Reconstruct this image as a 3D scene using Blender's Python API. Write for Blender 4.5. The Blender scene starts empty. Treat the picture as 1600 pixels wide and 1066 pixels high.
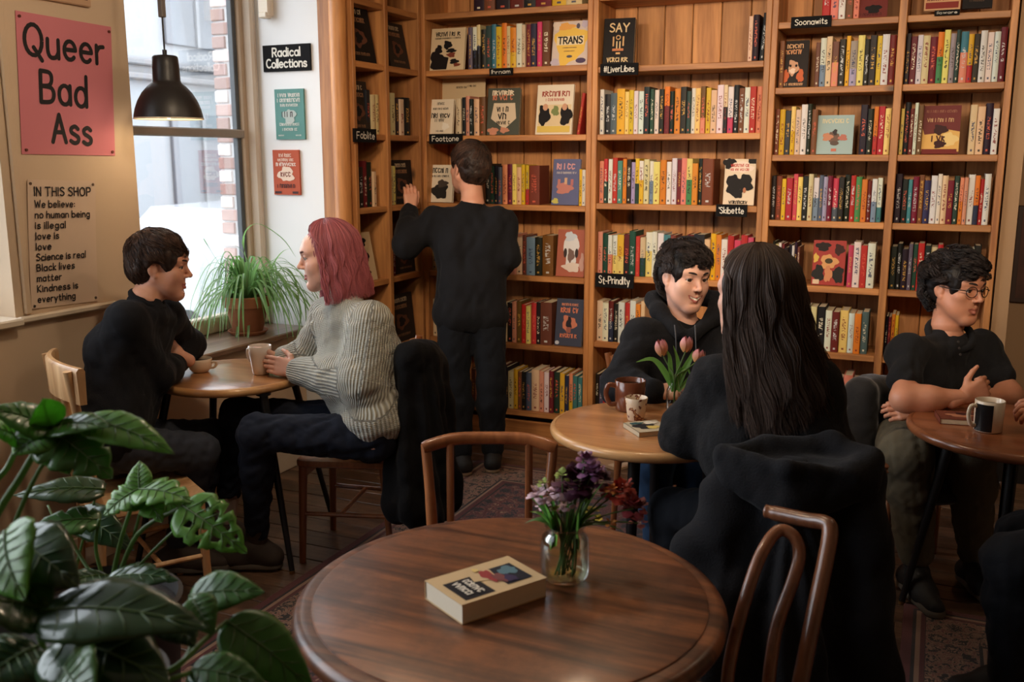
import bpy, bmesh, math, random
import numpy as np
from mathutils import Vector, Matrix
random.seed(7); np.random.seed(7)
SC = bpy.context.scene; COL = SC.collection
# ------------------------------------------------------------------ camera
F = 1500.0; H = 1.68; HOR = 245.0; VPX = 1470.0
TH = math.atan((533-HOR)/F); PSI = math.atan((VPX-800)/(F/math.cos(TH)))
cam = bpy.data.cameras.new('camera'); cam.sensor_width = 36; cam.lens = F/1600*36
cam.clip_start = .05; cam.clip_end = 200
camo = bpy.data.objects.new('camera', cam); COL.objects.link(camo)
camo.location = (0, 0, H); camo.rotation_euler = (math.pi/2-TH, 0, PSI); SC.camera = camo
cam.dof.use_dof = True; cam.dof.focus_distance = 3.95; cam.dof.aperture_fstop = 4.5
# ------------------------------------------------------------------ world and light
W = bpy.data.worlds.new('world'); SC.world = W; W.use_nodes = True
_b = W.node_tree.nodes['Background']; _b.inputs[0].default_value = (.86, .93, 1, 1); _b.inputs[1].default_value = 7.5
SUN_E = 0.0
SC.view_settings.view_transform = 'Standard'; SC.view_settings.look = 'None'
SC.view_settings.exposure = 0.0; SC.view_settings.gamma = 1.0; SC.view_settings.use_curve_mapping = False
SC.cycles.use_denoising = True
SC.cycles.max_bounces = 8; SC.cycles.diffuse_bounces = 4; SC.cycles.glossy_bounces = 3; SC.cycles.transmission_bounces = 6; SC.cycles.transparent_max_bounces = 24
SC.cycles.caustics_reflective = False; SC.cycles.caustics_refractive = False
SC.cycles.sample_clamp_indirect = 6.0
def portal(loc, rot, sx, sy):
    l = bpy.data.lights.new('window_portal', 'AREA'); l.shape = 'RECTANGLE'; l.size = sx; l.size_y = sy; l.cycles.is_portal = True
    o = bpy.data.objects.new('window_portal', l); COL.objects.link(o); o.location = loc; o.rotation_euler = rot
portal((-3.55, 3.75, 1.8), (0, -math.pi/2, 0), 2.2, 1.3)
portal((-3.55, .8, 2.05), (0, -math.pi/2, 0), 2.0, 3.4)
LAMP_W = 12.0; SPOT_W = 120.0; LAMP_COL = (1.0, .79, .57)
# ------------------------------------------------------------------ pixel helpers (give a real point at a real distance)
_c, _s = math.cos(PSI), math.sin(PSI)
FW = np.array([-_s*math.cos(TH), _c*math.cos(TH), -math.sin(TH)]); RT = np.array([_c, _s, 0.]); UP = np.cross(RT, FW)
FH = np.array([-_s, _c, 0.]); ZZ = np.array([0, 0, 1.])
C0 = np.array([0, 0, H])
def ray(x, y): return FW + RT*(x-800)/F - UP*(y-533)/F
def at(x, y, d): return C0 + ray(x, y)*d
def atz(x, y, z): r = ray(x, y); return C0 + r*((z-H)/r[2])
def aty(x, y, Y): r = ray(x, y); return C0 + r*(Y/r[1])
def atx(x, y, X): r = ray(x, y); return C0 + r*(X/r[0])
# ------------------------------------------------------------------ object helpers
def tag(o, label=None, cat=None, group=None, kind=None):
    if label: o['label'] = label
    if cat: o['category'] = cat
    if group: o['group'] = group
    if kind: o['kind'] = kind
    return o
def empty(name, loc=(0, 0, 0), rz=0):
    o = bpy.data.objects.new(name, None); o.empty_display_size = .05; COL.objects.link(o)
    o.location = Vector(loc); o.rotation_euler = (0, 0, rz); return o
def norm(v): v = np.asarray(v, float); return v/max(np.linalg.norm(v), 1e-9)
def frame(d, hint=(0, 0, 1)):
    d = norm(d); h = np.asarray(hint, float)
    if abs(d@norm(h)) > .98: h = np.array([1., 0, 0]) if abs(d[0]) < .9 else np.array([0, 1., 0])
    a = norm(np.cross(h, d)); b = np.cross(d, a); return a, b
def crom(pts, n=6, closed=False):
    P = [np.asarray(p, float) for p in pts]; m = len(P); out = []
    if m < 3 and not closed:
        return [P[0] + (P[1]-P[0])*i/n for i in range(n+1)]
    for i in range(m if closed else m-1):
        g = (lambda j: P[j % m]) if closed else (lambda j: P[min(max(j, 0), m-1)])
        p0, p1, p2, p3 = g(i-1), g(i), g(i+1), g(i+2)
        for k in range(n):
            t = k/n
            out.append(.5*((2*p1)+(p2-p0)*t+(2*p0-5*p1+4*p2-p3)*t*t+(3*p1-p0-3*p2+p3)*t**3))
    if not closed: out.append(P[-1])
    return out
class MB:
    def __init__(s): s.v = []; s.f = []; s.m = []; s.uv = None
    def add(s, vs, fs, mi=0):
        n = len(s.v); s.v += [tuple(map(float, p)) for p in vs]; s.f += [tuple(i+n for i in f) for f in fs]; s.m += [mi]*len(fs)
    def box(s, lo, hi, mi=0, ch=0.0, M=None):
        lo = np.array(lo, float); hi = np.array(hi, float); lo, hi = np.minimum(lo, hi), np.maximum(lo, hi)
        if ch <= 0:
            vs = [(x, y, z) for x in (lo[0], hi[0]) for y in (lo[1], hi[1]) for z in (lo[2], hi[2])]
            fs = [(0, 1, 3, 2), (4, 6, 7, 5), (0, 4, 5, 1), (2, 3, 7, 6), (0, 2, 6, 4), (1, 5, 7, 3)]
        else:
            c = (lo+hi)/2; h = (hi-lo)/2; ch = min(ch, h.min()*.8); vs = []; idx = {}
            for sx in (-1, 1):
                for sy in (-1, 1):
                    for sz in (-1, 1):
                        for a in range(3):
                            q = h-ch; q[a] = h[a]; idx[(sx, sy, sz, a)] = len(vs); vs.append(c+q*np.array((sx, sy, sz)))
            fs = []
            for a in range(3):
                b, d = (a+1) % 3, (a+2) % 3
                for sg in (-1, 1):
                    q = []
                    for (tb, td) in ((-1, -1), (1, -1), (1, 1), (-1, 1)):
                        k = [0, 0, 0]; k[a] = sg; k[b] = tb; k[d] = td; q.append(idx[tuple(k)+(a,)])
                    fs.append(tuple(q if sg > 0 else q[::-1]))
                for tb in (-1, 1):
                    for td in (-1, 1):
                        k0 = [0, 0, 0]; k0[a] = -1; k0[b] = tb; k0[d] = td; k1 = list(k0); k1[a] = 1
                        q = [idx[tuple(k0)+(b,)], idx[tuple(k1)+(b,)], idx[tuple(k1)+(d,)], idx[tuple(k0)+(d,)]]
                        fs.append(tuple(q if tb*td > 0 else q[::-1]))
            for sx in (-1, 1):
                for sy in (-1, 1):
                    for sz in (-1, 1):
                        q = [idx[(sx, sy, sz, a)] for a in range(3)]; fs.append(tuple(q if sx*sy*sz > 0 else q[::-1]))
        if M is not None: vs = [tuple(M @ Vector(p)) for p in vs]
        s.add(vs, fs, mi)
    def tube(s, pts, rad, n=8, mi=0, caps=True, flat=1.0, hint=(0, 0, 1)):
        P = [np.asarray(p, float) for p in pts]; m = len(P)
        R = rad if hasattr(rad, '__len__') else [rad]*m
        base = len(s.v); a = None
        for i in range(m):
            d = norm(P[min(i+1, m-1)]-P[max(i-1, 0)])
            if a is None: a, b = frame(d, hint)
            else:
                a = norm(a-d*(a@d)); b = np.cross(d, a)
            for k in range(n):
                t = 2*math.pi*k/n
                s.v.append(tuple(P[i]+(a*math.cos(t)+b*math.sin(t)*flat)*R[i]))
        for i in range(m-1):
            for k in range(n):
                k2 = (k+1) % n; s.f.append((base+i*n+k, base+i*n+k2, base+(i+1)*n+k2, base+(i+1)*n+k)); s.m.append(mi)
        if caps:
            s.f.append(tuple(base+k for k in range(n))[::-1]); s.f.append(tuple(base+(m-1)*n+k for k in range(n))); s.m += [mi, mi]
    def lathe(s, prof, n=32, c=(0, 0, 0), mi=0, sx=1, sy=1, closed=False):
        base = len(s.v); m = len(prof)
        for r, z in prof:
            for k in range(n):
                t = 2*math.pi*k/n; s.v.append((c[0]+r*math.cos(t)*sx, c[1]+r*math.sin(t)*sy, c[2]+z))
        for i in range(m-1 if not closed else m):
            j = (i+1) % m
            for k in range(n):
                k2 = (k+1) % n; s.f.append((base+i*n+k, base+i*n+k2, base+j*n+k2, base+j*n+k)); s.m.append(mi)
        if not closed:
            s.f.append(tuple(base+k for k in range(n))[::-1]); s.f.append(tuple(base+(m-1)*n+k for k in range(n))); s.m += [mi, mi]
    def quadstrip(s, A, B, mi=0):
        n = len(s.v); s.v += [tuple(p) for p in A]+[tuple(p) for p in B]; k = len(A)
        for i in range(k-1): s.f.append((n+i, n+i+1, n+k+i+1, n+k+i)); s.m.append(mi)
    def build(s, name, mats, parent=None, smooth=False, auto=None, origin=None, local=False):
        me = bpy.data.meshes.new(name)
        vs = s.v
        o = bpy.data.objects.new(name, me)
        if origin is not None:
            vs = [(p[0]-origin[0], p[1]-origin[1], p[2]-origin[2]) for p in vs]; o.location = Vector(origin)
        me.from_pydata(vs, [], s.f)
        for m in (mats if isinstance(mats, (list, tuple)) else [mats]): me.materials.append(m)
        me.polygons.foreach_set('material_index', s.m)
        if smooth: me.polygons.foreach_set('use_smooth', [True]*len(s.f))
        if smooth and auto: me.set_sharp_from_angle(angle=math.radians(auto))
        me.update(); COL.objects.link(o)
        if parent is not None:
            o.parent = parent
            if not local: o.matrix_parent_inverse = (Matrix.Translation(parent.location) @ parent.rotation_euler.to_matrix().to_4x4()).inverted()
        return o
def copy_tree(o, parent=None):
    c = o.copy(); COL.objects.link(c); c.parent = parent
    if parent is not None: c.matrix_parent_inverse = o.matrix_parent_inverse.copy()
    for ch in list(o.children): copy_tree(ch, c)
    return c
# ------------------------------------------------------------------ materials
def srgb(r, g, b):
    f = lambda c: (c/255/12.92) if c/255 <= .04045 else ((c/255+.055)/1.055)**2.4
    return (f(r), f(g), f(b), 1)
def newmat(name):
    m = bpy.data.materials.new(name); m.use_nodes = True
    return m, m.node_tree.nodes, m.node_tree.links, m.node_tree.nodes['Principled BSDF']
def setp(p, **k):
    for a, b in k.items():
        p.inputs[a.replace('_', ' ')].default_value = b
def mat(name, col, rough=.6, metal=0, spec=.5, noise=0, nscale=30, bump=0, bscale=200, sheen=0, coat=0, sss=0, trans=0, ior=1.45):
    m, N, L, p = newmat(name)
    p.inputs['Base Color'].default_value = col; p.inputs['Roughness'].default_value = rough; p.inputs['Metallic'].default_value = metal
    p.inputs['Specular IOR Level'].default_value = spec; p.inputs['Sheen Weight'].default_value = sheen; p.inputs['Coat Weight'].default_value = coat
    p.inputs['Sheen Roughness'].default_value = .4
    p.inputs['Transmission Weight'].default_value = trans; p.inputs['IOR'].default_value = ior
    if sss: p.inputs['Subsurface Weight'].default_value = sss; p.inputs['Subsurface Radius'].default_value = (.012, .005, .003); p.inputs['Subsurface Scale'].default_value = 1
    tc = N.new('ShaderNodeTexCoord')
    if noise:
        n = N.new('ShaderNodeTexNoise'); n.inputs['Scale'].default_value = nscale; n.inputs['Detail'].default_value = 5
        L.new(tc.outputs['Object'], n.inputs['Vector'])
        mx = N.new('ShaderNodeMix'); mx.data_type = 'RGBA'; mx.inputs[6].default_value = tuple(c*(1-noise) for c in col[:3])+(1,)
        mx.inputs[7].default_value = tuple(min(1, c*(1+noise)) for c in col[:3])+(1,)
        L.new(n.outputs['Fac'], mx.inputs[0]); L.new(mx.outputs[2], p.inputs['Base Color'])
    if bump:
        n2 = N.new('ShaderNodeTexNoise'); n2.inputs['Scale'].default_value = bscale; n2.inputs['Detail'].default_value = 4
        L.new(tc.outputs['Object'], n2.inputs['Vector'])
        bp = N.new('ShaderNodeBump'); bp.inputs['Strength'].default_value = bump; bp.inputs['Distance'].default_value = .004
        L.new(n2.outputs['Fac'], bp.inputs['Height']); L.new(bp.outputs[0], p.inputs['Normal'])
    return m
def wood(name, dark, light, axis=0, rough=.45, scale=1.0, contrast=1.0, knots=False, coat=0., wear=None, spec=.5):
    m, N, L, p = newmat(name)
    tc = N.new('ShaderNodeTexCoord'); oi = N.new('ShaderNodeObjectInfo')
    mp = N.new('ShaderNodeMapping'); sc = [9*scale]*3; sc[axis] = .8*scale; mp.inputs['Scale'].default_value = sc
    ad = N.new('ShaderNodeVectorMath'); ad.operation = 'ADD'
    mu = N.new('ShaderNodeMath'); mu.operation = 'MULTIPLY'; mu.inputs[1].default_value = 37.
    L.new(oi.outputs['Random'], mu.inputs[0]); L.new(tc.outputs['Object'], mp.inputs['Vector']); L.new(mp.outputs[0], ad.inputs[0]); L.new(mu.outputs[0], ad.inputs[1])
    n = N.new('ShaderNodeTexNoise'); n.inputs['Scale'].default_value = 1.6; n.inputs['Detail'].default_value = 7; n.inputs['Distortion'].default_value = .9
    L.new(ad.outputs[0], n.inputs['Vector'])
    n2 = N.new('ShaderNodeTexNoise'); n2.inputs['Scale'].default_value = 9; n2.inputs['Detail'].default_value = 4
    L.new(ad.outputs[0], n2.inputs['Vector'])
    mixf = N.new('ShaderNodeMath'); mixf.operation = 'MULTIPLY_ADD'; mixf.inputs[1].default_value = .3
    L.new(n2.outputs['Fac'], mixf.inputs[0]); L.new(n.outputs['Fac'], mixf.inputs[2])
    cr = N.new('ShaderNodeValToRGB'); e = cr.color_ramp.elements
    e[0].position = .65-.22/contrast; e[0].color = dark; e[1].position = .65+.2/contrast; e[1].color = light
    L.new(mixf.outputs[0], cr.inputs['Fac']); out = cr.outputs['Color']
    if knots:
        v = N.new('ShaderNodeTexVoronoi'); v.inputs['Scale'].default_value = 1.0; v.inputs['Randomness'].default_value = 1
        mp2 = N.new('ShaderNodeMapping'); s2 = [5.]*3; s2[axis] = 2.6; s2 = list(knots) if hasattr(knots, '__len__') else s2; mp2.inputs['Scale'].default_value = s2
        L.new(tc.outputs['Object'], mp2.inputs['Vector']); L.new(mp2.outputs[0], v.inputs['Vector'])
        r2 = N.new('ShaderNodeValToRGB'); q = r2.color_ramp.elements; q[0].position = .045; q[0].color = (1, 1, 1, 1); q[1].position = .13; q[1].color = (0, 0, 0, 1)
        L.new(v.outputs['Distance'], r2.inputs['Fac'])
        mx = N.new('ShaderNodeMix'); mx.data_type = 'RGBA'; mx.inputs[7].default_value = tuple(c*.25 for c in dark[:3])+(1,)
        L.new(r2.outputs[0], mx.inputs[0]); L.new(out, mx.inputs[6]); out = mx.outputs[2]
    if wear:
        n3 = N.new('ShaderNodeTexNoise'); n3.inputs['Scale'].default_value = 4; n3.inputs['Detail'].default_value = 8; n3.inputs['Roughness'].default_value = .7
        L.new(tc.outputs['Object'], n3.inputs['Vector'])
        r3 = N.new('ShaderNodeValToRGB'); r3.color_ramp.elements[0].position = .45; r3.color_ramp.elements[1].position = .62
        L.new(n3.outputs['Fac'], r3.inputs['Fac'])
        mx3 = N.new('ShaderNodeMix'); mx3.data_type = 'RGBA'; mx3.inputs[7].default_value = wear
        mm = N.new('ShaderNodeMath'); mm.operation = 'MULTIPLY'; mm.inputs[1].default_value = .6; L.new(r3.outputs[0], mm.inputs[0])
        L.new(mm.outputs[0], mx3.inputs[0]); L.new(out, mx3.inputs[6]); out = mx3.outputs[2]
        rr = N.new('ShaderNodeMapRange'); rr.inputs[3].default_value = rough*.7; rr.inputs[4].default_value = min(1, rough*1.5)
        L.new(n3.outputs['Fac'], rr.inputs[0]); L.new(rr.outputs[0], p.inputs['Roughness'])
    else: p.inputs['Roughness'].default_value = rough
    p.inputs['Coat Weight'].default_value = coat; p.inputs['Coat Roughness'].default_value = .15; p.inputs['Specular IOR Level'].default_value = spec
    # slight tone change from board to board
    hs = N.new('ShaderNodeHueSaturation'); mr = N.new('ShaderNodeMapRange'); mr.inputs[3].default_value = .82; mr.inputs[4].default_value = 1.16
    L.new(oi.outputs['Random'], mr.inputs[0]); L.new(mr.outputs[0], hs.inputs['Value']); L.new(out, hs.inputs['Color']); L.new(hs.outputs[0], p.inputs['Base Color'])
    bp = N.new('ShaderNodeBump'); bp.inputs['Strength'].default_value = .12; bp.inputs['Distance'].default_value = .003
    L.new(n2.outputs['Fac'], bp.inputs['Height']); L.new(bp.outputs[0], p.inputs['Normal'])
    return m
PINE_D, PINE_L = srgb(138, 84, 44), srgb(200, 138, 80)
M = {}
for i, a in enumerate('xyz'): M['pine_'+a] = wood('pine_'+a, PINE_D, PINE_L, i, .5, knots=True)
M['back_pine'] = wood('back_pine', srgb(144, 92, 50), srgb(204, 144, 86), 2, .6, knots=(3.4, 0., 1.9))
M['plaster'] = mat('plaster_tan', srgb(212, 188, 160), .85, noise=.06, nscale=3, bump=.15, bscale=40)
M['plaster_white'] = mat('plaster_white', srgb(232, 233, 234), .8, noise=.03, nscale=3, bump=.08, bscale=40)
M['plaster_brown'] = mat('plaster_brown', srgb(176, 142, 108), .85, noise=.08, nscale=2)
M['trim_white'] = mat('trim_cream', srgb(222, 208, 188), .55, noise=.05, nscale=8)
M['frame_paint'] = mat('window_frame_paint', srgb(196, 178, 158), .5, noise=.08, nscale=10)
M['ceiling'] = mat('ceiling_paint', srgb(215, 205, 190), .9)
def thin_glass(name, tint=(1, 1, 1, 1), refl=.6):
    m, N, L, p = newmat(name); t = N.new('ShaderNodeBsdfTransparent'); t.inputs[0].default_value = tint; g = N.new('ShaderNodeBsdfGlossy'); g.inputs['Roughness'].default_value = .03
    f = N.new('ShaderNodeLayerWeight'); f.inputs['Blend'].default_value = .25; k = N.new('ShaderNodeMath'); k.operation = 'MULTIPLY'; k.inputs[1].default_value = refl; L.new(f.outputs['Fresnel'], k.inputs[0])
    x = N.new('ShaderNodeMixShader'); L.new(k.outputs[0], x.inputs[0]); L.new(t.outputs[0], x.inputs[1]); L.new(g.outputs[0], x.inputs[2]); L.new(x.outputs[0], N['Material Output'].inputs['Surface']); return m
M['glass'] = thin_glass('window_glass', refl=.5); M['jar_glass'] = thin_glass('jar_glass', (.975, .985, .97, 1), .55)
M['black_metal'] = mat('black_metal', srgb(22, 20, 20), .38, spec=.5)
M['black_paint'] = mat('blackboard_paint', srgb(20, 19, 20), .8, spec=.15)
M['chalk'] = mat('chalk', srgb(222, 216, 204), .9)
M['ink'] = mat('black_ink', srgb(28, 24, 26), .7)
M['pages'] = mat('paper_pages', srgb(214, 196, 164), .9, noise=.12, nscale=150)
M['paper'] = mat('paper_white', srgb(228, 218, 204), .85)
# ------------------------------------------------------------------ hand lettering drawn as strokes
_G = {
'A': 'p 0 0 3 10 6 0|p 1.1 3.6 4.9 3.6', 'B': 'p 0 0 0 10|s 0 10 3.6 9.6 4.4 7.6 3.4 5.6 0 5.2|s 0 5.2 4 4.8 5.2 2.7 4 .4 0 0', 'C': 'c 3.2 5 3.2 5 50 310',
'D': 'p 0 0 0 10|s 0 10 4 9 5.4 5 4 1 0 0', 'E': 'p 5 10 0 10 0 0 5 0|p 0 5 4 5', 'F': 'p 5 10 0 10 0 0|p 0 5 4 5', 'H': 'p 0 0 0 10|p 5 0 5 10|p 0 5.2 5 5.2', 'I': 'p 0 0 0 10', 'K': 'p 0 0 0 10|p 4.6 10 0 4.6 4.8 0',
'L': 'p 0 10 0 0 4.6 0', 'M': 'p 0 0 0 10 3.2 3 6.4 10 6.4 0', 'N': 'p 0 0 0 10 5 0 5 10', 'O': 'c 3.3 5 3.3 5 0 360', 'P': 'p 0 0 0 10|s 0 10 4 9.6 4.8 7.3 3.8 5 0 4.6', 'Q': 'c 3.3 5 3.3 5 0 360|p 3.4 2.6 6.4 -1.4',
'R': 'p 0 0 0 10|s 0 10 4 9.6 4.8 7.3 3.8 5 0 4.6|p 2.2 4.7 5 0', 'S': 's 5 8.6 3.2 10 .8 9 .6 7 2.8 5.4 4.8 3.6 4.6 1.2 2.4 0 .2 1.2', 'T': 'p 0 10 6 10|p 3 10 3 0',
'W': 'p 0 10 2 0 4 8 6 0 8 10', 'Y': 'p 0 10 3 5|p 6 10 3 5 3 0',
'a': 'c 2.3 3 2.3 3.1 0 360|p 4.6 6.1 4.6 0', 'b': 'p 0 0 0 10|c 2.4 3 2.4 3.1 0 360', 'c': 'c 2.4 3 2.4 3.1 45 315', 'd': 'c 2.3 3 2.3 3.1 0 360|p 4.7 10 4.7 0',
'e': 'p .1 3.2 4.6 3.2|c 2.35 3 2.3 3.1 4 315', 'f': 's 3.4 9.6 2 10 1.2 8.4 1.2 0|p 0 6 3 6', 'g': 'c 2.3 3.1 2.3 3 0 360|s 4.6 6 4.6 -1 3.6 -3 1.6 -3 .3 -2.2', 'h': 'p 0 0 0 10|s 0 4 1.4 5.9 3.4 5.8 4.2 4 4.2 0',
'i': 'p 0 0 0 6|c 0 8.4 .15 .15 0 360', 'k': 'p 0 0 0 10|p 3.6 6 0 2.6 3.8 0', 'l': 'p 0 0 0 10', 'm': 'p 0 0 0 6.2|s 0 4 1.2 5.9 2.6 5.7 3.1 4 3.1 0|s 3.1 4 4.3 5.9 5.7 5.7 6.2 4 6.2 0',
'n': 'p 0 0 0 6.2|s 0 4 1.4 5.9 3.4 5.8 4.2 4 4.2 0', 'o': 'c 2.4 3.1 2.4 3.1 0 360', 'p': 'p 0 6 0 -3|c 2.4 3 2.4 3.1 0 360', 'r': 'p 0 0 0 6.2|s 0 3.8 1.2 5.6 3 6', 's': 's 3.6 5.3 2.2 6.2 .5 5.4 .6 4 2.2 3.1 3.7 2.1 3.5 .6 1.8 0 .1 .8',
't': 's 1.4 8.8 1.4 1.4 2.2 0 3.4 .4|p 0 6 3.2 6', 'u': 's 0 6 0 2 1 .1 3 .2 4.2 2|p 4.2 6 4.2 0', 'v': 'p 0 6 2 0 4 6', 'w': 'p 0 6 1.4 0 2.8 5 4.2 0 5.6 6', 'y': 'p 0 6 2.2 .2|p 4.4 6 1.4 -3',
':': 'c 0 1 .15 .15 0 360|c 0 5 .15 .15 0 360', '!': 'p 0 10 0 3|c 0 .5 .15 .15 0 360', '-': 'p 0 4 3 4', '#': 'p 1 0 2 9|p 4 0 5 9|p 0 3 5.6 3|p .4 6 6 6', "'": 'p 0 10 0 8'}
def glyph(ch):
    out = []
    for st in _G.get(ch, '').split('|'):
        if not st: continue
        t = st.split(); k = t[0]; n = [float(q) for q in t[1:]]
        if k == 'c':
            cx, cy, rx, ry, a0, a1 = n; m = 18
            out.append([np.array([cx+rx*math.cos(math.radians(a0+(a1-a0)*i/m)), cy+ry*math.sin(math.radians(a0+(a1-a0)*i/m))]) for i in range(m+1)])
        else:
            P = [np.array(n[i:i+2]) for i in range(0, len(n), 2)]
            if k == 's': out.append(crom(P, 5))
            else: out += [[P[i], P[i+1]] for i in range(len(P)-1)]
    return out
def ribbon2(P, w):
    """flat stroke of width w with round ends: list of (verts, faces)"""
    m = len(P); A = []; B = []
    for i in range(m):
        d = P[min(i+1, m-1)]-P[max(i-1, 0)]; L = np.hypot(*d); d = d/L if L > 1e-9 else np.array([1., 0]); n = np.array([-d[1], d[0]])
        A.append(P[i]+n*w/2); B.append(P[i]-n*w/2)
    V = A+B; Fc = [(m+i, m+i+1, i+1, i) for i in range(m-1)]
    closed = m > 3 and np.hypot(*(P[0]-P[-1])) < 1e-6
    if not closed:
        for c, q, ia, ib in ((P[0], P[0]-P[1], 0, m), (P[-1], P[-1]-P[-2], 2*m-1, m-1)):
            a0 = math.atan2(q[1], q[0]); b_ = len(V); n = 5
            V += [c+np.array([math.cos(a0-math.pi/2+math.pi*t/(n+1)), math.sin(a0-math.pi/2+math.pi*t/(n+1))])*w/2 for t in range(1, n+1)]
            Fc.append((ia,)+tuple(range(b_, b_+n))+(ib,))
    return V, Fc
def textwidth(t, h, sp=1.9):
    x = 0
    for ch in t:
        if ch == ' ': x += 3.2; continue
        g = glyph(ch); x += (max((p[0] for s in g for p in s), default=1))+sp
    return (x-sp)*h/10
def text2d(t, h, w, jit=0., sp=1.9):
    """strokes of a line of text starting at (0,0), cap height h"""
    out = []; x = 0; rnd = random.Random(hash(len(t))+len(t))
    for ch in t:
        if ch == ' ': x += 3.2; continue
        g = glyph(ch); dy = rnd.uniform(-jit, jit); a = rnd.uniform(-jit, jit)*.06
        for s in g: out.append([(np.array([p[0]+x+p[1]*a, p[1]+dy]))*h/10 for p in s])
        x += max((p[0] for s in g for p in s), default=1)+sp
    return out
def put2d(mb, shapes, O, U, V, N, off=.001, mi=0):
    """shapes: list of (verts2d, faces)"""
    for k, (vs, fs) in enumerate(shapes):
        o = np.asarray(O)+np.asarray(N)*(off+(k % 7)*4e-5)
        mb.add([o+np.asarray(U)*p[0]+np.asarray(V)*p[1] for p in vs], fs, mi)
def lettering(mb, t, O, U, V, N, h, w, center=False, jit=.25, off=.001, mi=0, sx=1.0, sp=1.9):
    x0 = -textwidth(t, h, sp)*sx/2 if center else 0
    for k, s in enumerate(text2d(t, h, w, jit, sp)):
        put2d(mb, [ribbon2([np.array([p[0]*sx+x0, p[1]]) for p in s], w)], O, U, V, N, off+(k % 9)*5e-5, mi)
# ------------------------------------------------------------------ room shell
XL = -3.15; XW = -3.46; YB = 5.08; YBK = 5.42; ZC = 3.2; YR = 4.32
def struct(name, mb, m, label=None, parent=None, **k):
    o = mb.build(name, m, parent, **k)
    if parent is None: o['kind'] = 'structure'
    if label: o['label'] = label
    return o
b = MB(); b.box((-3.53, -2.2, -.12), (3.6, 7.0, -.022))
floor = struct('floor', b, mat('floor_gap', srgb(20, 14, 11), .9), 'dark worn wooden floor of wide boards')
M['plank'] = wood('floor_plank', srgb(64, 46, 35), srgb(126, 98, 78), 0, .32, .8, wear=srgb(48, 35, 27))
_rnd = random.Random(3); meshes = {}
y = 0.6
while y < 5.35:
    w = .135; x = -3.2-_rnd.uniform(0, 1.2)
    while x < 1.9:
        Lg = _rnd.choice((1.5, 1.9, 2.3)); key = Lg
        if key not in meshes:
            q = MB(); q.box((0, 0, -.022), (Lg-.004, w-.004, 0), ch=.003); o = q.build('floor_board', M['plank'], floor); meshes[key] = o.data
        else:
            o = bpy.data.objects.new('floor_board', meshes[key]); COL.objects.link(o); o.parent = floor
        o.location = (max(x, -3.15-Lg*.0), y, _rnd.uniform(-.0015, .0)); x += Lg
    y += w
b = MB()
b.box((-3.53, -2.2, 0), (XL, -.9, ZC)); b.box((-3.53, -.9, 0), (XL, 2.52, 1.06)); b.box((-3.53, -.9, 3.05), (XL, 2.52, ZC))
b.box((-3.53, 2.52, 0), (XL, 3.175, ZC)); b.box((-3.53, 3.175, 0), (XL, YR, .735)); b.box((-3.53, 3.175, 2.95), (XL, YR, ZC))
wl = struct('wall_left', b, M['plaster'], 'tan plaster wall with the window pier')
b = MB(); b.box((-3.53, YR, 0), (-2.985, YR+.025, ZC)); b.box((-3.53, YR+.025, 0), (-3.092, 5.6, ZC)); struct('wall_reveal', b, M['plaster_white'], 'white plaster wall right of the window')
b = MB(); b.box((-3.0, YBK, 0), (.30, 5.6, ZC)); struct('wall_back', b, M['plaster_brown'])
b = MB(); b.box((.285, 5.12, 0), (.352, 5.6, ZC)); b.box((.30, 6.6, 0), (3.6, 6.8, ZC)); b.box((.1, 5.6, 0), (.3, 6.8, ZC)); struct('wall_back_right', b, M['plaster_brown'])
b = MB(); b.box((3.4, -2.2, 0), (3.6, 6.8, ZC)); struct('wall_right', b, M['plaster_brown'])
b = MB(); b.box((-3.53, -2.2, 0), (3.6, -2.0, ZC)); struct('wall_front', b, M['plaster_brown'])
b = MB(); b.box((-3.53, -2.2, ZC), (3.6, 7, ZC+.1)); struct('ceiling', b, M['ceiling'])
# baseboard under the window
b = MB(); b.box((XL, 1.0, 0), (XL+.018, YR, .14), ch=.004); b.box((XL, 1.0, .14), (XL+.012, YR, .16), ch=.004); struct('baseboard_left', b, M['trim_white'])
# moulding strips and ledge on the pier
b = MB(); b.box((XL, 2.555, 1.09), (XL+.016, 2.585, ZC), ch=.005); struct('trim_1', b, M['plaster'])
b = MB(); b.box((XL-.25, -.9, 1.055), (XL+.05, 2.52, 1.085), ch=.006); b.box((XL, 2.52, 1.06), (XL+.028, 3.0, 1.085), ch=.006); struct('trim_2', b, M['trim_white'], 'cream ledge below the posters')
# window sill board
b = MB(); b.box((XW-.03, 3.18, .735), (XL+.05, YR-.001, .765), ch=.006)
struct('trim_3', b, wood('sill_wood', srgb(88, 64, 50), srgb(150, 122, 102), 1, .28, coat=.3), 'wooden window sill')
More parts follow.
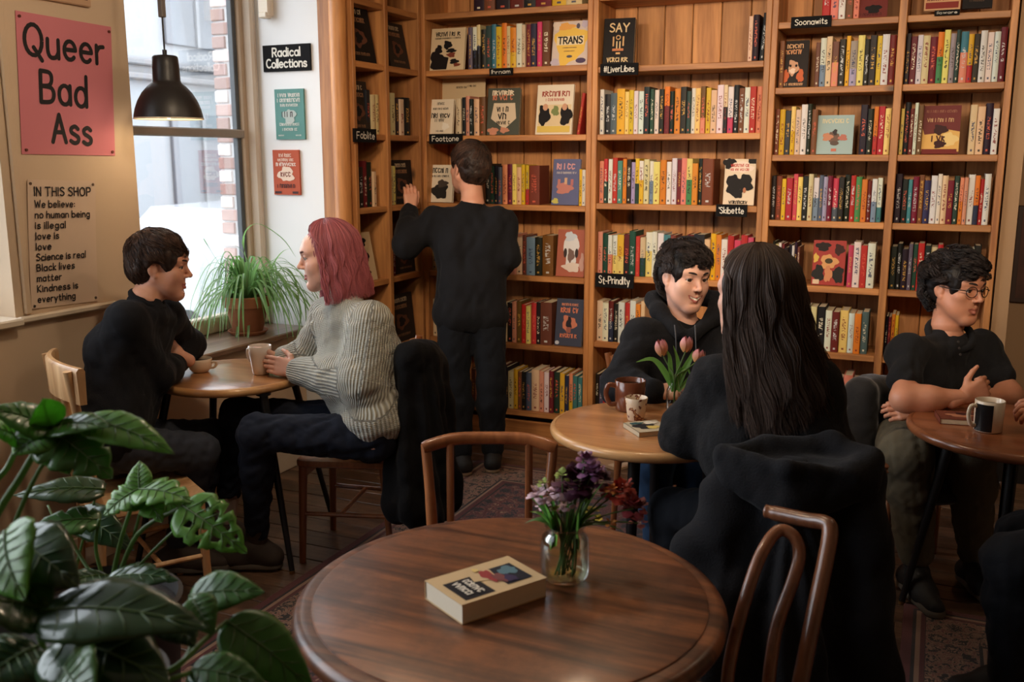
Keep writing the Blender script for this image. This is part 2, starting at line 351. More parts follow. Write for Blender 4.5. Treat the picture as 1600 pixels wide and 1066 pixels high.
# sash window
def sash(n, y0, y1, z0, z1, zm, fw=.075):
    w = MB()
    x0, x1 = XW-.03, XW+.03
    w.box((x0, y0, z0), (x1, y0+fw, z1), ch=.008); w.box((x0, y1-fw, z0), (x1, y1, z1), ch=.008)
    w.box((x0, y0, z0), (x1, y1, z0+.09), ch=.008); w.box((x0, y0, z1-fw), (x1, y1, z1), ch=.008)
    o = struct('window_%d' % n, w, M['frame_paint'], 'tall sash window with a painted frame')
    r = MB(); r.box((XW-.025, y0+fw, zm-.022), (XW+.04, y1-fw, zm+.022), ch=.006); r.build('meeting_rail', mat('rail_paint%d' % n, srgb(150, 138, 126), .5), o)
    for (a, c) in ((z0+.09, zm-.022), (zm+.022, z1-fw)):
        g = MB(); g.box((XW-.008, y0+fw, a), (XW-.004, y1-fw, c)); g.build('pane', M['glass'], o)
    s2 = MB(); s2.box((XW-.02, y1-fw-.03, z0+.09), (XW+.015, y1-fw, z1-fw), ch=.004); s2.build('side_bead', M['side_dark'], o)
    return o
M['side_dark'] = mat('sash_bead_paint', srgb(78, 82, 86), .5)
sash(1, 3.185, YR-.005, .765, 2.95, 1.80)
sash(2, -.85, 2.49, 1.085, 3.05, 2.0)
b = MB(); b.box((XW-.03, YR-.045, .77), (XW+.09, YR-.004, 2.95), ch=.012); struct('trim_4', b, M['frame_paint'], 'tan casing beside the white wall')
# ------------------------------------------------------------------ outside the window
M['street'] = mat('street', srgb(104,105,106), .9); M['facade'] = mat('pale_facade', srgb(126,128,131), .9, noise=.04, nscale=1)
b = MB(); b.box((-30, -14, -.5), (-3.9, 34, -.38)); st = struct('street_ground', b, M['street'], 'pale pavement outside the window'); 
fac = empty('street_building', (-10.5, 13, -.4)); tag(fac, 'pale building across the street seen through the window', 'building')
b = MB(); b.box((-12, 8.2, -.4), (-10.5, 20, 6.5)); b.build('wall', M['facade'], fac)
for i in range(4):
    yy = 8.6+i*2.7
    for z0, z1 in ((.5, 2.3), (3.3, 5.0)):
        b = MB(); b.box((-10.5, yy, z0), (-10.44, yy+1.3, z1), ch=.01); w_ = b.build('window', mat('facade_window', srgb(88,92,98), .3), fac)
        for k in range(1, 2):
            b = MB(); b.box((-10.44, yy+.62, z0), (-10.41, yy+.68, z1)); b.build('mullion', M['facade'], w_)
for z in (2.75, 2.95, 5.4):
    b = MB(); b.box((-10.5, 8.2, z), (-10.36, 20, z+.09), ch=.02); b.build('cornice', mat('cornice_stone', srgb(104,104,106), .9), fac)
# brick jamb of the neighbouring house, brick by brick
bj = empty('brick_pier', (-3.88, 4.9, -.4)); tag(bj, 'whitewashed brick pier just outside the window', 'brick pier')
b = MB(); b.box((-3.95, 4.66, -.4), (-3.802, 5.2, 3.4)); b.build('mortar', mat('mortar', srgb(205, 205, 206), .95), bj)
BR = [mat('brick_a', srgb(176, 150, 144), .9, noise=.1, nscale=20), mat('brick_b', srgb(205, 190, 186), .9, noise=.08, nscale=20), mat('brick_c', srgb(152, 126, 120), .9, noise=.1, nscale=20), mat('brick_d', srgb(214, 206, 204), .9)]
bm_ = []
for m_ in BR:
    q = MB(); q.box((0, 0, 0), (.215, .02, .066), ch=.005); o = q.build('brick', m_, bj); bm_.append(o.data); bpy.data.objects.remove(o)
for r in range(34):
    o = bpy.data.objects.new('brick', bm_[_rnd.choice((0, 0, 1, 2, 3, 2))]); COL.objects.link(o); o.parent = bj
    o.matrix_parent_inverse = Matrix.Translation(bj.location).inverted(); o.scale = (.6 if r % 2 else .42, 1, 1); o.location = (-3.955, 4.645, .3+r*.077)
# parked car
car = empty('parked_car', (-7.4, 8.4, -.38)); tag(car, 'white parked car seen through the window', 'car')
b = MB()
prof = [(-2.1, .25), (-2.15, .7), (-1.4, .92), (-.6, 1.0), (.1, 1.5), (1.3, 1.52), (1.9, 1.0), (2.15, .95), (2.15, .3)]
vs = [(x_, y_-.38+0, s_) for s_ in (-.85, .85) for x_, y_ in prof]
vs2 = [(-7.4+s_, 8.4+x_, y_) for (x_, y_, s_) in vs]; n_ = len(prof)
b.add(vs2, [tuple(range(n_)), tuple(range(2*n_-1, n_-1, -1))]+[(i, n_+i, n_+(i+1) % n_, (i+1) % n_) for i in range(n_)])
b.build('body', mat('car_paint', srgb(150, 153, 158), .25, coat=.5), car)
for s_ in (-.86, .86):
    b = MB(); w4 = [(-.45, .66), (.18, 1.08), (1.2, 1.1), (1.65, .66)]
    b.add([(-7.4+s_, 8.4+x_, y_) for x_, y_ in w4], [(0, 1, 2, 3)]); b.build('side_window', mat('car_glass', srgb(88, 92, 98), .1), car)
    for wx in (-1.35, 1.35):
        b = MB(); b.tube([(-7.4+s_*.9, 8.4+wx, -.07), (-7.4+s_*1.02, 8.4+wx, -.07)], .31, 20); b.build('wheel', mat('tyre', srgb(50, 50, 52), .8), car)
# ------------------------------------------------------------------ rugs
def rugmat(name, x0, x1, y0, y1):
    m, N, L, p = newmat(name); p.inputs['Roughness'].default_value = .95; p.inputs['Sheen Weight'].default_value = .2
    tc = N.new('ShaderNodeTexCoord'); sp = N.new('ShaderNodeSeparateXYZ'); L.new(tc.outputs['Object'], sp.inputs[0])
    def mth(op, a, b=None, c=None):
        n = N.new('ShaderNodeMath'); n.operation = op
        for i, v in enumerate((a, b, c)):
            if v is None: continue
            if isinstance(v, (int, float)): n.inputs[i].default_value = v
            else: L.new(v, n.inputs[i])
        return n.outputs[0]
    X, Y = sp.outputs[0], sp.outputs[1]
    dx = mth('MINIMUM', mth('SUBTRACT', X, x0), mth('SUBTRACT', x1, X)); dy = mth('MINIMUM', mth('SUBTRACT', Y, y0), mth('SUBTRACT', y1, Y))
    d = mth('MINIMUM', dx, dy)
    v = N.new('ShaderNodeTexVoronoi'); v.inputs['Scale'].default_value = 13; v.inputs['Randomness'].default_value = .55; L.new(tc.outputs['Object'], v.inputs['Vector'])
    nz = N.new('ShaderNodeTexNoise'); nz.inputs['Scale'].default_value = 34; nz.inputs['Detail'].default_value = 3; nz.inputs['Distortion'].default_value = 2.2; L.new(tc.outputs['Object'], nz.inputs['Vector'])
    pat = mth('ADD', mth('MULTIPLY', v.outputs['Distance'], .55), mth('MULTIPLY', nz.outputs['Fac'], .62))
    def ramp(cols, src):
        r = N.new('ShaderNodeValToRGB'); r.color_ramp.interpolation = 'CONSTANT'; e = r.color_ramp.elements
        while len(e) < len(cols): e.new(.5)
        for i, (ps, c) in enumerate(cols): e[i].position = ps; e[i].color = c
        L.new(src, r.inputs['Fac']); return r.outputs[0]
    RD, NV, CR, BK, RS = srgb(84, 32, 32), srgb(36, 29, 38), srgb(140, 112, 92), srgb(24, 19, 20), srgb(112, 66, 60)
    field = ramp([(0, BK), (.42, NV), (.52, RS), (.58, RD), (.7, CR), (.76, BK)], pat)
    border = ramp([(0, CR), (.40, BK), (.5, CR), (.56, RS), (.62, CR), (.68, BK)], pat)
    band = ramp([(0, RD), (.035, BK), (.045, CR), (.06, RD), (.075, BK)], d)
    def mixc(f, a, b):
        n = N.new('ShaderNodeMix'); n.data_type = 'RGBA'; L.new(f, n.inputs[0]); L.new(a, n.inputs[6]); L.new(b, n.inputs[7]); return n.outputs[2]
    c1 = mixc(mth('GREATER_THAN', d, .08), band, border)
    c2 = mixc(mth('GREATER_THAN', d, .25), c1, ramp([(0, BK), (.26, CR), (.27, RD), (.30, BK)], d))
    c3 = mixc(mth('GREATER_THAN', d, .31), c2, field)
    L.new(c3, p.inputs['Base Color'])
    bp = N.new('ShaderNodeBump'); bp.inputs['Strength'].default_value = .4; bp.inputs['Distance'].default_value = .004
    n2 = N.new('ShaderNodeTexNoise'); n2.inputs['Scale'].default_value = 400; L.new(tc.outputs['Object'], n2.inputs['Vector']); L.new(n2.outputs['Fac'], bp.inputs['Height']); L.new(bp.outputs[0], p.inputs['Normal'])
    return m
def rug(name, x0, x1, y0, y1, label):
    b = MB(); b.box((x0, y0, .0005), (x1, y1, .009), ch=.003); o = b.build(name, rugmat(name, x0, x1, y0, y1)); tag(o, label, 'rug')
    return o
rug('persian_rug', -2.25, -.12, 1.2, 4.66, 'worn dark red patterned rug under the large round table')
rug('persian_rug', .0, 1.7, 1.0, 3.72, 'dark patterned rug at the far right under the seated knee')
# ------------------------------------------------------------------ bookcases
ZA = [2.485, 2.17, 1.80, 1.41, 1.005, .60, .195]
ZB = [2.525, 2.155, 1.80, 1.428, 1.03, .65, .25]
ZCc = [2.335, 2.02, 1.69, 1.36, 1.03, .69, .345]
ST = .032
def bookcase(name, label, lo, hi, zs, axis, front, depth, inner=(), ztop=2.95):
    """axis 0: runs along X, faces -Y; axis 1: runs along Y, faces +X"""
    sgn = 1 if axis == 0 else -1
    def P(t, dep, z): return (t, front+dep, z) if axis == 0 else (front-dep, t, z)
    org = P((lo+hi)/2, depth/2, 0); root = empty(name, org); tag(root, label, 'bookcase', 'tall pine bookcases')
    def board(nm, t0, t1, d0, d1, z0, z1, m, ch=.003):
        b = MB(); b.box(P(t0, d0, z0), P(t1, d1, z1), ch=ch); return b.build(nm, m, root)
    pw = .03
    board('side_panel', lo, lo+pw, 0, depth, .0, ztop, M['pine_z']); board('side_panel', hi-pw, hi, 0, depth, .0, ztop, M['pine_z'])
    for t in inner: board('divider', t-.018, t+.018, -.004, depth, .08, ztop, M['pine_z'])
    edges = [lo+pw]+[q for t in inner for q in (t-.018, t+.018)]+[hi-pw]
    gx = M['pine_x'] if axis == 0 else M['pine_y']
    for k in range(0, len(edges), 2):
        for z in (zs if not isinstance(zs[0], list) else zs[k//2]):
            board('shelf', edges[k]+.0005, edges[k+1]-.0005, .006, depth-.012, z-ST, z, gx)
    board('plinth', lo+pw, hi-pw, .02, .045, 0, .13, gx)
    # back boards, each its own
    n = max(2, round((hi-lo)/.165)); ww = (hi-lo)/n
    for i in range(n): board('back_board', lo+i*ww+.002, lo+(i+1)*ww-.002, depth-.012, depth, .05, ztop, M['back_pine'], .004)
    board('crown_board', lo, hi, -.02, depth, ztop, ztop+.06, gx)
    return root
DEP = .31
bookcase('bookcase', 'pine bookcase in the corner behind the standing person', -2.81, -1.756, ZA, 0, YB, DEP)
bookcase('bookcase', 'middle pine bookcase with the black SAY book on top', -1.755, -.819, ZB, 0, YB, DEP)
bookcase('bookcase', 'right pine bookcase with two narrow columns of shelves', -.818, .275, ZCc, 0, YB, DEP, inner=(-.212,))
bookcase('bookcase', 'short return bookcase beside the white wall', 4.347, 5.075, ZA, 1, -2.80, .285, inner=(4.685,))
b = MB(); b.box((-2.984, 4.312, 0), (-2.90, 4.345, 2.95), ch=.004); b.build('bookcase_end_trim', M['pine_z']); tag(bpy.data.objects['bookcase_end_trim'], 'narrow brown wooden strip between white wall and bookcase', 'wooden strip')
b = MB(); b.tube([(-2.852, 4.300, 0), (-2.852, 4.300, 2.95)], .044, 20); o = b.build('bookcase_post', M['pine_z'], smooth=True, auto=40); tag(o, 'rounded pine post at the end of the corner bookcase', 'post')
# ------------------------------------------------------------------ books
CC = {'w': ('white', (206, 202, 194)), 'c': ('cream', (204, 180, 142)), 'y': ('yellow', (206, 164, 40)), 'l': ('pale yellow', (214, 192, 110)), 'o': ('orange', (204, 118, 40)), 'r': ('red', (168, 44, 40)),
      'm': ('maroon', (100, 30, 36)), 'p': ('pink', (186, 62, 92)), 'k': ('black', (30, 27, 28)), 'n': ('navy', (38, 44, 66)), 'g': ('dark green', (34, 60, 52)), 'G': ('green', (64, 124, 76)), 't': ('teal', (62, 116, 120)),
      'b': ('brown', (104, 62, 38)), 'B': ('blue-grey', (112, 130, 150)), 'e': ('grey', (140, 134, 132)), 's': ('slate', (78, 86, 96)), 'v': ('lavender', (158, 148, 176)), 'i': ('salmon', (206, 128, 104))}
def lin(c): return srgb(*c)
def spinemat():
    m, N, L, p = newmat('book_spine'); p.inputs['Roughness'].default_value = .5; p.inputs['Specular IOR Level'].default_value = .22
    oi = N.new('ShaderNodeObjectInfo'); uv = N.new('ShaderNodeUVMap'); uv.uv_map = 'UVMap'; sp = N.new('ShaderNodeSeparateXYZ'); L.new(uv.outputs[0], sp.inputs[0])
    a2 = N.new('ShaderNodeAttribute'); a2.attribute_type = 'OBJECT'; a2.attribute_name = 'tone_two'
    a3 = N.new('ShaderNodeAttribute'); a3.attribute_type = 'OBJECT'; a3.attribute_name = 'split'
    a4 = N.new('ShaderNodeAttribute'); a4.attribute_type = 'OBJECT'; a4.attribute_name = 'ink'
    def mth(op, a, b=None):
        n = N.new('ShaderNodeMath'); n.operation = op
        for i, v in enumerate((a, b)):
            if v is None: continue
            if isinstance(v, (int, float)): n.inputs[i].default_value = v
            else: L.new(v, n.inputs[i])
        return n.outputs[0]
    def mixc(f, a, b):
        n = N.new('ShaderNodeMix'); n.data_type = 'RGBA'; L.new(f, n.inputs[0]); L.new(a, n.inputs[6]); L.new(b, n.inputs[7]); return n.outputs[2]
    U, V, S = sp.outputs[0], sp.outputs[1], sp.outputs[2]
    base = mixc(mth('LESS_THAN', V, a3.outputs['Fac']), oi.outputs['Color'], a2.outputs['Color'])
    # title marks
    rnd = oi.outputs['Random']
    cb = N.new('ShaderNodeCombineXYZ'); L.new(mth('MULTIPLY', U, 2.2), cb.inputs[0]); L.new(mth('ADD', mth('MULTIPLY', V, 26), mth('MULTIPLY', rnd, 91)), cb.inputs[1]); L.new(mth('MULTIPLY', rnd, 53), cb.inputs[2])
    nz = N.new('ShaderNodeTexNoise'); nz.inputs['Scale'].default_value = 1.6; nz.inputs['Detail'].default_value = 2; L.new(cb.outputs[0], nz.inputs['Vector'])
    ink = mth('GREATER_THAN', nz.outputs['Fac'], .53)
    lo = mth('ADD', mth('MULTIPLY', rnd, .18), .22); hi = mth('ADD', mth('MULTIPLY', mth('FRACT', mth('MULTIPLY', rnd, 7.3)), .22), .66)
    inb = mth('MULTIPLY', mth('GREATER_THAN', V, lo), mth('LESS_THAN', V, hi))
    inu = mth('MULTIPLY', mth('GREATER_THAN', U, .27), mth('LESS_THAN', U, .73))
    logo = mth('MULTIPLY', mth('MULTIPLY', mth('GREATER_THAN', V, .06), mth('LESS_THAN', V, .105)), mth('MULTIPLY', mth('GREATER_THAN', U, .36), mth('LESS_THAN', U, .64)))
    f = mth('MAXIMUM', mth('MULTIPLY', mth('MULTIPLY', inb, inu), ink), logo)
    # only on the spine face
    sf = N.new('ShaderNodeAttribute'); sf.attribute_name = 'spine_face'
    f = mth('MULTIPLY', mth('MULTIPLY', f, sf.outputs['Fac']), .9)
    L.new(mixc(f, base, a4.outputs['Color']), p.inputs['Base Color'])
    return m
M['spine'] = spinemat()
def bookmesh(round_):
    """unit book: x across the spine 0..1, y depth 0..1 (spine at y=0), z 0..1"""
    me = bpy.data.meshes.new('book'); n = 5; vs = []; fs = []; uvs = []; sf = []; ms = []
    prof = [(0, .03)] + [(.5-.5*math.cos(math.pi*(i+.5)/n) if False else (i+.5)/n, .03*(1-math.sin(math.pi*(i+.5)/n))*round_) for i in range(n)] + [(1, .03)]
    prof = [(0, 1)] + prof + [(1, 1)]
    m = len(prof)
    for z in (0, 1): vs += [(x, y, z) for x, y in prof]
    for i in range(m-1):
        fs.append((i, i+1, m+i+1, m+i)); s = 1 if 1 <= i <= m-3 else 0
        u0, u1 = prof[i][0], prof[i+1][0]; uvs.append([(u0, 0), (u1, 0), (u1, 1), (u0, 1)]); sf.append(s); ms.append(0)
    # page block top, bottom and fore edge, set in from the covers
    a, c = .12, .88; b = len(vs)
    for z in (.015, .985): vs += [(a, .05, z), (c, .05, z), (c, .97, z), (a, .97, z)]
    for q in ((b+4, b+5, b+6, b+7), (b+3, b+2, b+1, b+0), (b+2, b+3, b+7, b+6)): fs.append(q); uvs.append([(0, 0)]*4); sf.append(0); ms.append(1)
    # cover thickness rims on top and bottom
    for zz, fl in ((1, 0), (0, 1)):
        o = m if zz else 0; zi = b+4 if zz else b
        for q, e in (((o, zi, zi+3), 0), ((o+m-1, zi+2, zi+1), 0)):
            pass
        r1 = [o+0, o+1, zi+0, zi+3]; r2 = [o+m-2, o+m-1, zi+2, zi+1]; r3 = [o+i for i in range(1, m-1)]+[zi+1, zi+0]
        for r in (r1, r2, r3):
            r = r if not fl else r[::-1]; fs.append(tuple(r)); uvs.append([(0, .5)]*len(r)); sf.append(0); ms.append(0)
    me.from_pydata(vs, [], fs); me.materials.append(M['spine']); me.materials.append(M['pages'])
    l = me.uv_layers.new(name='UVMap'); k = 0
    for u in uvs:
        for q in u: l.data[k].uv = q; k += 1
    at_ = me.attributes.new('spine_face', 'FLOAT', 'FACE'); at_.data.foreach_set('value', [float(s) for s in sf])
    me.polygons.foreach_set('material_index', ms); me.update(); return me
BM_ = [bookmesh(1.0), bookmesh(.35)]
ORD = lambda n: '%d%s' % (n, 'th' if 10 <= n % 100 <= 20 else {1: 'st', 2: 'nd', 3: 'rd'}.get(n % 10, 'th'))
_count = {}
def place_books(codes, lo, hi, z, axis, front, row, case, hmax, dpt=.17, lean=0, hr=(.86, 1.0)):
    """row of spines between lo and hi (world coordinate along the shelf)"""
    toks = codes.split(); rnd = random.Random(row+case+codes)
    ws = [rnd.uniform(.75, 1.25)*(1.9 if 'W' in t else 1) for t in toks]; S = sum(ws); x = lo
    for t, w in zip(toks, ws):
        w = w/S*(hi-lo); t = t.replace('W', '')
        c1 = CC[t[0]]; c2 = CC[t[1]] if len(t) > 1 else c1
        o = bpy.data.objects.new('book', BM_[rnd.random() < .5]); COL.objects.link(o)
        h = hmax*rnd.uniform(*hr); dd = dpt*rnd.uniform(.85, 1.08); gap = rnd.uniform(.0006, .002)
        col = [max(0, min(255, v+rnd.uniform(-10, 10))) for v in c1[1]]
        o.color = lin(col); o['tone_two'] = list(lin(c2[1]))[:3]; o['split'] = rnd.uniform(.3, .6) if len(t) > 1 else 0.0
        lum = sum(c1[1])/3
        o['ink'] = list(lin(rnd.choice([(40, 34, 34), (120, 40, 36), (50, 60, 90)]) if lum > 120 else rnd.choice([(215, 205, 180), (196, 150, 70), (200, 90, 70), (190, 190, 190)])))[:3]
        ln = lean if not isinstance(lean, tuple) else rnd.uniform(*lean); off = .028+rnd.uniform(0, .014)
        if axis == 0:
            o.location = (x, front+off, z+.0006+max(0, math.sin(ln)*0)); o.rotation_euler = (0, ln, 0); o.scale = (w-gap, dd, h)
            if ln < 0: o.location.z += abs(math.sin(ln))*(w-gap)*0
            if ln > 0: o.location.z += math.sin(ln)*(w-gap)
        else:
            o.location = (front-off, x, z+.0006); o.rotation_euler = (0, 0, math.pi/2); o.scale = (w-gap, dd, h)
            if ln: o.rotation_euler = (ln, 0, math.pi/2); 
            if ln > 0: o.location.z += math.sin(ln)*(w-gap)
        k = _count[(row, case)] = _count.get((row, case), 0)+1
        nm = c1[0] if len(t) == 1 else c1[0]+'-and-'+c2[0]
        tag(o, '%s book, %s spine on %s, %s' % (nm, ORD(k), row, case), 'book', 'spine-out books on the shelves')
        x += w
LIM = {'corner bookcase': (-2.775, -1.79), 'middle bookcase': (-1.72, -.853), 'left column of right bookcase': (-.784, -.234), 'right column of right bookcase': (-.19, .241)}
def rowpx(codes, x0, x1, z, row, case, hmax, **k):
    f = YB+.03; lim = LIM[case]; place_books(codes, max(lim[0], aty(x0, 300, f)[0]), min(lim[1], aty(x1, 300, f)[0]), z, 0, YB, row, case, hmax, **k)
cA, cB, cC, cD = 'corner bookcase', 'middle bookcase', 'left column of right bookcase', 'right column of right bookcase'
rowpx('k b k m k m y c', 742, 905, ZA[0], 'shelf above the TRANS book', cA, .24)
rowpx('s wk ck k g t y o c oy w c m n p bW', 732, 857, ZA[1], 'shelf with the TRANS book', cA, .245)
rowpx('c k i k c b', 713, 758, ZA[2], 'shelf below the TRANS book', cA, .235)
rowpx('r', 899, 904, ZA[2], 'shelf below the TRANS book', cA, .235, lean=.14)
rowpx('k g k s i m l c y yr bW', 757, 842, ZA[3], 'shelf with the blue book', cA, .235)
rowpx('y w', 904, 915, ZA[3], 'shelf with the blue book', cA, .22)
rowpx('c', 668, 680, ZA[4], 'shelf at elbow height', cA, .24)
rowpx('i c b BW k bW', 795, 864, ZA[4], 'shelf at elbow height', cA, .24)
rowpx('c', 669, 680, ZA[5], 'second lowest shelf', cA, .24)
rowpx('c k i b r l r k bW', 785, 863, ZA[5], 'second lowest shelf', cA, .255)
rowpx('b i', 733, 746, ZA[6], 'lowest shelf', cA, .25)
rowpx('c b k c y b k s cW i w m g y n iy t t', 773, 913, ZA[6], 'lowest shelf', cA, .26)
rowpx('c k', 1158, 1174, ZB[1], 'shelf with the SAY book', cB, .24)
rowpx('k', 1176, 1185, ZB[1], 'shelf with the SAY book', cB, .25, lean=.06)
rowpx('w k s yW l y w w k g w k om k o k g w l bi y c w ck wp k b w r i', 933, 1186, ZB[2], 'shelf below the SAY book', cB, .245)
rowpx('i rg w r t o k v yg wy c wB l o w w m i lG o k bW', 932, 1114, ZB[3], 'third shelf down', cB, .25)
rowpx('i g wi wl yl mk g r cg wl w w t bk e y m kW c y o w r p r p', 930, 1181, ZB[4], 'fourth shelf down', cB, .25)
rowpx('c w mn k w r w o c', 929, 1012, ZB[5], 'fifth shelf down', cB, .245)
rowpx('k s r g w', 927, 968, ZB[6], 'lowest shelf', cB, .22)
rowpx('r i w b i', 1268, 1324, ZCc[0], 'highest shelf', cC, .22)
rowpx('b', 1207, 1215, ZCc[1], 'second shelf down', cC, .235)
rowpx('b wB c bi k y ev l k k y w m', 1262, 1389, ZCc[1], 'second shelf down', cC, .24)
rowpx('b y n ly c w k b', 1203, 1271, ZCc[2], 'third shelf down', cC, .25)
rowpx('k k or r l', 1337, 1386, ZCc[2], 'third shelf down', cC, .24)
rowpx('k b y r p l k c wB s v m ps k k r G o m wB wt', 1199, 1379, ZCc[3], 'fourth shelf down', cC, .235)
rowpx('c k c w m k k w k b', 1197, 1256, ZCc[4], 'fifth shelf down', cC, .22)
rowpx('p w r w', 1332, 1375, ZCc[4], 'fifth shelf down', cC, .235)
rowpx('k k c k w m l w o s', 1258, 1372, ZCc[5], 'sixth shelf down', cC, .235)
rowpx('w m i w', 1305, 1366, ZCc[6], 'lowest shelf in view', cC, .23)
rowpx('k m w c m oG l e g ti yr k w w w m', 1397, 1556, ZCc[1], 'second shelf down', cD, .245)
rowpx('l k m w b', 1391, 1434, ZCc[2], 'third shelf down', cD, .25)
rowpx('c c k w', 1506, 1552, ZCc[2], 'third shelf down', cD, .24)
rowpx('k k t m b n w w c m g io i w on r w', 1385, 1548, ZCc[3], 'fourth shelf down', cD, .24)
rowpx('k k k s g r k c r k m c b w k', 1381, 1543, ZCc[4], 'fifth shelf down', cD, .235)
rowpx('k m o y', 1376, 1420, ZCc[5], 'sixth shelf down', cD, .23)
cL1, cL2 = 'near column of return bookcase', 'far column of return bookcase'
def rowL(codes, x0, x1, z, row, case, hmax, **k):
    f = -2.83; lo_, hi_ = (4.382, 4.662) if case.startswith('near') else (4.706, 5.04); sh = max(0, lo_-atx(x0, 300, f)[1]) if x0 < 560 or 600 < x0 < 620 else .04; place_books(codes, atx(x0, 300, f)[1]+sh, min(hi_, atx(x1, 300, f)[1]+sh), z, 1, -2.80, row, case, hmax, **k)
rowL('k c c', 572, 598, ZA[2], 'second shelf down', cL1, .24)
rowL('c k m k', 543, 572, ZA[3], 'third shelf down', cL1, .25)
rowL('c c', 573, 584, ZA[3], 'third shelf down', cL1, .22)
rowL('c', 605, 610, ZA[1], 'highest shelf', cL2, .24)
rowL('c c k c k', 607, 644, ZA[2], 'second shelf down', cL2, .23)
rowL('k c l', 607, 622, ZA[3], 'third shelf down', cL2, .245)
rowL('c m', 607, 618, ZA[4], 'fourth shelf down', cL2, .24)
# ------------------------------------------------------------------ posters, signs, lettering
_mc = {}
def cm(rgb, rough=.6):
    k = (tuple(rgb), rough)
    if k not in _mc: _mc[k] = mat('print_%d_%d_%d' % tuple(rgb), srgb(*rgb), max(rough, .5), spec=.2)
    return _mc[k]
def ellv(cx, cy, rx, ry, n=20, jit=0, seed=0):
    r = random.Random(seed); ph = [r.uniform(0, 6.28) for _ in range(4)]
    out = []
    for i in range(n):
        t = 2*math.pi*i/n; k = 1+jit*(math.sin(3*t+ph[0])+.7*math.sin(5*t+ph[1])+.5*math.sin(8*t+ph[2]))
        out.append(np.array([cx+rx*k*math.cos(t), cy+ry*k*math.sin(t)]))
    return out, [tuple(range(n))]
def scribble(cx, cy, w, h, seed, lw):
    """letter-like marks that spell nothing readable"""
    r = random.Random(seed); out = []; x = cx-w/2
    while x < cx+w/2-h*.3:
        lw_ = h*r.uniform(.35, .65); k = r.randint(0, 4)
        if k == 0: P = [(0, 0), (0, 1)]
        elif k == 1: P = [(0, 0), (.1, 1), (1, .9), (1, 0)]
        elif k == 2: P = [(1, .9), (.2, 1), (0, .4), (.4, 0), (1, .2)]
        elif k == 3: P = [(0, 1), (.5, 0), (1, 1)]
        else: P = [(0, 0), (0, 1), (.9, .8), (.2, .5), (1, 0)]
        R_ = [np.array([x+p[0]*lw_, cy-h/2+p[1]*h*r.uniform(.85, 1.05)]) for p in P]; out += [ribbon2([R_[i], R_[i+1]], lw) for i in range(len(R_)-1)]; x += lw_+h*.22
    return out
def print_design(design, O, U, V, N, w, h, parent, name='cover_print', off=.0012):
    """flat print: shapes in 0..1 cover coordinates, one mesh, one slot per ink"""
    mb = MB(); mats = []; layer = 0
    def slot(rgb):
        m = cm(rgb)
        if m not in mats: mats.append(m)
        return mats.index(m)
    for d in design:
        k = d[0]; layer += 1; of = off+layer*.0003; mi = slot(d[1])
        if k == 'rect': x, y, a, b_ = d[2:6]; sh = [([np.array(p) for p in ((x*w, y*h), ((x+a)*w, y*h), ((x+a)*w, (y+b_)*h), (x*w, (y+b_)*h))], [(0, 1, 2, 3)])]
        elif k == 'ell': sh = [ellv(d[2]*w, d[3]*h, d[4]*w, d[5]*h)]
        elif k == 'blob': sh = [ellv(d[2]*w, d[3]*h, d[4]*w, d[5]*h, 28, .14, d[6])]
        elif k == 'poly': sh = [([np.array([p[0]*w, p[1]*h]) for p in d[2]], [tuple(range(len(d[2])))])]
        elif k == 'scrib': sh = scribble(d[2]*w, d[3]*h, d[4]*w, d[5]*h, d[6], (d[7] if len(d) > 7 else .2)*d[5]*h)
        elif k == 'text':
            t, cx, cy, hh, lw = d[2:7]; sx = d[7] if len(d) > 7 else 1
            lettering(mb, t, np.asarray(O)+np.asarray(U)*cx*w+np.asarray(V)*cy*h, U, V, N, hh*h, lw*h, True, .2, of, mi, sx); continue
        put2d(mb, sh, O, U, V, N, of, mi)
    o = mb.build(name, mats, parent); o['kind'] = 'stuff'; return o
def sheet(name, label, cat, O, U, V, N, w, h, th, m, warp=0, group=None):
    """paper or board: a slab with its lower left front corner at O"""
    O, U, V, N = [np.asarray(a, float) for a in (O, U, V, N)]
    b = MB(); n = 8
    A = []
    for s in (0, 1):
        for i in range(n+1):
            for j in range(n+1):
                u, v = i/n, j/n; bend = warp*((2*u-1)**2*(2*v-1)**2)
                A.append(O+U*u*w+V*v*h+N*(bend-(th if s else 0)))
    k = (n+1)**2; fs = []
    for i in range(n):
        for j in range(n):
            a = i*(n+1)+j; fs.append((a, a+n+1, a+n+2, a+1)); fs.append((k+a, k+a+1, k+a+n+2, k+a+n+1))
    rim = [i*(n+1) for i in range(n+1)]+[n*(n+1)+j for j in range(1, n+1)]+[i*(n+1)+n for i in range(n-1, -1, -1)]+[j for j in range(n-1, 0, -1)]
    for i in range(len(rim)): p, q = rim[i], rim[(i+1) % len(rim)]; fs.append((p, k+p, k+q, q))
    b.add(A, fs); o = b.build(name, m); tag(o, label, cat, group); return o
def tacks(o, pts, N, m):
    for p in pts:
        b = MB(); b.tube([p, np.asarray(p)+np.asarray(N)*.006], .0055, 10); b.build('tack', m, o)
NX = np.array([1., 0, 0]); UY = np.array([0, 1., 0]); VZ = ZZ
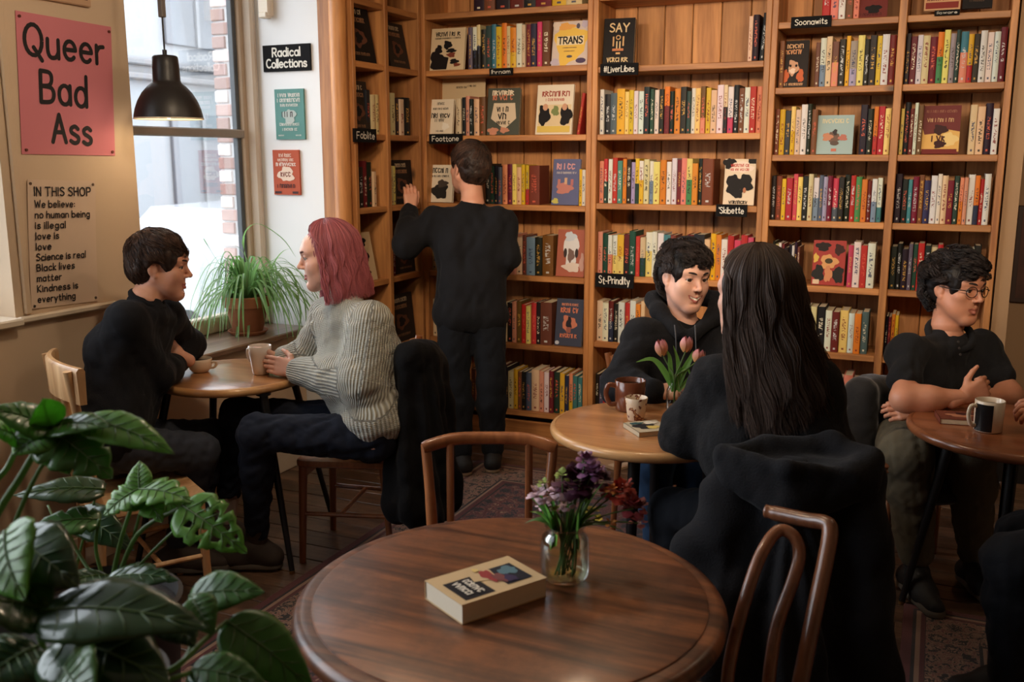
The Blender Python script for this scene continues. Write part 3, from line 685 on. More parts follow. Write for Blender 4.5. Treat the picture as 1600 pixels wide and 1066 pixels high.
# pink poster (slightly rotated on the wall)
O = np.array([XL+.004, 2.612, 1.690]); U = norm([0, .447, -.006]); V = norm([0, .03, .52])
pk = sheet('pink_poster', 'pink poster lettered Queer Bad Ass pinned to the pier', 'poster', O, U, V, NX, .45, .518, .0015, mat('pink_paper', srgb(212, 128, 138), .8, noise=.03, nscale=6))
b = MB()
for t, cx, cy, hh in (('Queer', .485, .705, .112), ('Bad', .45, .375, .116), ('Ass', .52, .09, .104)):
    lettering(b, t, O+U*.45*cx+V*.518*cy, U, V, NX, hh, .0165, True, .3, .0014, sx={'Queer': .372, 'Bad': .215, 'Ass': .185}[t]/textwidth(t, hh, 2.2), sp=2.2)
b.build('lettering', M['ink'], pk)
tk = mat('tack_metal', srgb(120, 80, 70), .3, metal=.7)
tacks(pk, [O+U*a*.45+V*c*.518 for a, c in ((.03, .965), (.97, .96), (.04, .03), (.965, .03))], NX, tk)
# framed picture bottom edge above it
b = MB(); b.box((XL+.001, 2.62, 2.262), (XL+.02, 2.985, 2.7), ch=.004); fr = b.build('picture_frame', mat('frame_edge', srgb(196, 160, 128), .5)); tag(fr, 'framed dark picture above the pink poster', 'picture frame')
b = MB(); b.box((XL+.0195, 2.64, 2.285), (XL+.0215, 2.965, 2.68)); b.build('picture', mat('dark_picture', srgb(70, 34, 36), .5, noise=.5, nscale=20), fr)
# manifesto sign
O = np.array([XL+.004, 2.587, 1.107]); U = norm([0, .322, -.012]); V = norm([0, .035, .49])
ws = sheet('manifesto_sign', 'cream sign headed IN THIS SHOP with lines of black text', 'sign', O, U, V, NX, .322, .49, .0012, mat('cream_paper', srgb(216, 192, 170), .8, noise=.06, nscale=5), warp=.004)
b = MB(); LN = ['We believe:', 'no human being', 'is illegal', 'love is', 'love', 'Science is real', 'Black lives', 'matter', 'Kindness is', 'everything']
def fit(t, x, y, h, lw, width):
    s_ = width/textwidth(t, h, 2.4); lettering(b, t, O+U*x+V*y, U, V, NX, h, lw, False, .12, .0036, sx=s_, sp=2.4)
fit('IN THIS SHOP', .03, .430, .032, .0054, .265)
for i, t in enumerate(LN):
    wd = [.185, .258, .138, .105, .068, .232, .176, .112, .19, .176][i]
    fit(t, .03, .386-i*.0405, .0255, .0046, wd)
b.build('lettering', M['ink'], ws)
tacks(ws, [O+U*a*.322+V*c*.49 for a, c in ((.04, .97), (.96, .97), (.04, .02), (.96, .03))], NX, mat('tack_grey', srgb(120, 110, 100), .3, metal=.8))
# signs and cards on the white wall
NY = np.array([0, -1., 0]); UX = np.array([1., 0, 0])
O = np.array([-3.332, YR-.012, 2.122]); sg = sheet('radical_collections_sign', 'black sign lettered Radical Collections on the white wall', 'sign', O, UX, VZ, NY, .30, .135, .011, M['black_paint'])
b = MB(); lettering(b, 'Radical', O+UX*.15+VZ*.077, UX, VZ, NY, .042, .0082, True, .2, .001, sx=1.2); lettering(b, 'Collections', O+UX*.15+VZ*.02, UX, VZ, NY, .042, .0082, True, .2, .001, sx=1.16, sp=1.7); b.build('lettering', M['chalk'], sg)
def card(lbl, x0, x1, z0, z1, base, design, nm):
    O = np.array([x0, YR-.013, z0]); o = sheet(nm, lbl, 'poster', O, UX, VZ, NY, x1-x0, z1-z0, .012, cm(base)); print_design(design, O, UX, VZ, NY, x1-x0, z1-z0, o)
PW = (208, 208, 200)
card('small teal poster with pale lettering below the Radical Collections sign', -3.268, -3.083, 1.771, 2.031, (92, 138, 132), [('scrib', PW, .5, .88, .75, .07, 1), ('scrib', PW, .5, .78, .8, .07, 2), ('scrib', PW, .5, .68, .6, .05, 3), ('blob', (170, 180, 174), .5, .46, .22, .14, 2), ('scrib', (70, 60, 62), .45, .5, .4, .1, 4), ('scrib', PW, .5, .3, .7, .05, 5), ('scrib', PW, .5, .2, .5, .05, 6), ('scrib', PW, .2, .08, .2, .025, 7), ('scrib', PW, .8, .08, .2, .025, 8)], 'teal_poster')
card('small rust-red poster with pale lettering below the teal poster', -3.298, -3.128, 1.478, 1.716, (178, 84, 58), [('scrib', (224, 190, 170), .5, .88, .5, .07, 11), ('scrib', (224, 190, 170), .5, .78, .6, .06, 12), ('scrib', (232, 214, 200), .5, .68, .75, .07, 13), ('blob', (226, 200, 180), .5, .46, .3, .16, 5), ('scrib', (120, 60, 50), .5, .46, .4, .1, 14), ('scrib', (70, 44, 44), .5, .2, .7, .08, 15), ('rect', (70, 44, 44), .05, .03, .25, .05), ('rect', (70, 44, 44), .72, .03, .22, .05)], 'red_poster')
b = MB(); b.box((-3.322, YR-.05, 2.40), (-3.255, YR, 2.75), ch=.006); b.box((-3.315, YR-.06, 2.39), (-3.262, YR-.01, 2.42), ch=.006); o = b.build('wall_bracket', M['trim_white']); tag(o, 'white bracket high on the white wall', 'bracket')
# shelf plaques
def plaque(lbl, words, x0, x1, y0, y1, axis=0, seed=0):
    if axis == 0:
        f = YB-.004; P0 = aty(x0, y1, f); P1 = aty(x1, y0, f); w = P1[0]-P0[0]; O = np.array([P0[0], f-.012, P0[2]]); U_, N_ = UX, NY
    else:
        f = -2.796; P0 = atx(x0, y1, f); P1 = atx(x1, y0, f); w = P1[1]-P0[1]; O = np.array([f+.012, P0[1], P0[2]]); U_, N_ = UY, NX
    h = P1[2]-P0[2]
    o = sheet('shelf_plaque', lbl, 'shelf sign', O, U_, VZ, N_, w, h, .011, M['black_paint'], group='black shelf plaques')
    b = MB(); hh = h*.5; s_ = w*.8/textwidth(words, hh); lettering(b, words, O+U_*w*.1+VZ*h*.28, U_, VZ, N_, hh, hh*.13, False, .8, .001, sx=s_); b.build('lettering', M['chalk'], o)
plaque('black plaque with faint chalk under the TRANS book shelf', 'Ihrnam', 766, 802, 106, 119)
plaque('black plaque on the shelf edge above the standing person', 'Foottone', 672, 723, 209, 225)
plaque('black plaque under the SAY book', "#LiverLibes", 939, 998, 98, 119)
plaque('black plaque under the black and cream book', "'Skibette", 1119, 1168, 320, 338)
plaque('black plaque left of the smiling person lettered in chalk', 'St-Prindlty', 931, 991, 429, 448)
plaque('black plaque high on left column of right bookcase', 'Soonawits', 1236, 1300, 24, 45)
plaque('black plaque high on right column of right bookcase', 'Iloware', 1460, 1500, 15, 25)
plaque('black plaque on the return bookcase edge', 'Foblite', 551, 585, 202, 222, 1)
# ------------------------------------------------------------------ face-out books
def display(lbl, x0, x1, y0, y1, z, base, design, axis=0, tilt=.16, th=.018, rz=0., fwd=.045, wpx=None, back=None):
    if axis == 0:
        f = YB+fwd; P0 = aty(x0, y1, f); P1 = aty(x1, y1, f); w = P1[0]-P0[0]; T = aty((x0+x1)/2, y0, f); U_ = np.array([math.cos(rz), math.sin(rz), 0]); bk = np.array([-math.sin(rz), math.cos(rz), 0])
        O = np.array([P0[0], f, z+.003])
    else:
        f = -2.80-fwd; P0 = atx(x0, y1, f); P1 = atx(x1, y1, f); w = P1[1]-P0[1]; T = atx((x0+x1)/2, y0, f); U_ = np.array([math.sin(rz), math.cos(rz), 0]); bk = np.array([-math.cos(rz), math.sin(rz), 0])
        ylo, yhi = (4.384, 4.66) if x0 < 600 else (4.708, 5.04); w = min(w, yhi-ylo); O = np.array([f, min(max(P0[1], ylo), yhi-w), z+.003])
    h = (T[2]-z)*1.02
    V_ = norm(ZZ*math.cos(tilt)+bk*math.sin(tilt)); N_ = np.cross(U_, V_)
    r = empty('display_book', O+U_*w/2); tag(r, lbl, 'book', 'face-out books on the shelves')
    def slab(mb, u0, u1, v0, v1, n0, n1, mi=0):
        q = [O+U_*u+V_*v+N_*n for u in (u0, u1) for v in (v0, v1) for n in (n0, n1)]
        mb.add(q, [(0, 1, 3, 2), (4, 6, 7, 5), (0, 4, 5, 1), (2, 3, 7, 6), (0, 2, 6, 4), (1, 5, 7, 3)], mi)
    b = MB(); slab(b, 0, w, 0, h, -.0015, 0); slab(b, 0, w, 0, h, -th, -th+.0015); slab(b, 0, .0015, 0, h, -th, 0)
    cv = b.build('cover', cm(base, .4), r)
    b = MB(); slab(b, .0016, w-.003, .003, h-.003, -th+.0016, -.0016); b.build('page_block', M['pages'], r)
    if design: print_design(design, O, U_, V_, N_, w, h, cv, off=.0004)
K = (26, 22, 22); CRM = (206, 184, 150); IV = (220, 206, 184)
SCR = lambda c, y, w, h, s: ('scrib', c, .5, y, w, h, s)
display('cream book with black figures facing out left of the TRANS shelf', 671, 724, 44, 107, ZA[1], CRM, [SCR(K, .86, .72, .10, 21), SCR(K, .76, .75, .035, 22), ('blob', K, .5, .60, .12, .10, 3), ('blob', K, .2, .25, .2, .22, 4), ('blob', K, .25, .5, .1, .1, 5), ('poly', K, ((.1, .02), (.5, .02), (.55, .3), (.3, .34), (.1, .3))), ('blob', (120, 60, 44), .62, .36, .12, .06, 6), ('blob', K, .72, .2, .13, .06, 7), ('blob', (120, 60, 44), .8, .12, .1, .04, 8), ('blob', K, .62, .46, .14, .05, 9)])
display('yellow and lavender book titled TRANS facing out', 861, 917, 33, 102, ZA[1], (204, 186, 176), [('blob', (226, 184, 84), .5, .5, .44, .44, 1), ('blob', (222, 160, 84), .35, .88, .25, .08, 4), ('blob', (214, 196, 180), .1, .9, .1, .1, 2), ('blob', (186, 172, 186), .9, .92, .12, .08, 3), ('blob', (186, 172, 186), .1, .08, .12, .08, 5), ('ell', (80, 66, 92), .82, .1, .14, .06), ('ell', (90, 86, 96), .5, .2, .08, .03), ('rect', (224, 206, 170), .12, .46, .76, .2), ('text', K, 'TRANS', .5, .49, .15, .03, 1.12), SCR((120, 96, 80), .4, .4, .02, 31), SCR((120, 96, 80), .32, .3, .02, 32), ('ell', (90, 84, 96), .7, .88, .05, .06)])
display('small white book facing out beside the shelf corner', 667, 706, 156, 208, ZA[2], IV, [SCR(K, .88, .3, .06, 33), SCR(K, .74, .6, .05, 34), SCR(K, .55, .7, .12, 35), SCR(K, .42, .4, .08, 36), SCR((90, 80, 74), .12, .3, .04, 37), ('blob', (232, 224, 210), .72, .25, .14, .1, 3)])
display('large cream card standing behind the paperbacks', 686, 757, 122, 206, ZA[2], (196, 172, 136), [SCR((60, 48, 40), .82, .25, .03, 41), ('scrib', (60, 48, 40), .72, .84, .2, .03, 42)], fwd=.20, tilt=.05, th=.006)
display('dark green book with a cream shield facing out', 760, 808, 138, 206, ZA[2], (70, 72, 62), [('poly', (206, 186, 160), ((.2, .68), (.85, .68), (.9, .35), (.55, .12), (.12, .35))), SCR((224, 206, 180), .9, .7, .1, 43), SCR((200, 120, 90), .8, .66, .1, 44), SCR(K, .55, .4, .1, 45), SCR(K, .4, .3, .12, 46), SCR(K, .26, .4, .07, 47), ('blob', (190, 130, 104), .2, .08, .16, .08, 2), ('blob', (190, 130, 104), .55, .1, .14, .06, 3)], rz=.14, th=.03)
display('white book with a red title and two dark figures facing out', 836, 892, 133, 206, ZA[2], IV, [SCR((150, 60, 50), .82, .7, .10, 51), SCR((176, 84, 70), .7, .5, .05, 52), ('rect', (214, 190, 150), .06, .18, .9, .42), ('blob', K, .22, .38, .16, .2, 3), ('blob', K, .82, .38, .16, .2, 4), ('ell', (200, 150, 120), .25, .55, .07, .07), ('ell', (200, 150, 120), .78, .55, .07, .07), ('blob', (120, 130, 80), .53, .47, .1, .1, 5), ('rect', (210, 180, 90), .05, .04, .9, .13)], rz=.03)
display('cream book with a dark animal drawing beside the face of the standing person', 666, 706, 259, 311, ZA[3], IV, [SCR(K, .85, .6, .12, 55), SCR(K, .7, .7, .05, 56), ('blob', (40, 36, 34), .5, .3, .32, .2, 6), ('blob', (70, 60, 54), .6, .5, .2, .1, 8)])
display('blue book with a pink title facing out', 861, 903, 250, 315, ZA[3], (92, 96, 132), [SCR((206, 150, 150), .84, .7, .12, 61), SCR((190, 180, 180), .7, .7, .04, 62), ('blob', (184, 120, 110), .45, .36, .3, .12, 4), ('rect', (184, 120, 110), .2, .4, .1, .16), ('rect', (200, 160, 130), .45, .45, .1, .14), ('blob', (190, 180, 90), .15, .08, .12, .06, 5), ('rect', (176, 110, 110), .68, .42, .1, .14)], rz=.02)
display('red and white book with a pale figure facing out at elbow height', 868, 912, 361, 425, ZA[4], (166, 94, 76), [('blob', (216, 214, 216), .5, .55, .25, .36, 2), ('blob', (120, 96, 90), .5, .45, .12, .14, 3), ('blob', (196, 204, 216), .45, .85, .2, .1, 4), ('blob', (216, 200, 190), .55, .2, .3, .1, 6), ('ell', (60, 50, 50), .3, .5, .06, .1), ('ell', (60, 50, 50), .7, .5, .06, .1), ('blob', (190, 150, 140), .9, .3, .08, .2, 5)])
display('navy book with orange lettering on second lowest shelf', 866, 908, 470, 535, ZA[5], (62, 66, 84), [SCR((204, 130, 100), .88, .6, .05, 71), SCR((204, 120, 90), .76, .65, .1, 72), ('blob', (196, 120, 96), .5, .48, .26, .16, 3), ('blob', (40, 36, 44), .5, .48, .1, .14, 5), SCR((204, 120, 90), .22, .6, .08, 73), ('ell', (180, 184, 196), .1, .06, .08, .04), ('rect', (150, 90, 80), .42, .28, .16, .12)])
display('black book titled SAY in cream letters', 941, 988, 28, 101, ZB[1], K, [('text', (214, 186, 140), 'SAY', .5, .72, .17, .028, 1.15), ('rect', (204, 160, 110), .3, .42, .05, .2), ('rect', (204, 160, 110), .62, .42, .05, .2), ('ell', (204, 160, 110), .48, .6, .08, .05), ('ell', K, .48, .6, .05, .03), ('rect', (214, 186, 140), .42, .36, .04, .16), ('rect', (214, 186, 140), .52, .36, .04, .16), ('rect', (190, 120, 80), .3, .32, .36, .05), ('rect', (204, 160, 110), .42, .25, .14, .04), SCR((214, 186, 140), .14, .7, .09, 76)], rz=.1, th=.035)
display('cream book with a large black head silhouette facing out', 1129, 1177, 250, 318, ZB[3], (216, 196, 170), [('blob', K, .15, .9, .2, .12, 2), ('rect', K, .75, .9, .25, .1), ('blob', (226, 206, 190), .55, .82, .36, .12, 9), SCR((176, 60, 54), .86, .6, .06, 81), SCR((176, 60, 54), .77, .62, .05, 82), ('blob', K, .34, .45, .28, .2, 4), ('blob', K, .68, .48, .26, .18, 5), ('blob', K, .45, .25, .2, .1, 6), ('ell', (170, 110, 80), .68, .32, .05, .06), SCR(K, .06, .6, .07, 83)], rz=.05)
display('maroon book bottom showing at the top edge, left column of right bookcase', 1338, 1386, -40, 20, ZCc[0], (104, 42, 38), [('blob', K, .55, .2, .25, .1, 2), SCR((70, 26, 26), .08, .7, .06, 84)])
display('maroon and cream book at the top edge, right column of right bookcase', 1443, 1500, -46, 16, ZCc[0]+.018, (196, 150, 110), [('rect', (130, 50, 44), .05, .04, .9, .16), SCR((80, 40, 36), .3, .8, .1, 85)])
display('black book at the top edge beside the maroon and cream one', 1503, 1550, -46, 14, ZCc[0]+.018, K, [SCR((90, 70, 54), .2, .5, .05, 86)])
display('dark book with an orange figure, left column of right bookcase', 1215, 1260, 64, 134, ZCc[1], (34, 26, 24), [SCR((204, 160, 120), .88, .5, .08, 87), SCR((196, 140, 100), .76, .62, .09, 88), ('blob', (196, 150, 120), .5, .42, .18, .16, 3), ('blob', (190, 96, 60), .26, .24, .1, .14, 4), ('blob', (190, 96, 60), .76, .24, .12, .14, 5), ('blob', (226, 200, 180), .48, .35, .1, .06, 6), ('ell', K, .4, .46, .04, .03), ('ell', K, .6, .46, .04, .03), SCR((196, 150, 110), .06, .7, .05, 89)])
display('pale teal book with a small bird drawing facing out', 1274, 1331, 181, 241, ZCc[2], (150, 172, 172), [SCR((206, 196, 160), .85, .7, .1, 91), ('blob', (110, 86, 74), .48, .42, .16, .14, 3), ('blob', (186, 128, 100), .3, .44, .14, .1, 4), ('blob', (176, 110, 96), .72, .42, .12, .08, 5), ('blob', (60, 54, 54), .5, .56, .06, .08, 6), ('rect', (190, 110, 90), .42, .07, .14, .07), ('ell', (90, 76, 70), .5, .28, .12, .06)], rz=.04)
display('maroon and gold book facing out, right column of right bookcase', 1436, 1497, 166, 241, ZCc[2], (104, 40, 38), [('poly', (216, 170, 96), ((.0, .62), (.1, .4), (.35, .42), (.6, .52), (1, .46), (1, .05), (.0, .05))), ('blob', (226, 196, 130), .75, .3, .2, .14, 4), SCR((150, 100, 80), .88, .75, .05, 92), SCR((190, 150, 110), .7, .7, .07, 93), ('blob', (60, 34, 34), .5, .5, .18, .1, 3), SCR((70, 36, 30), .32, .4, .12, 94), ('rect', (110, 40, 36), .05, .0, .9, .1), ('blob', (60, 30, 30), .5, .2, .15, .08, 8)], rz=.02)
display('red book with leafy black drawing facing out, left column of right bookcase', 1267, 1318, 378, 445, ZCc[4], (154, 52, 46), [('blob', (40, 30, 28), .3, .86, .22, .1, 2), ('blob', (60, 34, 30), .8, .8, .15, .12, 3), ('blob', (206, 150, 96), .5, .52, .26, .16, 4), ('blob', (36, 34, 32), .2, .26, .18, .18, 5), ('blob', (36, 34, 32), .8, .24, .18, .18, 6), ('ell', (70, 60, 40), .5, .54, .12, .06), ('blob', (196, 130, 90), .5, .25, .12, .18, 7), ('rect', (206, 180, 150), .04, .02, .2, .1), ('blob', (210, 170, 80), .1, .6, .08, .1, 8)], rz=.03)
# return bookcase
DKA = [SCR((190, 170, 140), .88, .5, .08, 101), SCR((150, 110, 80), .74, .6, .08, 102), ('blob', (96, 60, 44), .5, .42, .25, .16, 3), ('blob', (30, 26, 26), .5, .42, .12, .1, 4), SCR((130, 96, 70), .14, .6, .05, 103)]
display('black book leaning on highest shelf of return bookcase, near column', 541, 579, 6, 85, ZA[1], K, DKA, axis=1, tilt=.2, rz=.1)
display('dark book on second shelf of return bookcase, near column', 545, 573, 128, 205, ZA[2], (44, 36, 30), DKA, axis=1, tilt=.1, rz=.08)
display('cream book with black marks beside the pink hair', 556, 586, 365, 432, ZA[4], (196, 168, 130), [('blob', K, .55, .8, .2, .1, 2), ('blob', (60, 44, 36), .4, .5, .18, .12, 3), ('blob', K, .66, .5, .12, .12, 4), ('blob', K, .5, .22, .24, .1, 5)], axis=1, tilt=.2, rz=.1)
display('dark book on highest shelf of return bookcase, far column', 611, 641, 36, 104, ZA[1], (44, 36, 32), DKA, axis=1, tilt=.2)
display('black book touched by the hand of the standing person', 622, 655, 252, 316, ZA[3], K, DKA, axis=1, tilt=.08)
display('dark book under the raised arm of the standing person', 620, 650, 370, 428, ZA[4], (46, 40, 36), DKA, axis=1, tilt=.1)
display('dark book behind the coat, low in return bookcase', 612, 650, 462, 530, ZA[5], (40, 34, 32), DKA, axis=1, tilt=.1)
# ------------------------------------------------------------------ pendant lamps
M['shade_out'] = mat('lamp_black', srgb(34, 31, 30), .42, spec=.5); M['shade_in'] = mat('lamp_inside', srgb(226, 214, 190), .6)
def bulbmat():
    m, N, L, p = newmat('bulb'); p.inputs['Emission Color'].default_value = (1, .78, .5, 1); p.inputs['Emission Strength'].default_value = 12; return m
M['bulb'] = bulbmat()
def pendant(pos, R, lbl, watts, zc=ZC):
    x, y, z = pos; r = empty('pendant_lamp', pos); tag(r, lbl, 'lamp', 'black dome pendant lamps')
    prof = [(R, 0), (R*.99, R*.10), (R*.95, R*.28), (R*.86, R*.52), (R*.72, R*.76), (R*.56, R*.94), (R*.44, R*1.04), (R*.40, R*1.12), (R*.39, R*1.5), (R*.37, R*1.78), (R*.33, R*1.83), (R*.08, R*1.86)]
    b = MB(); b.lathe([(a, c) for a, c in prof], 40, pos)
    b.f = b.f[:-2]; b.m = b.m[:-2]; b.build('shade', M['shade_out'], r, smooth=True, auto=50)
    b = MB(); b.lathe([(max(a-.004, .002), c+.001) for a, c in prof[:7]]+[(R*.1, R*1.05)], 40, pos); b.f = b.f[:-2]; b.m = b.m[:-2]; b.build('inner_shade', M['shade_in'], r, smooth=True)
    b = MB(); b.lathe([(R, -.002), (R+.0025, .001), (R, .004), (R-.004, .001)], 40, pos, closed=True); b.build('rim', M['shade_in'], r, smooth=True)
    b = MB(); b.tube([(x, y, z+R*1.84), (x, y, zc)], .0035, 8); b.build('cord', M['black_metal'], r)
    b = MB(); b.tube([(x, y, z+R*1.84), (x, y, z+R*2.0)], .009, 12); b.build('cord_grip', M['black_metal'], r)
    b = MB(); b.tube([(x, y, zc-.05), (x, y, zc)], .05, 20); b.build('ceiling_rose', M['black_metal'], r)
    b = MB(); b.lathe([(.002, -R*.0), (R*.2, R*.1), (R*.3, R*.3), (R*.26, R*.5), (R*.12, R*.75), (R*.1, R*.9)], 20, pos); b.build('bulb', M['bulb'], r, smooth=True)
    l = bpy.data.lights.new('lamp_light', 'POINT'); l.energy = watts; l.color = LAMP_COL; l.shadow_soft_size = .07
    o = bpy.data.objects.new('lamp_light', l); COL.objects.link(o); o.location = (x, y, z-.015-.07); o.parent = r; o.matrix_parent_inverse = Matrix.Translation(r.location).inverted()
    return r
p0 = at(264, 186, 3.95); lamp0 = pendant(p0, .137, 'black dome pendant lamp hanging before the window', .9)
b = MB(); b.box((p0[0]-.012, p0[1]-.012, p0[2]+.40), (p0[0]+.012, p0[1]+.012, p0[2]+.51), ch=.003); b.build('cord_block', mat('grey_wood', srgb(120, 112, 108), .7), lamp0)
for i, (x, y) in enumerate(((-1.0, 3.3), (.55, 3.6), (-1.8, 2.45))):  # unseen pendants added for warm light; the last is fill for pier and plants
    pendant((x, y, 2.62), .15, 'added unseen black dome pendant lamp above the frame, %s' % ('over the oak table', 'over the right-hand table', 'between the pier and the walnut table')[i], (LAMP_W, LAMP_W*.5, 26.)[i])
# unseen track of spotlights, added above the frame to light the bookcases
TZ = 2.66; TY = 1.75
r = empty('added_track_light', (-.6, TY, TZ)); tag(r, 'added unseen black ceiling track with spotlights aimed at the bookcases', 'added track light')
b = MB(); b.box((-2.2, TY-.02, TZ), (1.2, TY+.02, TZ+.04), ch=.004); b.build('rail', M['black_metal'], r)
for x in (-2.0, 1.0): b = MB(); b.tube([(x, TY, TZ+.04), (x, TY, ZC)], .008, 8); b.build('hanger', M['black_metal'], r)
for x, tx, tz, k in ((-1.9, -2.3, 1.4, .75), (-1.2, -1.75, 1.7, .9), (-.5, -1.1, 1.6, 1.15), (.2, -.5, 1.5, .95), (.9, .1, 1.5, .6)):
    p = np.array([x, TY+.01, TZ-.09]); t = np.array([tx, 5.2, tz]); d = norm(t-p)
    b = MB(); b.tube([p-d*.10, p+d*.05], [.035, .042], 20); b.tube([(x, TY, TZ), p-d*.03], .008, 8); b.build('added_spot_head', M['black_metal'], r, smooth=True, auto=40)
    l = bpy.data.lights.new('added_spot_light', 'SPOT'); l.energy = SPOT_W*k; l.color = LAMP_COL; l.spot_size = math.radians(62); l.spot_blend = 1.0; l.shadow_soft_size = .12
    o = bpy.data.objects.new('added_spot_light', l); COL.objects.link(o); o.location = Vector(p+d*.07); o.rotation_euler = Vector(d).to_track_quat('-Z', 'Y').to_euler()
    o.parent = r; o.matrix_parent_inverse = Matrix.Translation(r.location).inverted()

a_ = aty(1576, 472, 6.585); b_ = aty(1650, 322, 6.585); b = MB(); b.box((a_[0], 6.57, a_[2]), (b_[0], 6.599, b_[2]), ch=.006); o = b.build('wall_picture', mat('picture_dark_frame', srgb(70, 48, 38), .5)); tag(o, 'dark picture on the far wall beyond the right bookcase', 'picture')
b = MB(); b.box((a_[0]+.03, 6.566, a_[2]+.03), (b_[0]-.03, 6.5705, b_[2]-.03)); b.build('canvas', mat('picture_dark_canvas', srgb(92, 58, 46), .6, noise=.6, nscale=9), o)
# ------------------------------------------------------------------ furniture
M['walnut'] = wood('walnut_table', srgb(70, 38, 22), srgb(140, 84, 50), 0, .36, .9, 1.5, coat=.12, wear=srgb(60, 36, 24))
M['oak_table'] = wood('oak_table', srgb(150, 98, 58), srgb(200, 144, 94), 0, .28, .8, coat=.6)
M['brown_table'] = wood('brown_table', srgb(110, 60, 34), srgb(150, 88, 52), 0, .28, .8, coat=.3)
M['rim_light'] = wood('rim_light', srgb(176, 124, 76), srgb(214, 166, 112), 0, .3, .8, coat=.3)
M['chair_light'] = wood('chair_light', srgb(176, 128, 84), srgb(222, 178, 128), 2, .4)
M['chair_brown'] = wood('chair_brown', srgb(110, 62, 34), srgb(164, 100, 58), 2, .32, coat=.2)
M['chair_dark'] = wood('chair_dark', srgb(88, 50, 32), srgb(140, 88, 58), 2, .3, coat=.3)
def yaw_to(d): return math.atan2(-d[0], d[1])          # local +Y looks along d
def round_table(name, label, c, r, mtop, mrim, th=.036, feet=None, lip=False, legr=.014, top_in=.62):
    root = empty(name, (c[0], c[1], 0)); tag(root, label, 'table')
    z = c[2]
    b = MB(); e = th/2
    pr = [(.001, -th), (r*.9, -th)] + [(r-e+e*math.sin(t), -e-e*math.cos(t)) for t in np.linspace(0, math.pi, 9)]
    if lip: pr = [(.001, -th-.02), (r*.86, -th-.02), (r*.88, -th)]+[(r-e+e*math.sin(t), -e-e*math.cos(t)-.004) for t in np.linspace(0, math.pi, 9)]+[(r*.915, -.004)]
    k = r*.91 if lip else r-e*1.05
    b.lathe(pr+[(k, -.004 if lip else -.0005)], 96, (0, 0, z)); b.f = b.f[:-1]; b.m = b.m[:-1]
    b.build('rim', mrim, root, smooth=True, auto=45, local=True)
    b = MB(); b.lathe([(k+.002, -.006), (k+.001, -.0015), (k-.004, 0), (k*.5, 0), (.002, 0)], 96, (0, 0, z)); b.build('top', mtop, root, smooth=True, auto=45, local=True)
    for (fx, fy) in feet:
        t = np.array([fx*top_in, fy*top_in, z-th-.005]); f = np.array([fx, fy, .012])
        b = MB(); b.tube([t, f], [legr*1.25, legr*.8], 14); b.tube([t+np.array([0, 0, -.002]), t+np.array([0, 0, .01])], legr*2.2, 14)
        lg = b.build('leg', M['black_metal'], root, smooth=True, auto=40, local=True)
        b = MB(); b.tube([f+np.array([0, 0, -.012]), f], legr*.85, 12); b.build('foot_cap', mat('brass_cap', srgb(150, 110, 60), .35, metal=.8), lg)
    return root
cL = atz(362, 583, .765); rL = .315
fN = atz(447, 890, 0)-cL; aN = math.atan2(fN[1], fN[0])
feetL = [(.46*math.cos(aN+k*math.pi/2), .46*math.sin(aN+k*math.pi/2)) for k in range(4) if k != 2]+[(.3*math.cos(aN+math.pi), .3*math.sin(aN+math.pi))]
feetL = [(max(x, -.33), y) for x, y in feetL]
tL = round_table('cafe_table', 'small round oak table by the window with black legs', cL, rL, M['oak_table'], M['rim_light'], feet=feetL)
cR = atz(1012, 664, .75)
tR = round_table('cafe_table', 'round oak table between the two people in black hoodies', cR, .345, M['oak_table'], M['rim_light'], feet=[(.26*math.cos(a), .26*math.sin(a)) for a in (-1.5, .1, 1.7, 3.2)], legr=.017, top_in=.8)
cQ = atz(1592, 668, .75)
fq = atz(1440, 942, 0)-cQ
tQ = round_table('cafe_table', 'round red-brown table at the right edge', cQ, .365, M['brown_table'], M['brown_table'], feet=[(-.33, .05), (-.04, -.33), (.33, .0), (0, .34)], legr=.015)
cF = atz(797, 925, .75)
tF = round_table('cafe_table', 'large dark walnut round table in the foreground', cF, .465, M['walnut'], M['walnut'], th=.044, lip=True, feet=[(.30*math.cos(a), .30*math.sin(a)) for a in (.4, 1.97, 3.54, 5.11)], legr=.022, top_in=.9)
def seatmesh(w, d, z, th=.03, back=.86):
    b = MB(); P = []
    for sx, sy in ((1, 1), (-1, 1), (-1, -1), (1, -1)):
        ww = w/2*(1 if sy > 0 else back); P.append((sx*ww, sy*d/2))
    out = []
    for i in range(4):
        p = np.array(P[i]); a = np.array(P[i-1]); c = np.array(P[(i+1) % 4]); r = .045
        q0 = p+norm(a-p)*r; q1 = p+norm(c-p)*r
        for t in np.linspace(0, 1, 6): out.append((1-t)**2*q0+2*t*(1-t)*p+t*t*q1)
    n = len(out); lv = [(.94, -th), (1, -th*.7), (1, -th*.25), (.985, 0), (.6, -.006), (.01, -.008)]
    vs = [(q[0]*s, q[1]*s, z+h) for s, h in lv for q in out]
    fs = [(i*n+k, i*n+(k+1) % n, (i+1)*n+(k+1) % n, (i+1)*n+k) for i in range(len(lv)-1) for k in range(n)]+[tuple(range(n))[::-1]]
    b.add(vs, fs); return b
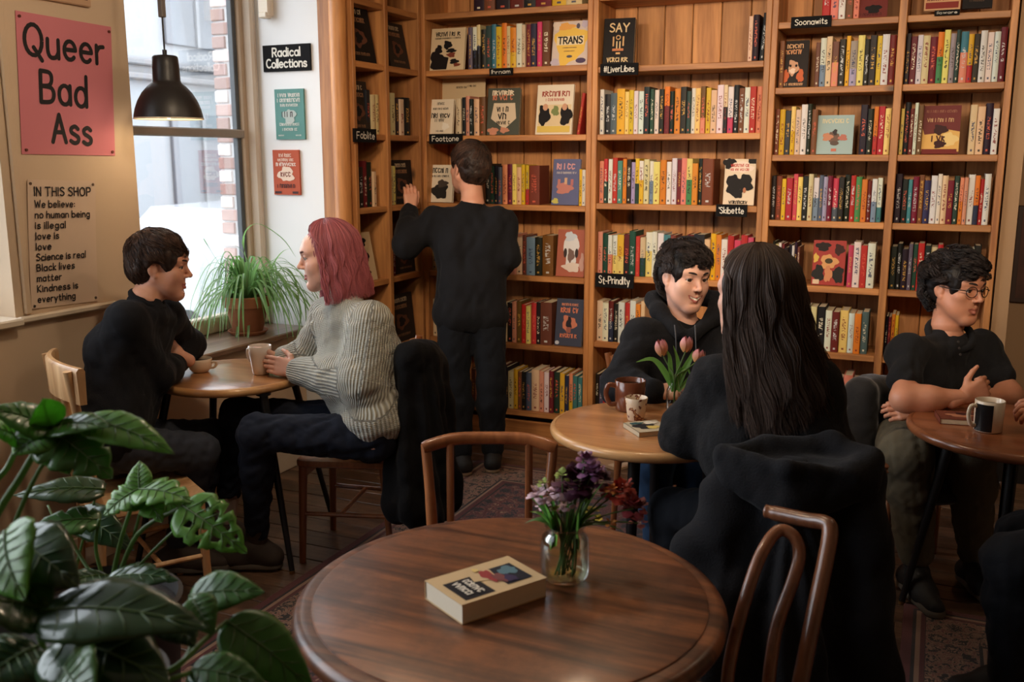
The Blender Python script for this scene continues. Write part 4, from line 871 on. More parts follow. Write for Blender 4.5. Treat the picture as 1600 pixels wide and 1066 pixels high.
def chair(label, pos, face, kind='spindle', m=None, zs=.45, zt=.84, w=.40, d=.40, lean=.07, group='wooden cafe chairs'):
    r = empty('cafe_chair', (pos[0], pos[1], 0), yaw_to(face)); tag(r, label, 'chair', group)
    B = lambda mb, n, mm=m, **k: mb.build(n, mm, r, smooth=True, auto=45, local=True, **k)
    B(seatmesh(w, d, zs), 'seat')
    hx, hy = w/2-.028, d/2-.03
    for s in (-1, 1):
        b = MB(); b.tube([(s*hx, hy, zs-.02), (s*(hx+.012), hy+.015, 0)], [.019, .014], 10); B(b, 'leg')
        b = MB(); b.tube(crom([(s*(hx-.012), -hy-.03, 0), (s*(hx-.02), -hy, zs-.06), (s*(hx-.02), -hy-.01, zs+.06)], 4), [.014]*4+[.018]*5, 10); B(b, 'leg')
        b = MB(); b.tube(crom([(s*(hx-.02), -hy-.01, zs+.05), (s*(hx-.012), -hy-.03, zs+.22), (s*(hx+.004), -hy-lean, zt-.01)], 5), [.017]*6+[.0155]*5, 10, hint=(1, 0, 0)); B(b, 'back_post')
        b = MB(); b.tube([(s*(hx+.006), hy+.004, zs*.48), (s*(hx-.014), -hy-.012, zs*.48)], .010, 8); B(b, 'stretcher')
        b = MB(); b.box((-hx+.01 if s > 0 else -hx+.005, (hy-.014) if s > 0 else -hy-.006, zs-.075), (hx-.01, (hy+.008) if s > 0 else -hy+.012, zs-.028), ch=.004); B(b, 'apron')
    b = MB(); b.tube([(-hx+.004, hy*.1, zs*.48), (hx-.004, hy*.1, zs*.48)], .009, 8); B(b, 'stretcher')
    yt = -hy-lean
    if kind == 'slat':
        # tall bent top rail with slats
        n = 14; A = []; C = []; b = MB(); hh = .125
        for i in range(n+1):
            t = i/n*2-1; x = t*(hx+.035); y = yt+.05*t*t-.025
            for (dy, zz) in ((0, zt-hh), (-.004, zt-.01), (.004, zt), (.018, zt), (.024, zt-.01), (.022, zt-hh)):
                A.append((x, y+dy, zz+.006*(1-t*t)))
        k = 6; fs = [(i*k+j, i*k+(j+1) % k, (i+1)*k+(j+1) % k, (i+1)*k+j) for i in range(n) for j in range(k)]+[tuple(range(k))[::-1], tuple(range(n*k, n*k+k))]
        b.add(A, fs); B(b, 'top_rail')
        for i in range(4):
            x = (-.6+.4*i)*hx; b = MB(); b.tube([(x*.9, -hy+.0, zs-.01), (x, yt-.012+.03*(x/hx)**2, zt-hh+.01)], .0145, 8, flat=.55); B(b, 'slat')
    elif kind == 'spindle':
        b = MB(); P = crom([(-hx-.012, yt+.012, zt-.018), (-hx*.6, yt-.01, zt+.002), (0, yt-.018, zt+.004), (hx*.6, yt-.01, zt+.002), (hx+.012, yt+.012, zt-.018)], 5)
        b.tube(P, [.016]+[.0195]*(len(P)-2)+[.016], 12); B(b, 'top_rail')
        for x in (-hx*.62, hx*.62): b = MB(); b.tube([(x, -hy, zs-.01), (x*1.02, yt-.004, zt)], .0115, 8); B(b, 'spindle')
    else:
        for zz in (zt-.03, zt-.2):
            b = MB(); P = crom([(-hx-.004, yt+.01+(zt-zz)*.1, zz), (0, yt-.02+(zt-zz)*.1, zz), (hx+.004, yt+.01+(zt-zz)*.1, zz)], 6); b.tube(P, .03, 10, flat=.35, hint=(0, 0, 1)); B(b, 'back_rail')
    return r
RH = norm(RT)                                          # image right, level
c1 = at(214, 742, 3.58); f1 = RH*math.cos(.62)+FH*math.sin(.62)
chair('pale wooden slat-back chair left of the window table', c1, f1, 'slat', M['chair_light'], .455, .985, w=.42)
c2 = atz(556, 702, .45); f2 = -RH*.985+FH*.17
chair('brown wooden chair under the pink-haired person', c2, f2, 'plain', M['chair_brown'], .45, .93)
c3 = at(764, 720, 2.80)-FH*.19; c3 = np.array([c3[0], c3[1], 0])
chair('brown chair with round top rail behind the walnut table', c3+FH*.03, -FH, 'spindle', M['chair_brown'], .44, .845, w=.43)
c4 = at(962, 600, 4.06)
chair('brown chair under the smiling person in the hoodie', at(1048, 640, 4.02), norm(-FH*.9+RH*.35), 'plain', M['chair_brown'], .45, .86)
c5 = at(1225, 800, 2.98)
chair('wooden chair under the hooded jacket', c5, norm(FH*.95-RH*.3), 'plain', M['chair_dark'], .45, .82, w=.37)
# bentwood chair in the right foreground
r = empty('bentwood_chair', at(1210, 1120, 2.05)*np.array([1, 1, 0])); tag(r, 'bentwood chair with a hooped back in the right foreground', 'chair')
def wp(*q): return [at(*p) for p in q]
b = MB(); P = crom(wp((1194, 798, 2.36), (1215, 803, 2.34), (1262, 813, 2.28), (1290, 818, 2.24), (1297, 832, 2.22), (1289, 880, 2.21), (1274, 950, 2.19), (1254, 1050, 2.15), (1245, 1100, 2.14)), 6)
b.tube(P, [.009]+[.0165]*4+[.0185]*(len(P)-5), 14); b.build('back_bow', M['chair_dark'], r, smooth=True)
b = MB(); P = crom(wp((1135, 1100, 2.14), (1141, 1030, 2.16), (1165, 935, 2.2), (1190, 865, 2.24), (1216, 830, 2.27), (1240, 838, 2.26), (1249, 866, 2.25), (1240, 905, 2.23), (1215, 975, 2.2), (1204, 1040, 2.16), (1199, 1100, 2.14)), 6)
b.tube(P, .0148, 14); b.build('inner_hoop', M['chair_dark'], r, smooth=True)
base = at(1190, 1102, 2.14); sc_ = base-RH*.12-FH*.1
b = seatmesh(.40, .40, .0); ang = yaw_to(-RH*.6+FH*.2)
b.v = [tuple(np.array([sc_[0], sc_[1], base[2]-.0])+np.array([v[0]*math.cos(ang)-v[1]*math.sin(ang), v[0]*math.sin(ang)+v[1]*math.cos(ang), v[2]])) for v in b.v]
b.build('seat', M['chair_dark'], r, smooth=True, auto=45)
for sx, sy in ((1, 1), (-1, 1), (-1, -1), (1, -1)):
    o_ = np.array([sx*.16*math.cos(ang)-sy*.16*math.sin(ang), sx*.16*math.sin(ang)+sy*.16*math.cos(ang), 0]); t_ = np.array([sc_[0], sc_[1], base[2]-.02])+o_
    b = MB(); b.tube([t_, np.array([t_[0], t_[1], 0])+o_*.15], [.017, .013], 10); b.build('leg', M['chair_dark'], r, smooth=True, auto=40)
# dark upholstered chair under the person with glasses
uc = at(1352, 690, 3.98); r = empty('upholstered_chair', uc*np.array([1, 1, 0])); tag(r, 'dark upholstered chair behind the person with glasses', 'chair')
M['uphol'] = mat('dark_upholstery', srgb(34, 32, 33), .9, sheen=.4, bump=.3, bscale=150)
# ------------------------------------------------------------------ crockery
M['cup_white'] = mat('cup_cream', srgb(226, 208, 184), .25, coat=.4); M['mug_white'] = mat('mug_white', srgb(232, 218, 204), .3, coat=.3)
M['mug_brown'] = mat('mug_brown', srgb(112, 62, 40), .25, coat=.5, noise=.15, nscale=25); M['coffee'] = mat('coffee', srgb(58, 34, 22), .15)
def cup(name, label, pos, prof, m, handle=None, hr=.006, fill=.8, cat='cup', inner=None):
    r = empty(name, pos); tag(r, label, cat)
    z1 = prof[-1][1]; th = .0035
    outp = [(.001, 0)]+list(prof)+[(prof[-1][0]-th*.5, z1+.0015)]+[(max(a-th, .002), max(z, .006)) for a, z in prof[::-1]]+[(.001, .006)]
    b = MB(); b.lathe(outp, 40, (0, 0, 0)); b.build('cup_body', m, r, smooth=True, auto=60, local=True)
    zf = z1*fill; rf = np.interp(zf, [p[1] for p in prof], [p[0] for p in prof])-th
    b = MB(); b.lathe([(rf, zf-.001), (rf*.98, zf), (.001, zf)], 32, (0, 0, 0)); b.build('coffee', M['coffee'], r, smooth=True, local=True)
    if handle is not None:
        d, z0, z2, out = handle; d = norm(d); f = lambda z: np.interp(z, [p[1] for p in prof], [p[0] for p in prof])
        P = crom([d*(f(z2)-.003)+ZZ*z2, d*(f(z2)+out*.7)+ZZ*(z2+.002), d*(f((z0+z2)/2)+out)+ZZ*((z0+z2)/2+.004), d*(f(z0)+out*.6)+ZZ*(z0+.002), d*(f(z0)-.003)+ZZ*z0], 5)
        b = MB(); b.tube(P, hr, 10, flat=1.3); b.build('handle', m, r, smooth=True, local=True)
    return r
zl = .7655
cupP = atz(313, 581, zl); cup('coffee_cup', 'low cream coffee cup beside the crossed arms', cupP, [(.03, .0), (.037, .004), (.049, .02), (.051, .045), (.052, .058)], M['cup_white'], (RH, .018, .042, .022), .0045, .8)
mugP = atz(408, 584, zl); cup('tall_mug', 'tall white mug held in both hands by the pink-haired person', mugP, [(.032, 0), (.035, .003), (.038, .03), (.046, .09), (.049, .122)], M['mug_white'], (-RH*.9+FH*.35, .05, .1, .02), .0055, .82)
zr = .7505
bmP = atz(984, 640, zr); cup('brown_mug', 'brown glazed mug with a large handle', bmP, [(.05, 0), (.054, .004), (.056, .05), (.0575, .112)], M['mug_brown'], (-RH, .022, .092, .034), .0075, .85)
spP = atz(991, 651, zr)
def pattern_mat():
    m, N, L, p = newmat('printed_cup'); p.inputs['Roughness'].default_value = .35
    tc = N.new('ShaderNodeTexCoord'); n = N.new('ShaderNodeTexNoise'); n.inputs['Scale'].default_value = 42; n.inputs['Detail'].default_value = 2; L.new(tc.outputs['Object'], n.inputs['Vector'])
    r_ = N.new('ShaderNodeValToRGB'); r_.color_ramp.interpolation = 'CONSTANT'; e = r_.color_ramp.elements; e[0].color = srgb(222, 200, 172); e[1].position = .56; e[1].color = srgb(120, 62, 40)
    e.new(.64).color = srgb(200, 160, 110); L.new(n.outputs['Fac'], r_.inputs['Fac']); L.new(r_.outputs[0], p.inputs['Base Color']); return m
cup('small_printed_cup', 'small cream cup with a brown print in front of the brown mug', spP+(-FH*.045), [(.027, 0), (.03, .003), (.036, .05), (.041, .083)], pattern_mat(), None, fill=.72)
tmP = atz(1543, 673, zr); tm = cup('two_tone_mug', 'cream mug with a black panel on the red-brown table', tmP, [(.042, 0), (.046, .004), (.047, .05), (.048, .108)], M['cup_white'], (-RH*.97-FH*.1, .022, .088, .028), .0055, .85)
b = MB(); A = []; Bv = []
for i in range(13):
    t = math.atan2(-FH[1], -FH[0])-math.radians(88)+math.radians(76)*i/12; A.append((.0482*math.cos(t), .0482*math.sin(t), .006)); Bv.append((.0492*math.cos(t), .0492*math.sin(t), .1))
b.quadstrip(A, Bv); b.build('black_panel', mat('mug_black', srgb(26, 24, 26), .3), tm, smooth=True, local=True)
# ------------------------------------------------------------------ books lying on tables
def lying(label, c, U_, w, h, th, base, design, edge=None, name='paperback_book'):
    """c centre of the underside, U_ along the cover width, cover height along V_"""
    U_ = norm([U_[0], U_[1], 0]); V_ = np.array([-U_[1], U_[0], 0]); c = np.asarray(c, float)
    r = empty(name, c); tag(r, label, 'book')
    O = c-U_*w/2-V_*h/2
    def slab(mb, u0, u1, v0, v1, n0, n1):
        q = [O+U_*u+V_*v+ZZ*n for u in (u0, u1) for v in (v0, v1) for n in (n0, n1)]; mb.add(q, [(0, 1, 3, 2), (4, 6, 7, 5), (0, 4, 5, 1), (2, 3, 7, 6), (0, 2, 6, 4), (1, 5, 7, 3)])
    b = MB(); slab(b, 0, w, 0, h, th-.0016, th); slab(b, 0, w, 0, h, 0, .0016); slab(b, 0, .0016, 0, h, 0, th); cv = b.build('cover', cm(base, .35), r)
    b = MB(); slab(b, .0018, w-.002, .002, h-.002, .0017, th-.0017); b.build('page_block', edge or M['pages'], r)
    print_design(design, O+ZZ*th, U_, V_, ZZ, w, h, cv, off=.0003); return r
zt = .7505
K0 = [atz(x, y, .795) for x, y in ((662, 906), (787, 863), (858, 907), (727, 944))]
cc = sum(K0)/4; Ul = norm((K0[3]-K0[0])+(K0[2]-K0[1])); hb = np.linalg.norm(K0[1]-K0[0]); wb = np.linalg.norm(K0[3]-K0[0])
lying('thick paperback with a cream border lying on the walnut table', (cc[0], cc[1], zt), Ul, wb*.98, hb*.98, .043, (206, 176, 134), [('rect', (30, 28, 34), .30, .08, .62, .34), ('rect', (34, 36, 46), .25, .60, .60, .30), ('poly', (206, 176, 134), ((.12, .42), (.5, .36), (.6, .6), (.3, .64), (.1, .6))), ('blob', (90, 120, 130), .45, .78, .14, .1, 2), ('blob', (150, 60, 60), .45, .55, .22, .06, 3), ('blob', (120, 70, 70), .6, .62, .16, .06, 4), ('blob', (60, 50, 80), .7, .7, .12, .06, 6), SCR((216, 206, 190), .2, .0, .0, 1), ('scrib', (216, 206, 190), .62, .30, .45, .07, 201, .25), ('scrib', (216, 206, 190), .62, .18, .45, .07, 202, .25), ('blob', (220, 190, 120), .2, .5, .06, .03, 5)], mat('page_edges', srgb(226, 212, 188), .9))
pb = atz(1012, 668, zr+.012); lying('slim paperback on the table beside the tulips', (pb[0], pb[1], zr), norm(RH*.95+FH*.3), .125, .13, .017, (190, 176, 150), [('blob', (40, 40, 44), .4, .5, .3, .25, 2), ('blob', (206, 180, 100), .6, .35, .2, .14, 3), ('blob', (60, 90, 90), .3, .8, .2, .1, 4), ('blob', (220, 210, 190), .7, .75, .2, .12, 7)])
pb = atz(1500, 652, zr+.014); lying('paperback on the red-brown table beside the mug', (pb[0], pb[1], zr), norm(RH*.95-FH*.25), .15, .12, .02, (110, 58, 44), [('blob', (180, 120, 90), .5, .5, .3, .2, 2), ('blob', (60, 30, 30), .6, .7, .2, .14, 3)])
# open book or leaflet on the floor by the bookcase
pf = atz(958, 722, .012); lying('pale booklet on the floor below the bookcase', (pf[0], pf[1], .001), norm(RH*.8+FH*.6), .15, .21, .012, (200, 168, 140), [('rect', (226, 206, 186), .1, .1, .8, .3)], name='booklet')
# ------------------------------------------------------------------ plants and flowers
def leafmat(name, c1, c2, rough=.35, coat=.2):
    m, N, L, p = newmat(name); tc = N.new('ShaderNodeTexCoord'); oi = N.new('ShaderNodeObjectInfo')
    n = N.new('ShaderNodeTexNoise'); n.inputs['Scale'].default_value = 9; n.inputs['Detail'].default_value = 5; L.new(tc.outputs['Object'], n.inputs['Vector'])
    mx = N.new('ShaderNodeMix'); mx.data_type = 'RGBA'; mx.inputs[6].default_value = c1; mx.inputs[7].default_value = c2; L.new(n.outputs['Fac'], mx.inputs[0])
    L.new(mx.outputs[2], p.inputs['Base Color']); p.inputs['Roughness'].default_value = rough; p.inputs['Coat Weight'].default_value = coat
    p.inputs['Transmission Weight'].default_value = 0
    t = N.new('ShaderNodeBsdfTranslucent'); hs = N.new('ShaderNodeHueSaturation'); hs.inputs['Value'].default_value = 1.6; L.new(mx.outputs[2], hs.inputs['Color']); L.new(hs.outputs[0], t.inputs['Color'])
    ms = N.new('ShaderNodeMixShader'); ms.inputs[0].default_value = .45; o = N['Material Output']; L.new(p.outputs[0], ms.inputs[1]); L.new(t.outputs[0], ms.inputs[2]); L.new(ms.outputs[0], o.inputs['Surface'])
    return m
M['leaf_bright'] = leafmat('leaf_bright', srgb(78, 132, 54), srgb(124, 172, 80), .36)
M['leaf_mid'] = leafmat('leaf_mid', srgb(54, 100, 44), srgb(90, 138, 64), .34, .25)
M['leaf_dark'] = leafmat('leaf_dark', srgb(36, 62, 36), srgb(64, 96, 54), .28, .35)
M['stem'] = leafmat('stem_green', srgb(70, 96, 52), srgb(110, 136, 78), .45)
M['spider'] = leafmat('spider_leaf', srgb(74, 116, 58), srgb(132, 166, 104), .4)
M['terracotta'] = mat('terracotta', srgb(156, 100, 70), .85, noise=.15, nscale=12, bump=.2, bscale=60)
M['soil'] = mat('soil', srgb(38, 28, 22), 1, noise=.4, nscale=80, bump=.8, bscale=90)
# --- spider plant on the sill
pot = atz(388, 526, .768); pot = np.array([max(pot[0], -3.33), pot[1], .765])
pot = atx(388, 520, -3.27); pot[2] = .765
r = empty('spider_plant', pot); tag(r, 'spider plant in a terracotta pot on the window sill', 'potted plant')
b = MB(); b.lathe([(a*1.18, z) for a, z in ((.002, 0), (.072, 0), (.086, .016), (.088, .022), (.083, .022), (.07, .008), (.002, .006))], 36, pot); b.build('saucer', M['terracotta'], r, smooth=True, auto=40)
b = MB(); b.lathe([(a*1.16, z*1.12) for a, z in ((.002, .008), (.062, .008), (.066, .012), (.093, .128), (.095, .13), (.103, .132), (.108, .178), (.105, .182), (.098, .182), (.094, .15), (.002, .15))], 40, pot); b.build('pot', M['terracotta'], r, smooth=True, auto=40)
b = MB(); b.lathe([(.107, .178), (.05, .186), (.001, .188)], 24, pot); b.build('soil', M['soil'], r)
rr = random.Random(5)
def blade(pts, w, m, parent, name='leaf', n=5, fold=.25, up=ZZ):
    P = crom(pts, n); k = len(P); A = []; Bq = []; Cq = []
    for i in range(k):
        d = norm(P[min(i+1, k-1)]-P[max(i-1, 0)]); s = np.cross(d, up); s = norm(s) if np.linalg.norm(s) > 1e-4 else RH; nn = np.cross(s, d)
        t = i/(k-1); ww = w*(min(1, .45+2.2*t) if t < .4 else max(.04, (1-((t-.4)/.6)**1.7)))
        A.append(P[i]-s*ww+nn*ww*fold); Bq.append(P[i]); Cq.append(P[i]+s*ww+nn*ww*fold)
    b = MB(); b.quadstrip(A, Bq); b.quadstrip(Bq, Cq); return b.build(name, m, parent, smooth=True)
top = pot+ZZ*.19
for i in range(170):
    a = rr.uniform(0, 2*math.pi); L_ = rr.uniform(.2, .5); el = rr.uniform(.35, 1.35); d = np.array([math.cos(a), math.sin(a), 0])
    st = top+d*rr.uniform(.0, .05)+ZZ*rr.uniform(-.01, .02); out = L_*math.cos(el)*1.1; upz = L_*math.sin(el)*.55
    lim = 1.0
    if d[0] < -.2: lim = min(1, .10/(abs(d[0])*out+1e-6)) if d[0]*out*1.3 < -.10 else 1
    out *= lim
    dr = rr.uniform(.15, 1.0)*L_*.75
    P = [st, st+d*out*.3+ZZ*upz*.8, st+d*out*.65+ZZ*(upz*.9-dr*.1), st+d*out+ZZ*(upz*.35-dr*.55), st+d*out*1.12+ZZ*(upz*.0-dr*1.05)]
    zmin = .78 if (P[-1][0] < XL+.06) else .62
    P = [np.array([min(max(p[0], XW+.05), 9), min(p[1], YR-.02), max(p[2], zmin)]) for p in P]
    blade(P, rr.uniform(.0045, .008), M['spider'], r)
for pts in (((400, 470), (392, 420), (370, 385), (335, 380)), ((395, 470), (355, 430), (325, 385), (318, 372)), ((400, 465), (380, 380), (400, 350), (440, 372), (462, 402)), ((415, 470), (425, 420), (440, 395), (455, 388)), ((420, 475), (450, 440), (475, 470), (478, 515)), ((410, 470), (440, 420), (462, 440), (470, 500)), ((420, 475), (455, 455), (470, 490), (462, 535)), ((370, 475), (335, 470), (325, 520), (322, 545)), ((378, 480), (388, 500), (386, 540), (380, 560)), ((365, 480), (372, 505), (366, 545), (361, 565))):
    D0 = (np.array(pot)-C0)@FW
    blade([at(x, y, D0-.03-.05*k) for k, (x, y) in enumerate(pts)], .0065, M['spider'], r)
# --- big leaves in the foreground
def bigleaf(base, tip, w, m, parent, up=None, droop=.15, notch=0, holes=0, n=22, fold=.18, vein=True, seed=0):
    """a broad leaf with a midrib; notch cuts split-leaf lobes into the margin"""
    base, tip = np.asarray(base), np.asarray(tip); ax = tip-base; L_ = np.linalg.norm(ax); d = ax/L_
    up = norm(up if up is not None else -FW*.5+ZZ*.6); s = norm(np.cross(d, up)); nn = np.cross(s, d); rnd = random.Random(seed)
    b = MB(); cols = []; J = 7; wv = [rnd.uniform(-.03, .03) for _ in range(n+1)]
    for i in range(n+1):
        t = i/n; c = base+d*L_*t+nn*(-droop*L_*t*t+.04*L_*math.sin(t*3.1)); ww = w*(math.sin(math.pi*min(1, t*.97+.03)**.62))**.85
        if notch and .15 < t < .92: 
            ph = (t*notch) % 1; ww *= 1-.42*max(0, 1-abs(ph-.5)/.16)
        ww *= 1+wv[i]
        rowv = []
        for j in range(-J, J+1):
            q = j/J; rowv.append(c+s*ww*q+nn*(fold*ww*abs(q)**1.3-.12*ww*q*q*q*q*2+.02*w*math.sin(t*26)*abs(q)))
        cols.append(rowv)
    k = 2*J+1; vs = [p for r_ in cols for p in r_]; fs = []
    for i in range(n):
        for j in range(k-1):
            t = (i+.5)/n; q = (j+.5)/(k-1)*2-1
            if holes and .2 < t < .8 and (i % 4 in (1, 2)) and abs(abs(q)-.42) < .13: continue
            fs.append((i*k+j, i*k+j+1, (i+1)*k+j+1, (i+1)*k+j))
    b.add(vs, fs); o = b.build('leaf', m, parent, smooth=True)
    sm = o.modifiers.new('thickness', 'SOLIDIFY'); sm.thickness = .0012
    if vein:
        v = MB(); v.tube([cols[i][J]+nn*.0012 for i in range(n+1)], [w*.028*(1-.8*i/n)+.0006 for i in range(n+1)], 6)
        for i in range(2, n-2, 3):
            for sg in (-1, 1):
                v.tube([cols[i][J]+nn*.001, cols[min(n, i+2)][J+sg*3]+nn*.0014, cols[min(n, i+3)][J+sg*6]+nn*.001], [w*.012+.0004]*2+[.0004], 4)
        v.build('vein', M['stem'], o, smooth=True)
    return o
def stem(pts, r0, parent, m=None):
    P = crom([at(*p) for p in pts], 6); b = MB(); b.tube(P, list(np.linspace(r0, r0*.65, len(P))), 8); return b.build('stem', m or M['stem'], parent, smooth=True)
UPC = norm(-FW*.75+ZZ*.65)
# split-leaf plant
gp = at(150, 985, 2.15); pz = at(165, 905, 2.2)
r = empty('split_leaf_plant', (gp[0], gp[1], 0)); tag(r, 'split-leaf houseplant with holed leaves below the window table', 'potted plant')
b = MB(); pr = [(.002, 0), (.13, 0), (.14, .02), (.185, pz[2]-.03), (.19, pz[2]-.02), (.18, pz[2]-.015), (.175, pz[2]-.06), (.002, pz[2]-.06)]; b.lathe(pr, 40, (gp[0], gp[1], 0)); b.build('pot', mat('dark_pot', srgb(52, 48, 46), .6, noise=.2, nscale=10), r, smooth=True, auto=40)
b = MB(); b.lathe([(.176, pz[2]-.05), (.1, pz[2]-.04), (.001, pz[2]-.04)], 24, (gp[0], gp[1], 0)); b.build('soil', M['soil'], r)
bs = lambda dx=0: (172+dx, 925, 2.15)
stem([bs(), (190, 840, 2.12), (216, 765, 2.1)], .0062, r); stem([bs(6), (215, 835, 2.1), (286, 792, 2.05)], .0062, r); stem([bs(-4), (150, 860, 2.15), (155, 812, 2.12)], .005, r)
stem([bs(8), (240, 860, 2.12), (296, 808, 2.1)], .004, r); stem([bs(0), (205, 850, 2.2), (222, 790, 2.2), (232, 770, 2.2)], .004, r); stem([bs(-10), (120, 860, 2.2), (95, 800, 2.2)], .005, r)
stem([(110, 930, 2.25), (128, 850, 2.25), (150, 775, 2.25)], .004, r); stem([(130, 930, 2.25), (100, 850, 2.25), (75, 790, 2.3)], .004, r)
def BL(b0, t0, w, m, par, **k): return bigleaf(at(*b0), at(*t0), w, M[m], par, **k)
BL((284, 790, 2.05), (381, 856, 1.98), .062, 'leaf_bright', r, up=UPC, notch=5, holes=1, seed=1)
BL((216, 765, 2.1), (298, 772, 2.04), .05, 'leaf_bright', r, up=norm(ZZ-FW*.4), notch=4, seed=2)
BL((216, 765, 2.1), (158, 800, 2.06), .048, 'leaf_bright', r, up=norm(ZZ-FW*.4), notch=4, seed=3)
BL((218, 766, 2.1), (215, 717, 2.14), .03, 'leaf_bright', r, up=norm(-FW+ZZ*.3), seed=4)
BL((222, 770, 2.12), (250, 808, 2.04), .04, 'leaf_bright', r, up=norm(ZZ-FW*.6), notch=3, seed=12)
BL((165, 765, 2.2), (20, 766, 2.15), .055, 'leaf_dark', r, up=norm(ZZ-FW*.3), seed=5, droop=.08)
BL((158, 812, 2.15), (40, 815, 2.1), .05, 'leaf_mid', r, up=norm(ZZ-FW*.4), notch=3, seed=6)
BL((232, 770, 2.2), (300, 800, 2.25), .04, 'leaf_mid', r, up=UPC, notch=4, seed=13)
BL((165, 905, 2.05), (272, 892, 2.0), .05, 'leaf_dark', r, up=norm(ZZ-FW*.25), seed=7, notch=4)
BL((170, 900, 2.1), (95, 905, 2.0), .045, 'leaf_dark', r, up=norm(ZZ-FW*.3), seed=8)
BL((120, 800, 2.25), (200, 850, 2.15), .045, 'leaf_dark', r, up=UPC, seed=14)
# tall leafy plant at the left edge
g2 = at(-60, 1010, 1.75); r2 = empty('leafy_plant', (g2[0], g2[1], 0)); tag(r2, 'tall broad-leaved houseplant at the left edge', 'potted plant')
b = MB(); zz_ = at(-40, 1000, 1.75)[2]; b.lathe([(.002, 0), (.11, 0), (.15, zz_-.04), (.155, zz_-.03), (.14, zz_-.03), (.135, zz_-.07), (.002, zz_-.07)], 36, (g2[0], g2[1], 0)); b.build('pot', mat('grey_pot', srgb(70, 66, 62), .6), r2, smooth=True, auto=40)
stem([(-50, 1010, 1.75), (-20, 840, 1.75), (35, 740, 1.75), (76, 672, 1.72)], .0085, r2); stem([(-40, 1010, 1.75), (-30, 800, 1.75), (12, 730, 1.75), (30, 690, 1.74)], .007, r2)
stem([(-40, 1010, 1.75), (30, 800, 1.75), (90, 690, 1.72), (132, 656, 1.7)], .005, r2)
for (b0, t0, w, m, u, nt, sd) in (((80, 668), (-14, 632), .05, 'leaf_mid', ZZ-FW*.5, 0, 21), ((80, 670), (62, 618), .035, 'leaf_bright', ZZ-FW*.6, 0, 22), ((78, 672), (172, 738), .062, 'leaf_mid', ZZ-FW*.7, 4, 23), ((80, 668), (165, 655), .04, 'leaf_mid', ZZ-FW*.4, 0, 24), ((76, 676), (20, 705), .05, 'leaf_bright', ZZ-FW*.8, 0, 25), ((80, 680), (105, 735), .04, 'leaf_bright', ZZ-FW*.9, 0, 28), ((132, 655), (268, 694), .042, 'leaf_bright', ZZ-FW*.5, 0, 26), ((40, 690), (-20, 660), .04, 'leaf_bright', ZZ-FW*.6, 0, 27)):
    BL((b0[0], b0[1], 1.72), (t0[0], t0[1], 1.66), w, m, r2, up=norm(u), notch=nt, seed=sd, droop=.12)
# dark glossy plant in the bottom left corner
g3 = at(110, 1110, 1.4); r3 = empty('glossy_plant', (g3[0], g3[1], 0)); tag(r3, 'dark glossy-leaved plant in the bottom left corner', 'potted plant')
b = MB(); zz_ = at(130, 1030, 1.42)[2]; b.lathe([(.002, 0), (.10, 0), (.135, zz_-.03), (.14, zz_-.02), (.13, zz_-.02), (.125, zz_-.06), (.002, zz_-.06)], 36, (g3[0], g3[1], 0)); b.build('pot', mat('charcoal_pot', srgb(40, 39, 40), .5), r3, smooth=True, auto=40)
b = MB(); b.lathe([(.126, zz_-.05), (.06, zz_-.045), (.001, zz_-.045)], 24, (g3[0], g3[1], 0)); b.build('soil', M['soil'], r3)
for pts in (((110, 1080, 1.4), (80, 960, 1.4), (60, 940, 1.38)), ((130, 1080, 1.4), (200, 1010, 1.38), (262, 960, 1.36)), ((140, 1080, 1.4), (260, 1050, 1.4), (320, 1000, 1.45), (355, 970, 1.5)), ((90, 1080, 1.4), (30, 900, 1.4), (5, 830, 1.4)), ((130, 1090, 1.4), (280, 1040, 1.45), (310, 950, 1.5), (300, 930, 1.55)), ((150, 1090, 1.4), (270, 1060, 1.4), (300, 1050, 1.45))):
    stem(pts, .005, r3, M['stem'])
for (b0, t0, w, m, u, sd) in (((70, 955, 1.36), (305, 950, 1.28), .062, 'leaf_dark', ZZ-FW*.45, 31), ((60, 950, 1.38), (-60, 930, 1.3), .06, 'leaf_dark', ZZ-FW*.5, 32), ((8, 830, 1.4), (18, 930, 1.3), .055, 'leaf_bright', -FW+ZZ*.2-RT*.2, 33), ((20, 840, 1.45), (110, 900, 1.35), .055, 'leaf_dark', ZZ-FW*.8, 34), ((20, 850, 1.45), (60, 960, 1.35), .06, 'leaf_dark', -FW+ZZ*.3, 35), ((90, 1000, 1.36), (250, 1040, 1.25), .07, 'leaf_dark', ZZ-FW*.5, 36), ((60, 1010, 1.38), (-40, 1060, 1.3), .06, 'leaf_dark', ZZ-FW*.7, 37),
     ((296, 932, 1.55), (402, 915, 1.5), .042, 'leaf_mid', ZZ-FW*.8, 38), ((355, 972, 1.5), (492, 1070, 1.45), .05, 'leaf_mid', ZZ-FW*.8+RT*.2, 39), ((300, 1045, 1.45), (412, 1062, 1.4), .038, 'leaf_mid', ZZ-FW*.6, 40), ((300, 935, 1.5), (330, 985, 1.45), .03, 'leaf_mid', ZZ-FW, 41), ((100, 1040, 1.3), (130, 1090, 1.2), .05, 'leaf_mid', -FW+ZZ*.4, 42), ((262, 965, 1.36), (300, 1000, 1.3), .028, 'leaf_dark', ZZ-FW*.6, 43)):
    BL(b0, t0, w, m, r3, up=norm(u), seed=sd, droop=.16)
